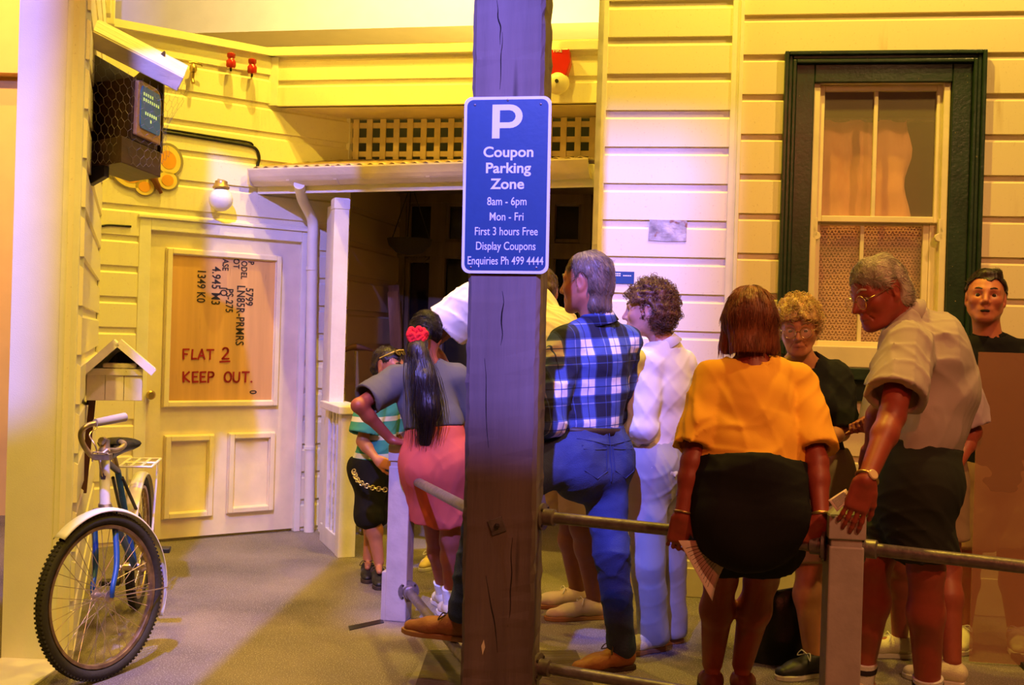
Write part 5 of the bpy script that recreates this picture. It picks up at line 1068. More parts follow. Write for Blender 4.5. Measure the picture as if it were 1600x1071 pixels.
    def body(s, head=None, hands=None, h=.0052, feet=True, **kw):
        v = Vol(); J = s.J; s.torso(v); s.seat(v)
        for a in 'LR':
            s.arm(v, a); s.leg(v, a)
            fd = s.foot_dir(a); v.cone(J['an' + a] - Z * .035 * s.k - fd * .01, J['an' + a] - Z * .052 * s.k + fd * .11 * s.k, .030 * s.k, .020 * s.k, .01)
        for a, kwh in (hands or {}).items(): hand(v, J['wr' + a], s=s.k * (.94 if s.female else 1.0), **kwh)
        if head is not None: s.H = head; head_vol(v, head, J['neck'], s.female, s.old, s.nose, **kw)
        col = head_tint(head, s.tone, s.lip, s.female) if head is not None else (lambda q: np.tile(np.array(s.tone), (len(q), 1)))
        s.bodyo = vol_obj('body', v, h, SK, s.root, color=col, smooth=1); return s
    def foot_dir(s, a):
        d = s.J.get('toe' + a); d = (d - s.J['an' + a]) if d is not None else s.pf.copy(); d = d.copy(); d[2] = 0; return nrm(d)
    def shirt(s, mat, e=.014, sleeve=.62, hem=0.0, fat=None, amp=.004, seed=1, ease=.012, collar=None, name='shirt', neck_r=.062, h=.007, front_open=None, untuck=True, flare=0.0, arms='LR', waistk=1.0, ak=.012, hemr=None, carve=.016, extra=None):
        v = Vol(); J = s.J; s.torso(v, e, fat, hip=untuck, waistk=waistk); op = []
        if untuck: 
            up = nrm(J['waist'] - J['mH']); s.seat(v, e * .8, fat); v.cone(J['mH'] - up * .12, J['waist'], .165 * s.k * (fat or s.fat) + e + flare, .14 * s.k * (fat or s.fat) * waistk + e, .03, flat=.72, wide=s.pr)
        upv = nrm(J['waist'] - J['mH']); P = J['mH'] + upv * hem; m_ = .40; v.ops.append((P - np.array([m_, m_, .35]), P + np.array([m_, m_, .25]), (lambda X, P=P, u=upv: (P - X) @ u), 0, 'i'))
        for a in arms: op.append(s.arm(v, a, e + ease, t1=sleeve, k=ak, carve=carve))
        if extra: extra(v)
        N = nrm(s.H.p(0, -.02, -.05) - J['neck']) if s.H is not None else s.ax
        v.cone(J['neck'] - N * .02 + s.cf * .0, J['neck'] + N * .12, neck_r * s.k, neck_r * s.k * 1.3, .006, 's')
        w1 = wrinkle(amp, 26, seed, (1, 1, 1.5), 1.0); w2 = creases(amp * 1.1, 30, seed + 9)
        o = vol_obj(name, v, h, mat, s.root, noise=lambda P: w1(P) + w2(P))
        if collar: s.collar(mat, collar)
        else:
            me = o.data; nv = len(me.vertices); co = np.empty(nv * 3); me.vertices.foreach_get('co', co); co = co.reshape(-1, 3); q = co - J['neck']; y = q @ N; x = q - np.outer(y, N); rr = np.linalg.norm(x, axis=1); e1 = nrm(np.cross(N, [0, 1, .01])); e2 = np.cross(N, e1); an = np.arctan2(x @ e2, x @ e1); ring = []
            for a in np.linspace(-math.pi, math.pi, 40, endpoint=False):
                da = np.abs((an - a + math.pi) % (2 * math.pi) - math.pi); m = (da < .16) & (rr < neck_r * s.k * 1.5) & (y > -.12)
                if m.any(): b_ = np.flatnonzero(m)[np.argsort(rr[m])[:6]]; ring.append((a, rr[b_].mean(), y[b_].max()))
            if len(ring) > 30:
                R3 = np.array(ring)
                for _ in range(4): R3[:, 1:] = (R3[:, 1:] + np.roll(R3[:, 1:], 1, 0) + np.roll(R3[:, 1:], -1, 0)) / 3
                mb = MB(); mb.tube([J['neck'] + N * y_ + (e1 * math.cos(a) + e2 * math.sin(a)) * (r_ + .002) for a, r_, y_ in R3], .0075, 8, closed=True); mb.build('neckband', mat, s.root, True)
        return o
    def collar(s, mat, hgt=.035, r=.066):
        J = s.J; up = nrm(s.H.p(0, -.022, -.06) - J['neck']); f = s.cf - up * (s.cf @ up); f = nrm(f); rr = np.cross(f, up); N = 28; vs = []
        for i in range(N + 1):
            a = R(25 + 310 * i / N) + math.pi / 2; d = rr * math.cos(a) * 1.0 + f * math.sin(a) * 1.02; dip = .018 * max(0, math.sin(a))
            b = J['neck'] + up * (.012 - dip); vs += [b + d * r * s.k, b + up * hgt + d * r * .93 * s.k, b + up * (hgt * 1.0) + d * r * .99 * s.k, b + d * r * 1.32 * s.k - up * (.012 + .02 * max(0, math.sin(a)))]
        mb = MB(); mb.raw(vs, [(4 * i + j, 4 * i + 4 + j, 4 * i + 5 + j, 4 * i + 1 + j) for i in range(N) for j in range(3)]); o = mb.build('collar', mat, s.root, True, fix=True); md = o.modifiers.new('s', 'SOLIDIFY'); md.thickness = .003
    def trousers(s, mat, length=2.0, e=.014, top=.13, amp=.004, seed=3, fat=None, flare=0.0, name='trousers', h=.007, belt=None, skirt=None, tw=.150, extra=None):
        v = Vol(); J = s.J; f = fat or s.fat; up = nrm(J['waist'] - J['mH'])
        v.cone(J['mH'] - up * .02, J['mH'] + up * .14 * s.k, .168 * s.k * f + e, tw * s.k * f + e, .04, flat=.74, wide=s.pr); s.seat(v, e, fat)
        if extra: extra(v)
        if skirt is None:
            for a in 'LR': s.leg(v, a, e, t1=length, k=.035, flare=flare)
        else:
            kn = (J['knL'] + J['knR']) / 2; Q = lerp(J['mH'], kn, skirt); wd_ = np.linalg.norm(J['knL'] - J['knR']) / 2
            v.cone(J['mH'], Q, .172 * s.k * f + e, .15 * s.k * f + e + flare, .04, flat=.78, wide=s.pr, cut=[(Q, nrm(Q - J['mH']))])
            for a in 'LR': v.cone(J['hip' + a], lerp(J['hip' + a], J['kn' + a], skirt), .1 * s.k * f + e, .09 * s.k + e + flare * .6, .05, cut=[(Q, nrm(Q - J['mH']))])
            v.cone(Q - nrm(Q - J['mH']) * .03, Q + nrm(Q - J['mH']) * .02, .15 * s.k * f + e + flare - .012, .15 * s.k * f + e + flare - .01, .004, 's', flat=.78, wide=s.pr)
        P = J['mH'] + up * top * s.k; v.ops.append((P - .3, P + .3, (lambda X, P=P, u=up: np.where(np.linalg.norm((X - P) - ((X - P) @ u)[..., None] * u, axis=-1) < .27 * max(1, s.fat), (X - P) @ u, -1.0)), 0, 'i'))
        w1 = wrinkle(amp, 24, seed, (1, 1, 1.3)); w2 = creases(amp * .9, 28, seed + 5); o = vol_obj(name, v, h, mat, s.root, noise=lambda Q: w1(Q) + w2(Q))
        if belt:
            mb = MB(); w = s.pr; t = np.cross(up, w); rw = .150 * s.k * f + e + .004; P2 = P - up * .02
            ring = [P2 + w * rw * math.cos(a) + t * rw * .74 * math.sin(a) for a in np.linspace(0, 2 * math.pi, 40, endpoint=False)]; vs = [q + up * dz for q in ring for dz in (-.017, .017)]
            mb.raw(vs, [(2 * i, 2 * ((i + 1) % 40), 2 * ((i + 1) % 40) + 1, 2 * i + 1) for i in range(40)]); b_ = mb.build('belt', belt, s.root, True); md = b_.modifiers.new('s', 'SOLIDIFY'); md.thickness = .005
        return o
    def shoe(s, a, mat, sole, L=.27, laces=None, sock=None, high=0.0, sole_h=.022):
        J = s.J; z = s.k; fd = s.foot_dir(a); An = J['an' + a]; zb = J['toe' + a][2] if ('toe' + a) in J else 0.0; heel = An - fd * .055 * z; heel = np.array([heel[0], heel[1], zb]); sd = np.cross(fd, Z); L = L * z
        v = Vol(); b = lambda x, y, zz: heel + fd * x * L + sd * y + Z * zz
        v.cone(b(.12, 0, sole_h + .025), b(.30, 0, sole_h + .03), .036 * z, .038 * z, .03); v.cone(b(.12, 0, sole_h + .04 + high * .5), b(.2, 0, sole_h + .055 + high), .034 * z, .038 * z, .03); v.cone(b(.30, 0, sole_h + .035), b(.62, 0, sole_h + .018), .042 * z, .040 * z, .03, flat=.85, wide=sd); v.cone(b(.62, 0, sole_h + .014), b(.86, 0, sole_h + .008), .046 * z, .034 * z, .03, flat=.75, wide=sd)
        v.cone(b(.22, 0, sole_h + .075 + high), b(.2, 0, sole_h + .2 + high), .030 * z, .05 * z, .006, 's')
        lo = heel - .4; v.ops.append((None, None, lambda X: (zb + sole_h - .002) - X[..., 2], 0, 'i')); o = vol_obj('shoe', v, .005, mat, s.root)
        prof = [(0, .028), (.06, .036), (.2, .038), (.35, .037), (.5, .042), (.66, .050), (.8, .047), (.92, .034), (1.0, .012)]
        out = [b(x, y * z, 0) for x, y in prof] + [b(x, -y * z, 0) for x, y in prof[::-1]]; mb = MB(); mb.prism(out, Z * sole_h); mb.build('sole', sole, o, bevel=.004)
        if laces is not None:
            for i in range(4):
                x = .40 + .075 * i; zz = sole_h + .066 - .011 * i; mb = MB(); mb.tube(spline([b(x - .02, -.024 * z, zz - .008), b(x, 0, zz + .004), b(x + .02, .024 * z, zz - .008)], 4), .003, 6); mb.build('lace', laces, o, True)
            mb = MB(); 
            for q in (-1, 1): mb.tube(spline([b(.38, 0, sole_h + .076), b(.40, q * .03, sole_h + .085), b(.44, q * .045, sole_h + .06), b(.39, q * .01, sole_h + .074)], 4), .0025, 6)
            mb.build('bow', laces, o, True)
        if sock is not None:
            d = nrm(J['kn' + a] - An); mb = MB(); mb.lathe(np.array(An) - d * .05, d, [(.046 * z, 0), (.050 * z, .05), (.053 * z, .09), (.054 * z, .115), (.049 * z, .117)], 20); so = mb.build('sock', sock if not isinstance(sock, tuple) else sock[0], s.root, True)
            if isinstance(sock, tuple): mb = MB(); mb.lathe(np.array(An) + d * .026, d, [(.0538 * z, 0), (.0550 * z, .022)], 20); mb.build('sock_band', sock[1], so, True)
        return o
# ---- hair
def hair_cap(H, root, mat, vol=.012, front=.055, hairline=.052, side=.0, nape=-.06, noise=None, h=.005, extra=None, back=1.0, peak=.004, rec=.006):
    v = Vol(); p, k, A = H.p, H.k, H.A
    v.ell(p(0, -.014, .034), np.array([.073 + vol, .092 + vol * back, .083 + vol]) * k, A, .01); v.ell(p(0, -.052, -.02), np.array([.062 + vol * .6, .05 + vol, .058]) * k, A, .03); v.cone(p(-.032, -.05, nape + .035), p(.032, -.05, nape + .035), .034 * k, .034 * k, .03)
    if extra: extra(v)
    # clear the face: in front of a slanted plane below the hairline, and below the nape
    def face(X):
        q = ((X - H.C) / k) @ A.T; x, y, z = np.abs(q[..., 0]), q[..., 1], q[..., 2]
        hl = hairline + peak * np.maximum(0, 1 - x / .02) - .45 * np.maximum(0, x - .045) + rec * np.exp(-((x - .04) / .016) ** 2)
        a = np.minimum(y - (front - .55 * np.maximum(0, x - .03)), hl - z)                   # front and below the hairline
        b = np.minimum(y - (.010 + side - .35 * np.maximum(0, -.012 - z)), .030 - z)          # sideburns
        b2 = np.minimum(y - (-.022 + side), -.022 - z)
        d = 1 - np.sqrt(((y + .013) / .026) ** 2 + ((z + .002) / .040) ** 2)                  # the ears stay free
        d = np.minimum(d * .03, x - .058)
        return np.maximum(np.maximum(np.maximum(a, b), b2), np.maximum(nape - z, d)) * k
    v.ops.append((None, None, face, 0, 'i')); return vol_obj('hair', v, h, mat, root, noise=noise, smooth=1)
def hair_strands(H, root, mat, n, start, fn, r=.0011, K=7, seed=1, name='hair_strands'):
    rs = np.random.RandomState(seed); L_ = []
    for i in range(n):
        q = fn(rs)
        if q is not None: L_.append([H.p(*c) for c in q])
    return strands(name, L_, r, mat, root)
def cap_point(u, w, vol): # u: 0 crown .. 1 rim; w azimuth (0 = front)
    th = u * math.pi * .62; return ((.074 + vol) * math.sin(th) * math.sin(w), -.014 + (.093 + vol) * math.sin(th) * math.cos(w), .034 + (.084 + vol) * math.cos(th))
def combed(vol, az=(0, 6.283), ul=(.1, 1.0), length=.45, jit=.004, swirl=.3, lift=.0):
    def fn(rs):
        w = rs.uniform(*az); u0 = rs.uniform(*ul); sw = rs.uniform(-swirl, swirl); out = []
        for j in range(7):
            t = j / 6; x, y, z = cap_point(min(u0 + t * length, 1.15), w + sw * t, vol + lift * t + rs.uniform(-jit, jit))
            if y > .045 and z < .048: return None
            if abs(x) > .05 and -.05 < y < .03 and z < .025: return None
            out.append((x, y, z))
        return out
    return fn
def curls(H, root, mat, n, vol, reach, rad=(.006, .012), seed=2, r=.0014, mask=None, name='curls'):
    rs = np.random.RandomState(seed); L_ = []; i = 0
    while len(L_) < n and i < n * 12:
        i += 1; w = rs.uniform(0, 6.283); u = rs.uniform(0, 1) ** .7 * 1.12; x, y, z = cap_point(u, w, vol + rs.uniform(-.3, 1) * reach)
        if mask and not mask(x, y, z): continue
        c = np.array([x, y, z]); d = nrm(c - np.array([0, -.014, .03])); a = nrm(np.cross(d, rs.normal(size=3))); b = np.cross(d, a); R_ = rs.uniform(*rad); ph = rs.uniform(0, 6.28); tw = rs.uniform(.6, 1.4)
        L_.append([H.p(*(c + (a * math.cos(ph + t * tw * 6.3) + d * math.sin(ph + t * tw * 6.3)) * R_ + b * (t - .5) * R_ * 2.2)) for t in np.linspace(0, 1, 9)])
    return strands(name, L_, r, mat, root)
def groom(o, H, n, length, flow=None, crown=(0, -.03, .13), lift=.0015, r=.0010, mat=None, parent=None, seed=1, K=6, jit=.35, name='hair_strands', wave=0.0, Rc=.10, keep=None):
    """strands that lie on a hair surface, combed away from the crown or along a flow"""
    me = o.data; me.calc_loop_triangles() if False else None; nv = len(me.vertices); co = np.empty(nv * 3); me.vertices.foreach_get('co', co); co = co.reshape(-1, 3); no = np.empty(nv * 3); me.vertex_normals.foreach_get('vector', no); no = no.reshape(-1, 3)
    rs = np.random.RandomState(seed); out_ = ((co - H.C) * no).sum(1) > 0; idx = np.flatnonzero(out_)
    if keep is not None: q = ((co - H.C) / H.k) @ H.A.T; idx = idx[keep(q[idx])]
    ids = rs.choice(idx, n); P, N = co[ids], no[ids]; f = (P - H.p(*crown)) if flow is None else np.tile(np.asarray(flow, float) @ H.A, (n, 1))
    f = f / (np.linalg.norm(f, axis=1)[:, None] + 1e-9) + rs.normal(size=(n, 3)) * jit * .5; T = f - N * (f * N).sum(1)[:, None]; T /= np.linalg.norm(T, axis=1)[:, None] + 1e-9; B = np.cross(N, T); L_ = length * rs.uniform(.6, 1.2, n); ph = rs.uniform(0, 6.28, n); s_ = np.linspace(0, 1, K); lines = []
    for t in s_:
        d = (L_ * t)[:, None]; lines.append(P + T * d + N * (lift * (.4 + t) - d * d / (2 * Rc)) + B * (wave * np.sin(ph + t * 6))[:, None])
    return strands(name, np.stack(lines, 1), r, mat, parent)
def curl_coat(o, H, n, rad=(.006, .012), r=.0013, mat=None, parent=None, seed=2, reach=.01, keep=None):
    me = o.data; nv = len(me.vertices); co = np.empty(nv * 3); me.vertices.foreach_get('co', co); co = co.reshape(-1, 3); no = np.empty(nv * 3); me.vertex_normals.foreach_get('vector', no); no = no.reshape(-1, 3); rs = np.random.RandomState(seed)
    idx = np.flatnonzero(((co - H.C) * no).sum(1) > 0); q = ((co - H.C) / H.k) @ H.A.T
    if keep is not None: idx = idx[keep(q[idx])]
    L_ = []
    for i in rs.choice(idx, n):
        d = no[i]; a = nrm(np.cross(d, rs.normal(size=3))); b = np.cross(d, a); R_ = rs.uniform(*rad); ph = rs.uniform(0, 6.28); tw = rs.uniform(.7, 1.6); c = co[i] + d * rs.uniform(-.3, 1) * reach
        L_.append([c + (a * math.cos(ph + t * tw * 6.3) + d * .8 * math.sin(ph + t * tw * 6.3)) * R_ + b * (t - .5) * R_ * 2.4 for t in np.linspace(0, 1, 9)])
    return strands('curls', L_, r, mat, parent)
# ---------------------------------------------------------------- the visitors
M_LEA = pm('brown_boot_leather', (.30, .11, .04), .6, var=.2, bump=.3, bscale=60); M_SOLB = pm('dark_rubber_sole', (.05, .03, .02), .8); M_SOLT = pm('tan_sole', (.34, .16, .07), .8); M_SOLW = pm('white_rubber_sole', (.72, .66, .55), .7)
M_CANV = pm('cream_canvas', (.74, .66, .46), .9, var=.08, bump=.3, bscale=200); M_BSH = pm('black_shoe', (.015, .013, .013), .5); M_LACE = pm('white_lace', (.82, .78, .70), .8); M_LACEB = pm('brown_lace', (.06, .03, .02), .8); M_SOCK = pm('white_sock', (.78, .76, .74), .9, bump=.4, bscale=200); M_SOCKB = pm('dark_sock_band', (.03, .02, .03), .9)
def face_wrist(P, a): J = P.J; return nrm(J['wr' + a] - J['el' + a])
def plaid(name):
    m = bpy.data.materials.new(name); m.use_nodes = True; nt = m.node_tree; b = nt.nodes['Principled BSDF']; b.inputs['Roughness'].default_value = .9
    tc = _n(nt, 'ShaderNodeTexCoord'); mp = _n(nt, 'ShaderNodeMapping'); mp.inputs['Rotation'].default_value = (0, R(4), R(-32)); nt.links.new(tc.outputs['Object'], mp.inputs[0]); sp = _n(nt, 'ShaderNodeSeparateXYZ'); nt.links.new(mp.outputs[0], sp.inputs[0])
    def band(src, per, ph, stops):
        a = _n(nt, 'ShaderNodeMath', operation='MULTIPLY_ADD'); nt.links.new(src, a.inputs[0]); a.inputs[1].default_value = 1 / per; a.inputs[2].default_value = ph
        f = _n(nt, 'ShaderNodeMath', operation='FRACT'); nt.links.new(a.outputs[0], f.inputs[0]); r = _n(nt, 'ShaderNodeValToRGB'); r.color_ramp.interpolation = 'CONSTANT'; nt.links.new(f.outputs[0], r.inputs[0])
        while len(r.color_ramp.elements) < len(stops): r.color_ramp.elements.new(.5)
        for e, (p, c) in zip(r.color_ramp.elements, stops): e.position = p; e.color = (c, c, c, 1)
        return r.outputs[0]
    st = [(0, .12), (.30, .1), (.31, .75), (.335, .12), (.42, .9), (.55, .35), (.575, .9), (.72, .9), (.74, .35), (.85, .9)]
    st = [(0, .06), (.14, .5), (.165, .06), (.33, .40), (.36, .95), (.54, .30), (.57, .95), (.76, .40), (.80, .06)]
    v = band(sp.outputs[0], .135, .42, st); h = band(sp.outputs[2], .165, .38, st)
    mu = _n(nt, 'ShaderNodeMixRGB'); mu.inputs[0].default_value = .5; nt.links.new(v, mu.inputs[1]); nt.links.new(h, mu.inputs[2])
    cr = _n(nt, 'ShaderNodeValToRGB'); nt.links.new(mu.outputs[0], cr.inputs[0]); E = cr.color_ramp.elements; E[0].position = .05; E[0].color = (.008, .010, .03, 1); E[1].position = .95; E[1].color = (.80, .76, .74, 1); e = E.new(.5); e.color = (.05, .09, .30, 1); e = E.new(.68); e.color = (.12, .18, .46, 1)
    nt.links.new(cr.outputs[0], b.inputs['Base Color']); no = _n(nt, 'ShaderNodeTexNoise'); no.inputs['Scale'].default_value = 220; nt.links.new(tc.outputs['Object'], no.inputs[0]); bp = _n(nt, 'ShaderNodeBump'); bp.inputs['Strength'].default_value = .2; bp.inputs['Distance'].default_value = .004; nt.links.new(no.outputs[0], bp.inputs['Height']); nt.links.new(bp.outputs[0], b.inputs['Normal']); MATS[name] = m; return m
def striped(name, c1, c2, per, duty):
    m = pm(name, c1, .9); nt = m.node_tree; b = nt.nodes['Principled BSDF']; tc = _n(nt, 'ShaderNodeTexCoord'); sp = _n(nt, 'ShaderNodeSeparateXYZ'); nt.links.new(tc.outputs['Object'], sp.inputs[0])
    a = _n(nt, 'ShaderNodeMath', operation='MULTIPLY'); nt.links.new(sp.outputs[2], a.inputs[0]); a.inputs[1].default_value = 1 / per; f = _n(nt, 'ShaderNodeMath', operation='FRACT'); nt.links.new(a.outputs[0], f.inputs[0]); g = _n(nt, 'ShaderNodeMath', operation='GREATER_THAN'); nt.links.new(f.outputs[0], g.inputs[0]); g.inputs[1].default_value = duty
    mx = _n(nt, 'ShaderNodeMixRGB'); nt.links.new(g.outputs[0], mx.inputs[0]); mx.inputs[1].default_value = (*c1, 1); mx.inputs[2].default_value = (*c2, 1); nt.links.new(mx.outputs[0], b.inputs['Base Color']); return m
def z0(p, z=0.0): p = np.array(p, float); p[2] = z; return p
M_DENIM = pm('blue_denim', (.035, .055, .16), .85, var=.25, scale=9, bump=.35, bscale=260)

# 1 man in the plaid shirt
A = Person('man in blue plaid shirt and jeans seen from behind, one boot up on the rail', dict(
    neck=W(934, 506, 4.62), shL=W(886, 536, 4.53), shR=W(974, 536, 4.72), waist=W(918, 650, 4.62), hipL=W(893, 712, 4.56), hipR=W(943, 712, 4.68), knL=W(758, 780, 4.36), anL=W(722, 958, 4.37), toeL=z0(W(655, 985, 4.44), .184),
    knR=W(955, 862, 4.58), anR=W(972, 1012, 4.66), toeR=z0(W(925, 1040, 4.60)), elL=W(857, 655, 4.46), wrL=W(800, 700, 4.68), elR=W(964, 645, 4.90), wrR=W(905, 610, 5.06)), size=1.04, tone=(.56, .20, .12))
HA = Head(W(917, 442, 4.62), (-.86, .50, -.06), (-.04, 0, 1), 1.07)
A.body(HA, dict(L=dict(d=face_wrist(A, 'L'), palm_n=(0, 0, -1), side=1), R=dict(d=face_wrist(A, 'R'), palm_n=(0, 0, -1), side=-1)))
MP = plaid('blue_plaid_flannel'); A.shirt(MP, e=.016, sleeve=1.93, hem=.07, seed=11, ease=.014, collar=.042, amp=.006, untuck=False)
JE = A.trousers(M_DENIM, e=.014, top=.12, seed=4, amp=.006, belt=pm('dark_belt', (.03, .015, .01), .5))
up_ = nrm(A.J['waist'] - A.J['mH'])
M_STIT = pm('denim_stitch', (.03, .045, .15), .8)
def on_seat(x, y):                                               # a point on the back of the jeans
    c = A.J['mH'] + A.pr * x + up_ * y - A.pf * .4; me = JE.data; n = len(me.vertices); co = np.empty(n * 3); me.vertices.foreach_get('co', co); co = co.reshape(-1, 3); q = co - c; d = q - np.outer(q @ A.pf, A.pf); return co[np.argmin((d * d).sum(1) + (q @ A.pf > .42) * 9)] - A.pf * .003
for x0 in (-.085, .075):
    mb = MB(); P = [on_seat(x0 + x, y) for x, y in ((-.06, .05), (.06, .05), (.058, -.055), (0, -.085), (-.058, -.055), (-.06, .05))]; mb.tube(P, .0018, 5); mb.tube([on_seat(x0 - .06, .038), on_seat(x0, .037), on_seat(x0 + .06, .038)], .0014, 5); mb.build('back_pocket', M_STIT, A.root)
mb = MB(); mb.tube([on_seat(0, y) for y in (.1, .06, .0, -.06, -.1)], .002, 5); mb.tube([on_seat(x, .075 - .02 * (1 - abs(x) / .15)) for x in np.linspace(-.15, .15, 9)], .002, 5); mb.build('seam', M_STIT, A.root)
A.shoe('R', M_LEA, M_SOLB, L=.29, laces=M_LACEB); A.shoe('L', M_LEA, M_SOLT, L=.31, laces=M_LACEB, sock=None, high=.03)
HM = hairmat('greying_brown_hair', (.20, .14, .10)); ho = hair_cap(HA, A.root, HM, .010, front=.04, hairline=.062, nape=-.125, extra=lambda v: v.cone(HA.p(0, -.055, -.02), HA.p(0, -.074, -.10), .056, .034, .03, flat=.75, wide=HA.A[0]), noise=wrinkle(.0025, 120, 3, (1, 1, .4)))
groom(ho, HA, 2600, .035, mat=HM, parent=A.root, seed=3, crown=(0, .02, .14), jit=.3)
eyes(HA, A.root, .004, HM)

# 2 woman with curly brown hair
B = Person('woman with curly brown hair in white blouse and pale trousers looking left', dict(
    neck=W(1038, 542, 4.97), shL=W(1010, 574, 4.87), shR=W(1062, 572, 5.05), hipL=W(1010, 728, 4.91), hipR=W(1040, 728, 5.03), knL=W(1012, 880, 4.87), anL=W(1022, 990, 4.95), toeL=z0(W(985, 1030, 4.89)), knR=W(1046, 880, 5.05), anR=W(1050, 980, 5.10), toeR=z0(W(1020, 1012, 5.05)),
    elL=W(1004, 668, 4.81), wrL=W(974, 676, 5.03), elR=W(1072, 660, 5.13), wrR=W(1010, 690, 5.23)), size=.985, fat=1.02, female=True, tone=(.66, .33, .24))
HB_ = Head(W(1014, 486, 4.96), (-.94, .30, -.04), (-.03, 0, 1), 1.03)
B.body(HB_, dict(L=dict(d=(-.6, .8, .1), palm_n=(0, 0, -1), side=1), R=dict(d=face_wrist(B, 'R'), palm_n=(0, 0, -1), side=-1)))
B.shirt(cloth('white_blouse', (.80, .78, .78)), e=.020, sleeve=1.85, hem=-.02, seed=21, amp=.0045, ease=.014, collar=.03, flare=.005)
B.trousers(cloth('pale_blue_grey_trousers', (.36, .37, .42)), e=.018, flare=.012, seed=22, amp=.006); 
for a in 'LR': B.shoe(a, M_CANV, M_SOLT, L=.25)
HM2 = hairmat('curly_brown_hair', (.13, .055, .03))
def xb(v): 
    for q in ((0, -.06, -.035), (.05, -.05, -.02), (-.05, -.05, -.02)): v.ball(HB_.p(*q), .058, .02)
ho = hair_cap(HB_, B.root, HM2, .024, front=.045, hairline=.058, nape=-.092, noise=wrinkle(.009, 130, 5), extra=xb, side=.006)
curl_coat(ho, HB_, 1300, mat=HM2, parent=B.root, seed=6, reach=.012)
eyes(HB_, B.root, .003, HM2)

# 3 woman in the orange shirt sitting on the rail
Cw = Person('woman in an orange t-shirt and black shorts sitting on the pipe rail, seen from behind', dict(
    neck=W(1176, 572, 3.93), shL=W(1116, 602, 3.92), shR=W(1242, 602, 3.95), waist=W(1168, 715, 3.84), chest=W(1174, 640, 3.89), hipL=W(1130, 798, 3.79), hipR=W(1206, 798, 3.78), knL=W(1126, 904, 4.12), anL=W(1113, 1036, 4.34), toeL=z0(W(1105, 1020, 4.6)), knR=W(1190, 904, 4.12), anR=W(1160, 1038, 4.34), toeR=z0(W(1168, 1020, 4.6)),
    elL=W(1082, 722, 3.80), wrL=W(1066, 808, 3.755), elR=W(1276, 722, 3.79), wrR=W(1283, 812, 3.69)), size=1.0, fat=1.12, female=True, tone=(.32, .055, .03))
HC = Head(W(1172, 506, 3.97), (.30, .94, -.12), (0, .05, 1), 1.0)
Cw.body(HC, dict(L=dict(d=(-.15, .15, -.97), palm_n=(.2, .95, 0), side=1, curls=(.75, .75, .75, .75), thumb=.7), R=dict(d=(-.35, .12, -.93), palm_n=(-.1, .95, 0), side=-1, curls=(.75, .75, .75, .75), thumb=.7)))
Cw.shirt(cloth('orange_jersey', (.90, .44, .045), bump=.12), e=.018, sleeve=.86, hem=.135, seed=31, amp=.007, ease=.018, ak=.004, carve=.028, untuck=False, neck_r=.075, fat=1.12, hemr=.245, waistk=1.2)
Cw.trousers(cloth('black_shorts_cloth', (.012, .012, .013)), length=.50, e=.016, top=.17, seed=32, fat=1.08, flare=.045, tw=.182, extra=lambda v: v.cone(Cw.J['mH'] + Z * .06, lerp(Cw.J['mH'], (Cw.J['knL'] + Cw.J['knR']) / 2, .66), .200, .196, .03, flat=.60, wide=Cw.pr, cut=[(lerp(Cw.J['mH'], (Cw.J['knL'] + Cw.J['knR']) / 2, .5), nrm((Cw.J['knL'] + Cw.J['knR']) / 2 - Cw.J['mH']))]))
for a in 'LR': Cw.shoe(a, pm('red_brown_loafer', (.16, .04, .03), .5), M_SOLB, L=.25)
HM3 = hairmat('auburn_bob_hair', (.24, .075, .03))
def xc(v):
    for x in (-1, 1): v.cone(HC.p(x * .06, -.02, .02), HC.p(x * .074, -.01, -.085), .036, .034, .03)
    v.cone(HC.p(0, -.06, .0), HC.p(0, -.068, -.10), .066, .062, .03, flat=.8, wide=HC.A[0])
v = Vol(); v.ell(HC.p(0, -.014, .036), (.092, .110, .10), HC.A, .02); xc(v)
v.ops.append((None, None, lambda X: (lambda q: np.maximum(np.minimum(q[..., 1] - (.055 - .3 * np.abs(q[..., 0])), .05 - q[..., 2]), -.115 - q[..., 2]))(((X - HC.C)) @ HC.A.T), 0, 'i'))
ho = vol_obj('hair', v, .006, HM3, Cw.root, noise=wrinkle(.003, 110, 8, (1, 1, .12)), smooth=1)
groom(ho, HC, 1300, .05, mat=HM3, parent=Cw.root, seed=9, crown=(0, -.01, .135), jit=.12, Rc=.10, K=8, keep=lambda q: q[:, 2] > .03)
groom(ho, HC, 1700, .05, flow=(0, 0, -1), mat=HM3, parent=Cw.root, seed=10, jit=.12, Rc=.5, K=8, keep=lambda q: (q[:, 2] < .05) & (q[:, 2] > -.085))
eyes(HC, Cw.root, .003, HM3)
for nm, a, mt, r_ in (('bangle', 'L', M_BRASS, .0035), ('wrist_watch', 'R', M_BRASS, .0055)):
    d = face_wrist(Cw, a); w = Cw.J['wr' + a] - d * .015; x = nrm(np.cross(d, Z)); y = np.cross(d, x); mb = MB(); mb.tube([w + (x * math.cos(t) + y * math.sin(t)) * .031 for t in np.linspace(0, 6.283, 28, endpoint=False)], r_, 8, closed=True); mb.build(nm, mt, Cw.root, True)

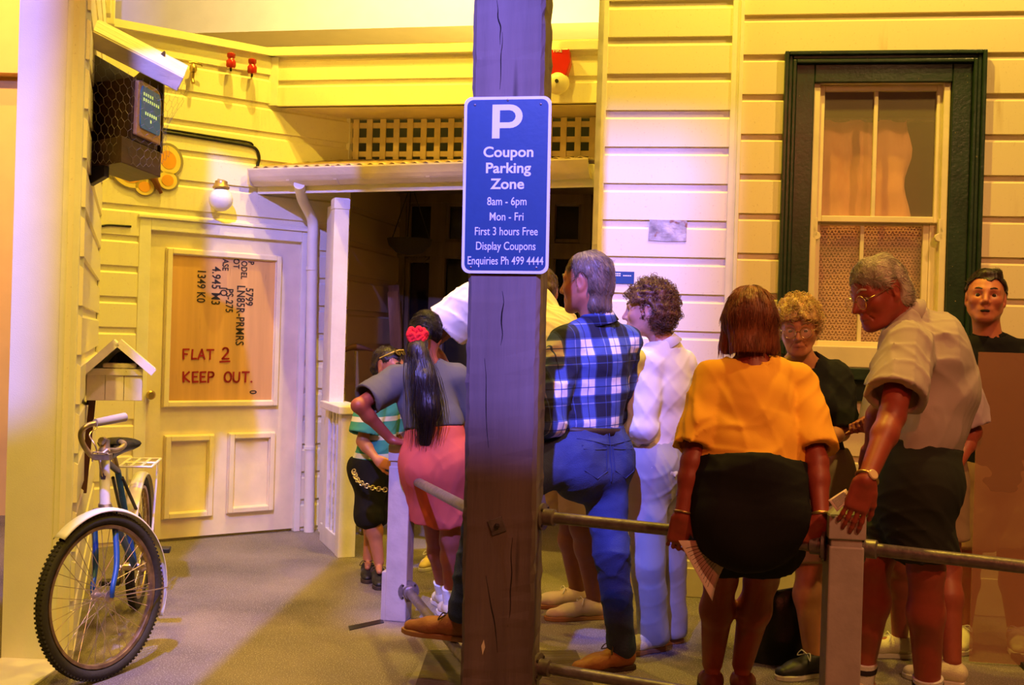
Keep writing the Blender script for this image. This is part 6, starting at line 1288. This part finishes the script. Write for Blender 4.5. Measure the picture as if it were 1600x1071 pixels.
# 4 older woman with blond curls
D_ = Person('older woman with blond curls and spectacles in a black top, looking down', dict(
    neck=W(1252, 560, 4.90), shR=W(1196, 592, 4.92), shL=W(1302, 594, 4.92), hipR=W(1236, 740, 4.92), hipL=W(1288, 740, 4.92), knR=W(1264, 880, 4.80), anR=W(1272, 1036, 4.64), toeR=z0(W(1236, 1058, 4.60)), knL=W(1276, 880, 4.9), anL=W(1275, 992, 4.92), toeL=z0(W(1266, 1020, 4.78)),
    elR=W(1186, 678, 4.86), wrR=W(1232, 700, 4.68), elL=W(1314, 676, 4.84), wrL=W(1282, 690, 4.64)), size=.98, fat=1.05, female=True, tone=(.58, .25, .12), old=True)
HD = Head(W(1248, 511, 4.84), (-.27, -.92, -.24), (-.05, 0, 1), 1.0)
D_.body(HD, dict(L=dict(d=(-.7, -.6, -.1), palm_n=(0, 0, 1), side=1), R=dict(d=(.7, -.6, -.1), palm_n=(0, 0, 1), side=-1)), h=.0048)
D_.shirt(cloth('black_knit', (.018, .018, .019)), e=.020, sleeve=.98, hem=-.03, seed=41, ease=.022, neck_r=.080, amp=.005)
D_.trousers(cloth('beige_ribbed_skirt', (.36, .28, .20)), e=.02, skirt=.97, top=.1, seed=42)
for a in 'LR': D_.shoe(a, M_BSH, M_SOLW, L=.25, laces=M_LACE)
HM4 = hairmat('blond_curls', (.62, .40, .16))
ho = hair_cap(HD, D_.root, HM4, .026, front=.05, hairline=.048, nape=-.06, noise=wrinkle(.008, 110, 12), side=.01)
curl_coat(ho, HD, 1100, (.006, .013), mat=HM4, parent=D_.root, seed=13, reach=.010)
eyes(HD, D_.root, .003, pm('pale_brow', (.35, .22, .12), .7), look=(0, -.35)); spectacles(HD, D_.root, .0235)

# 5 stooping man with his hand on the post
E_ = Person('stooping grey-haired man with spectacles and grey shirt, hand on the rail post', dict(
    neck=W(1420, 500, 4.08), shL=W(1416, 548, 3.94), shR=W(1436, 540, 4.26), chest=W(1458, 580, 4.10), waist=W(1452, 655, 4.10), hipL=W(1432, 748, 4.02), hipR=W(1432, 748, 4.20), knL=W(1447, 890, 4.04), anL=W(1450, 1084, 4.12), toeL=z0(W(1380, 1110, 4.1)), knR=W(1366, 880, 4.22), anR=W(1346, 1056, 4.32), toeR=z0(W(1290, 1080, 4.28)),
    elL=W(1394, 650, 3.76), wrL=W(1353, 752, 3.585), elR=W(1372, 650, 4.30), wrR=W(1362, 700, 4.42)), size=1.04, fat=1.14, tone=(.36, .065, .035), old=True, nose=1.2)
HE = Head(W(1374, 458, 4.06), (-.88, -.28, -.36), (-.32, -.02, 1), 1.07)
E_.body(HE, dict(L=dict(d=(-.30, .06, -.95), palm_n=(.1, .95, -.1), side=1, curls=(.22, .2, .2, .24), thumb=.35, spread=.10), R=dict(d=face_wrist(E_, 'R'), palm_n=(0, 0, -1), side=-1)), h=.0048)
E_.shirt(cloth('grey_beige_polo', (.46, .38, .33)), e=.020, sleeve=.74, hem=.10, seed=51, ease=.028, amp=.006, collar=.03, untuck=False, fat=1.16, neck_r=.046, carve=.03, extra=lambda v: (v.ball(W(1440, 506, 4.10), .062, .04), v.ball(W(1462, 530, 4.10), .085, .04)))
E_.trousers(cloth('dark_green_shorts', (.028, .032, .024)), length=.86, e=.018, top=.14, flare=.03, seed=52, amp=.006)
E_.shoe('L', M_CANV, M_SOLW, L=.29, laces=M_LACE, sock=(M_SOCK, M_SOCKB)); E_.shoe('R', M_CANV, M_SOLW, L=.29, laces=M_LACE, sock=(M_SOCK, M_SOCKB))
HM5 = hairmat('grey_wavy_hair', (.52, .44, .34))
ho = hair_cap(HE, E_.root, HM5, .013, front=.05, hairline=.060, nape=-.085, noise=wrinkle(.005, 75, 15, (1, 1, .6)), rec=.0)
groom(ho, HE, 2600, .045, flow=(.35, -.75, -.35), mat=HM5, parent=E_.root, seed=16, jit=.5, wave=.004, keep=lambda q: q[:, 1] < .055)
groom(ho, HE, 700, .05, flow=(-.8, .55, -.1), mat=HM5, parent=E_.root, seed=17, jit=.4, wave=.004, name='fringe', keep=lambda q: (q[:, 1] > .01) & (q[:, 2] > .05))
eyes(HE, E_.root, .005, HM5, look=(0, -.3)); spectacles(HE, E_.root, .024)
d = face_wrist(E_, 'L'); w = E_.J['wrL'] - d * .012; x = nrm(np.cross(d, np.array([0, 1., 0]))); y = nrm(np.cross(x, d)); y = y if y[1] < 0 else -y; mb = MB(); mb.tube([w + x * .036 * math.cos(t) + y * .031 * math.sin(t) for t in np.linspace(0, 6.283, 30, endpoint=False)], .0055, 8, closed=True); wt = mb.build('wrist_watch', M_BRASS, E_.root, True)
mb = MB(); mb.lathe(w + y * .028, y, [(.017, 0), (.018, .008), (.015, .011)], 18); mb.build('watch_face', pm('watch_dial', (.70, .50, .28), .3), wt, True)

# 6 person in lilac hidden behind the stooping man
L_ = Person('person in a lilac shirt and canvas shoes, almost hidden behind the stooping man', dict(
    neck=W(1442, 598, 4.74), shR=W(1384, 608, 4.78), shL=W(1500, 604, 4.72), hipR=W(1415, 742, 4.76), hipL=W(1470, 742, 4.74), knR=W(1412, 882, 4.84), anR=W(1406, 990, 4.97), toeR=z0(W(1355, 1018, 4.98)), knL=W(1480, 890, 4.70), anL=W(1488, 1032, 4.58), toeL=z0(W(1455, 1052, 4.62)),
    elR=W(1370, 676, 4.72), wrR=W(1368, 670, 4.60), elL=W(1520, 676, 4.72), wrL=W(1488, 740, 4.58)), size=.97, female=True, tone=(.38, .085, .045))
HL = Head(W(1440, 556, 4.70), (-.5, -.85, -.2), (0, 0, 1), .96); L_.body(HL, dict(L=dict(d=(-.3, -.5, -.8), palm_n=(-1, 0, 0), side=1), R=dict(d=(-.6, -.2, .25), palm_n=(.3, -.5, -1), side=-1, curl=.9)))
L_.shirt(cloth('lilac_cotton', (.50, .38, .46)), e=.02, sleeve=.85, hem=-.05, seed=61, ease=.02, flare=.01); L_.trousers(cloth('khaki_shorts', (.30, .20, .12)), length=.7, e=.018, flare=.02, seed=62)
for a in 'LR': L_.shoe(a, M_CANV, M_SOLW, L=.26, laces=M_LACE)
HM6 = hairmat('short_brown_hair', (.09, .045, .025)); hair_cap(HL, L_.root, HM6, .016, noise=wrinkle(.004, 90, 19)); eyes(HL, L_.root, .003, HM6)

# 7 young man facing the viewer
G_ = Person('young dark-haired man in a black polo shirt facing the viewer', dict(
    neck=W(1544, 534, 5.22), shR=W(1489, 560, 5.22), shL=W(1600, 560, 5.22), hipR=W(1520, 738, 5.22), hipL=W(1572, 738, 5.22), knR=W(1512, 880, 5.16), anR=W(1504, 988, 5.22), toeR=z0(W(1500, 1020, 5.04)), knL=W(1580, 880, 5.16), anL=W(1588, 988, 5.22), toeL=z0(W(1594, 1020, 5.04)),
    elR=W(1478, 660, 5.22), wrR=W(1486, 742, 5.14), elL=W(1618, 660, 5.22), wrL=W(1612, 742, 5.14)), size=1.02, tone=(.58, .19, .10))
HG = Head(W(1540, 466, 5.20), (-.38, -.91, .10), (.03, 0, 1), 1.08)
G_.body(HG, dict(L=dict(d=(0, -.2, -1), palm_n=(-1, 0, 0), side=1), R=dict(d=(0, -.2, -1), palm_n=(1, 0, 0), side=-1)), h=.0045)
MBP = cloth('black_polo_cloth', (.012, .012, .014)); G_.shirt(MBP, e=.026, sleeve=.8, hem=-.08, seed=71, ease=.02, collar=.035, neck_r=.074)
G_.trousers(cloth('tan_shorts', (.36, .22, .13)), length=.85, e=.018, flare=.03, seed=72)
for a in 'LR': G_.shoe(a, M_CANV, M_SOLW, L=.28, laces=M_LACE)
HM7 = hairmat('short_dark_hair', (.028, .016, .012)); ho = hair_cap(HG, G_.root, HM7, .011, front=.052, hairline=.066, nape=-.07, noise=wrinkle(.004, 90, 23, (1, .4, 1)), rec=.012, peak=-.002, extra=lambda v: (v.ell(HG.p(-.008, .01, .098), np.array([.062, .070, .034]), HG.A, .02), v.cone(HG.p(-.070, -.02, .03), HG.p(-.06, .03, .06), .02, .018, .02), v.cone(HG.p(.070, -.02, .03), HG.p(.06, .03, .06), .02, .018, .02)))
groom(ho, HG, 1800, .03, flow=(.7, -.5, .1), mat=HM7, parent=G_.root, seed=24, jit=.3, lift=.0006, r=.0008, keep=lambda q: (q[:, 2] > .06) & (q[:, 1] < .065)); groom(ho, HG, 1100, .018, flow=(0, -.6, -.8), mat=HM7, parent=G_.root, seed=25, jit=.3, lift=.0006, r=.0008, keep=lambda q: (q[:, 2] < .07) & (q[:, 1] < .0))
eyes(HG, G_.root, -.001, HM7); v = Vol(); v.ell(HG.p(0, .0945, -.0705), np.array([.0215, .0105, .0085]), HG.A); vol_obj('mouth_opening', v, .002, pm('mouth_dark', (.012, .002, .002), .8), G_.root)

# 8 girl with the ponytail
T_ = Person('girl with long black ponytail, red hair band and pink skirt leaning forward', dict(
    neck=W(668, 572, 5.36), shL=W(618, 596, 5.32), shR=W(712, 592, 5.40), chest=W(667, 620, 5.34), waist=W(678, 665, 5.30), hipL=W(660, 722, 5.28), hipR=W(706, 722, 5.30), knL=W(682, 838, 5.48), anL=W(694, 925, 5.62), toeL=z0(W(680, 930, 5.8)), knR=W(704, 845, 5.33), anR=W(706, 938, 5.40), toeR=z0(W(690, 950, 5.55)),
    elL=W(560, 634, 5.16), wrL=W(612, 688, 5.27), elR=W(738, 660, 5.50), wrR=W(760, 700, 5.62)), size=.90, fat=.98, female=True, tone=(.34, .075, .04))
HT_ = Head(W(664, 524, 5.40), (-.25, .82, -.50), (-.05, .5, .85), .97)
T_.body(HT_, dict(L=dict(d=(.8, .3, -.2), palm_n=(.1, .1, -1), side=1, curl=.25), R=dict(d=face_wrist(T_, 'R'), palm_n=(0, 0, -1), side=-1)))
T_.shirt(cloth('grey_jersey', (.10, .095, .085)), e=.018, sleeve=.78, hem=.17, seed=81, ease=.022, untuck=False)
T_.trousers(cloth('pink_skirt_cloth', (.50, .085, .055)), e=.016, skirt=.70, top=.19, seed=82, flare=.01)
T_.shoe('R', M_CANV, M_SOLW, L=.24, sock=M_SOCK); T_.shoe('L', M_CANV, M_SOLW, L=.24, sock=M_SOCK)
HM8 = hairmat('long_black_hair', (.012, .006, .005)); ho = hair_cap(HT_, T_.root, HM8, .010, front=.04, hairline=.05, nape=-.06, noise=wrinkle(.002, 100, 27)); groom(ho, HT_, 1400, .05, flow=(0, -.9, -.1), mat=HM8, parent=T_.root, seed=28, jit=.15, r=.0008); eyes(HT_, T_.root, .003, HM8)
pts = [W(660, 522, 5.27), W(654, 545, 5.20), W(662, 590, 5.16), W(668, 640, 5.14), W(664, 690, 5.17)]; v = Vol(); rr = [.036, .040, .056, .054, .028]
for a, b, ra, rb in zip(pts[:-1], pts[1:], rr[:-1], rr[1:]): v.cone(a, b, ra, rb, .03, flat=.6, wide=(1, 0, 0))
vol_obj('ponytail', v, .006, HM8, T_.root, noise=wrinkle(.005, 110, 28, (1, 1, .08)), smooth=1)
rs = np.random.RandomState(3); sp_ = spline(pts, 3); Ls = []
for i in range(420):
    u, w_ = rs.normal() * .42, rs.normal() * .42; k = rs.uniform(0, 6.28); R_ = np.interp(np.linspace(0, 1, len(sp_)), np.linspace(0, 1, 5), [.03, .045, .075, .085, .075]); l = sp_ + np.outer(R_ * u, [1, 0, 0]) + np.outer(R_ * w_ * .6 , [0, 1, 0]) + np.outer(.006 * np.sin(np.linspace(0, 5, len(sp_)) + k), [1, .3, 0]); l[:, 2] -= np.linspace(0, rs.uniform(-.02, .05), len(sp_)); Ls.append(l)
strands('ponytail_strands', Ls, .0013, HM8, T_.root)
c = W(652, 524, 5.24); mb = MB()
for k in range(3): mb.tube([c + np.array([math.cos(t) * (.040 + .006 * math.sin(5 * t + k)), math.sin(t) * .03 - .01, .016 * math.sin(t) + .008 * math.sin(7 * t + 2 * k) + (k - 1) * .012]) for t in np.linspace(0, 6.283, 110, endpoint=False)], .011, 10, closed=True)
mb.build('hair_band', cloth('red_scrunchie', (.62, .015, .02), bump=.5, bs=80), T_.root, True)

# 9 boy in the striped shirt
K_ = Person('boy in teal striped shirt and black shorts with sunglasses on his head', dict(
    neck=W(604, 606, 6.20), shR=W(583, 622, 6.10), shL=W(607, 622, 6.30), hipR=W(580, 728, 6.13), hipL=W(592, 728, 6.27), knR=W(576, 808, 6.10), anR=W(592, 878, 6.10), toeR=z0(W(594, 900, 5.9)), knL=W(586, 806, 6.28), anL=W(575, 872, 6.25), toeL=z0(W(574, 890, 6.05)),
    elR=W(566, 690, 6.04), wrR=W(590, 720, 5.96), elL=W(610, 680, 6.40), wrL=W(640, 700, 6.42)), size=.76, fat=1.05, tone=(.50, .18, .09))
HK = Head(W(607, 573, 6.20), (.85, -.40, -.10), (0, 0, 1), .92); K_.body(HK, dict(L=dict(d=(1, 0, 0), palm_n=(0, 0, -1), side=1), R=dict(d=(.8, -.4, -.2), palm_n=(0, 1, 0), side=-1)))
K_.shirt(striped('teal_stripe', (.05, .30, .26), (.66, .66, .58), .105, .74), e=.02, sleeve=.85, hem=-.06, seed=91, ease=.025, flare=.02, h=.0065)
K_.trousers(cloth('black_baggy_shorts', (.014, .013, .013)), length=1.12, e=.03, flare=.045, top=.06, seed=92)
for a in 'LR': K_.shoe(a, M_BSH, M_SOLB, L=.25, laces=M_LACEB)
ho = hair_cap(HK, K_.root, HM7, .010, noise=wrinkle(.003, 100, 29)); groom(ho, HK, 900, .02, mat=HM7, parent=K_.root, seed=30); eyes(HK, K_.root, .003, HM7)
for s in (-1, 1):
    mb = MB(); mb.lathe(HK.p(s * .03, .066, .098), nrm(HK.A[1] + HK.A[2] * .9), [(.001, 0), (.024, .001), (.026, .005), (.016, .009), (.001, .010)], 18); mb.build('sunglass_lens', pm('mirror_lens', (.25, .18, .08), .08, .9), K_.root, True)
mb = MB(); mb.tube(spline([HK.p(-.078, -.02, .05), HK.p(-.076, .04, .085), HK.p(-.03, .075, .112), HK.p(0, .074, .112), HK.p(.03, .075, .112), HK.p(.076, .04, .085), HK.p(.078, -.02, .05)], 5), .004, 8); mb.build('sunglass_frame', pm('yellow_frame', (.55, .38, .05), .3), K_.root, True)
P = spline([W(552, 735, 6.02), W(560, 752, 5.93), W(580, 762, 5.92), W(604, 766, 5.95)], 5); mb = MB()
for i in range(len(P) - 1):
    d = nrm(P[i + 1] - P[i]); x = nrm(np.cross(d, Z)) if i % 2 else nrm(np.cross(d, np.array([0, 1., 0]))); c = (P[i] + P[i + 1]) / 2; l = np.linalg.norm(P[i + 1] - P[i]) * .72; mb.tube([c + d * l * math.cos(t) + x * .012 * math.sin(t) for t in np.linspace(0, 6.283, 12, endpoint=False)], .0035, 6, closed=True)
mb.build('chain', pm('pale_chain', (.62, .50, .30), .35, .7), K_.root, True)

# 10 big man in cream behind the timber post
N_ = Person('big man in cream shirt bending away behind the timber post', dict(
    neck=W(838, 470, 5.62), shL=W(742, 476, 5.56), shR=W(870, 520, 5.56), chest=W(830, 545, 5.52), waist=W(872, 640, 5.48), hipL=W(874, 698, 5.60), hipR=W(908, 698, 5.46), knL=W(896, 815, 5.66), anL=W(902, 915, 5.72), toeL=z0(W(850, 945, 5.7)), knR=W(912, 822, 5.42), anR=W(930, 932, 5.50), toeR=z0(W(870, 965, 5.45)),
    elL=W(664, 540, 5.62), wrL=W(720, 610, 5.66), elR=W(900, 600, 5.80), wrR=W(880, 620, 6.0)), size=1.08, fat=1.18, tone=(.26, .08, .05))  # skin tone darkened for the shade he stands in
HN = Head(W(846, 458, 5.78), (.15, .90, -.45), (0, .3, 1), 1.05); N_.body(HN, dict(L=dict(d=(.9, .2, .1), palm_n=(0, .5, -1), side=1), R=dict(d=(0, 1, 0), palm_n=(0, 0, -1), side=-1)))
N_.shirt(cloth('cream_polo', (.74, .66, .52)), e=.026, sleeve=.55, hem=-.1, seed=101, ease=.035, carve=.03, ak=.03, flare=.01, amp=.006); N_.trousers(cloth('tan_trousers', (.42, .28, .16)), length=.9, e=.018, flare=.03, seed=102)
for a in 'LR': N_.shoe(a, pm('off_white_sneaker', (.58, .44, .32), .7, bump=.2), M_SOLT, L=.30, laces=M_LACE)
ho = hair_cap(HN, N_.root, HM6, .012, noise=wrinkle(.003, 100, 33)); groom(ho, HN, 900, .03, mat=HM6, parent=N_.root, seed=34); eyes(HN, N_.root, .003, HM6)

# 11 child hidden behind the girl
Q_ = Person('child in yellow sneakers almost hidden behind the girl in the pink skirt', dict(
    neck=W(690, 628, 6.65), shL=W(672, 640, 6.61), shR=W(712, 640, 6.65), hipL=W(678, 740, 6.61), hipR=W(704, 740, 6.65), knL=W(675, 815, 6.57), anL=W(676, 876, 6.59), toeL=z0(W(655, 900, 6.45)), knR=W(704, 815, 6.65), anR=W(704, 876, 6.67), toeR=z0(W(690, 895, 6.55)),
    elL=W(664, 690, 6.63), wrL=W(684, 715, 6.75), elR=W(722, 690, 6.65), wrR=W(712, 720, 6.75)), size=.74, tone=(.45, .22, .15))
HQ = Head(W(690, 596, 6.63), (-.3, .9, -.1), (0, 0, 1), .9); Q_.body(HQ, dict(L=dict(d=(.3, .5, -.6), palm_n=(0, 0, -1), side=1), R=dict(d=(-.3, .5, -.6), palm_n=(0, 0, -1), side=-1)), h=.006)
Q_.shirt(cloth('dark_red_shirt', (.12, .03, .03)), e=.018, sleeve=.7, hem=-.03, seed=111); Q_.trousers(cloth('dark_shorts', (.03, .025, .03)), length=.8, e=.02, flare=.02, seed=112)
for a in 'LR': Q_.shoe(a, pm('yellow_sneaker', (.62, .46, .16), .7), M_SOLW, L=.25, laces=M_LACE)
hair_cap(HQ, Q_.root, HM7, .012, noise=wrinkle(.003, 100, 35)); eyes(HQ, Q_.root, .003, HM7)

# papers in hands
M_PAP = pm('printed_paper', (.66, .50, .42), .8, var=.06)
def sheet(name, label, c, corner, cols=8, rows=10, bend=.01):
    a, b, d, e = [np.asarray(q, float) for q in corner]; n = nrm(np.cross(b - a, e - a)); vs = [lerp(lerp(a, b, i / cols), lerp(e, d, i / cols), j / rows) + n * bend * math.sin(math.pi * i / cols) for i in range(cols + 1) for j in range(rows + 1)]
    t = thing(name, label, 'paper', c); mb = MB(); mb.raw(vs, [(i * (rows + 1) + j, (i + 1) * (rows + 1) + j, (i + 1) * (rows + 1) + j + 1, i * (rows + 1) + j + 1) for i in range(cols) for j in range(rows)]); o = mb.build('page', M_PAP, t, True); md = o.modifiers.new('s', 'SOLIDIFY'); md.thickness = .0006
    mb = MB(); q = lambda u, v: lerp(lerp(a, b, u), lerp(e, d, u), v) + n * (bend * math.sin(math.pi * u))
    rr = random.Random(5); sgn = -1 if n[1] > 0 else 1
    for k in range(11):
        v0 = .14 + k * .068; u1 = .55 if k == 10 else rr.uniform(.75, .88); P = [q(u, v0) + n * sgn * .0012 for u in np.linspace(.12, u1, 6)]; mb.tube(P, .0009, 4)
    mb.build('print_lines', M_INK, t); return t
sheet('leaflet', 'printed leaflet hanging from the seated woman\'s left hand below the rail', W(1100, 880, 3.85), (W(1060, 845, 3.70), W(1102, 846, 3.74), W(1131, 886, 3.78), W(1113, 940, 3.74)))
sheet('leaflet', 'folded leaflet under the stooping man\'s hand on the rail post', W(1306, 785, 3.62), (W(1294, 782, 3.58), W(1322, 764, 3.62), W(1330, 780, 3.60), W(1308, 800, 3.575)), 4, 4, .002)
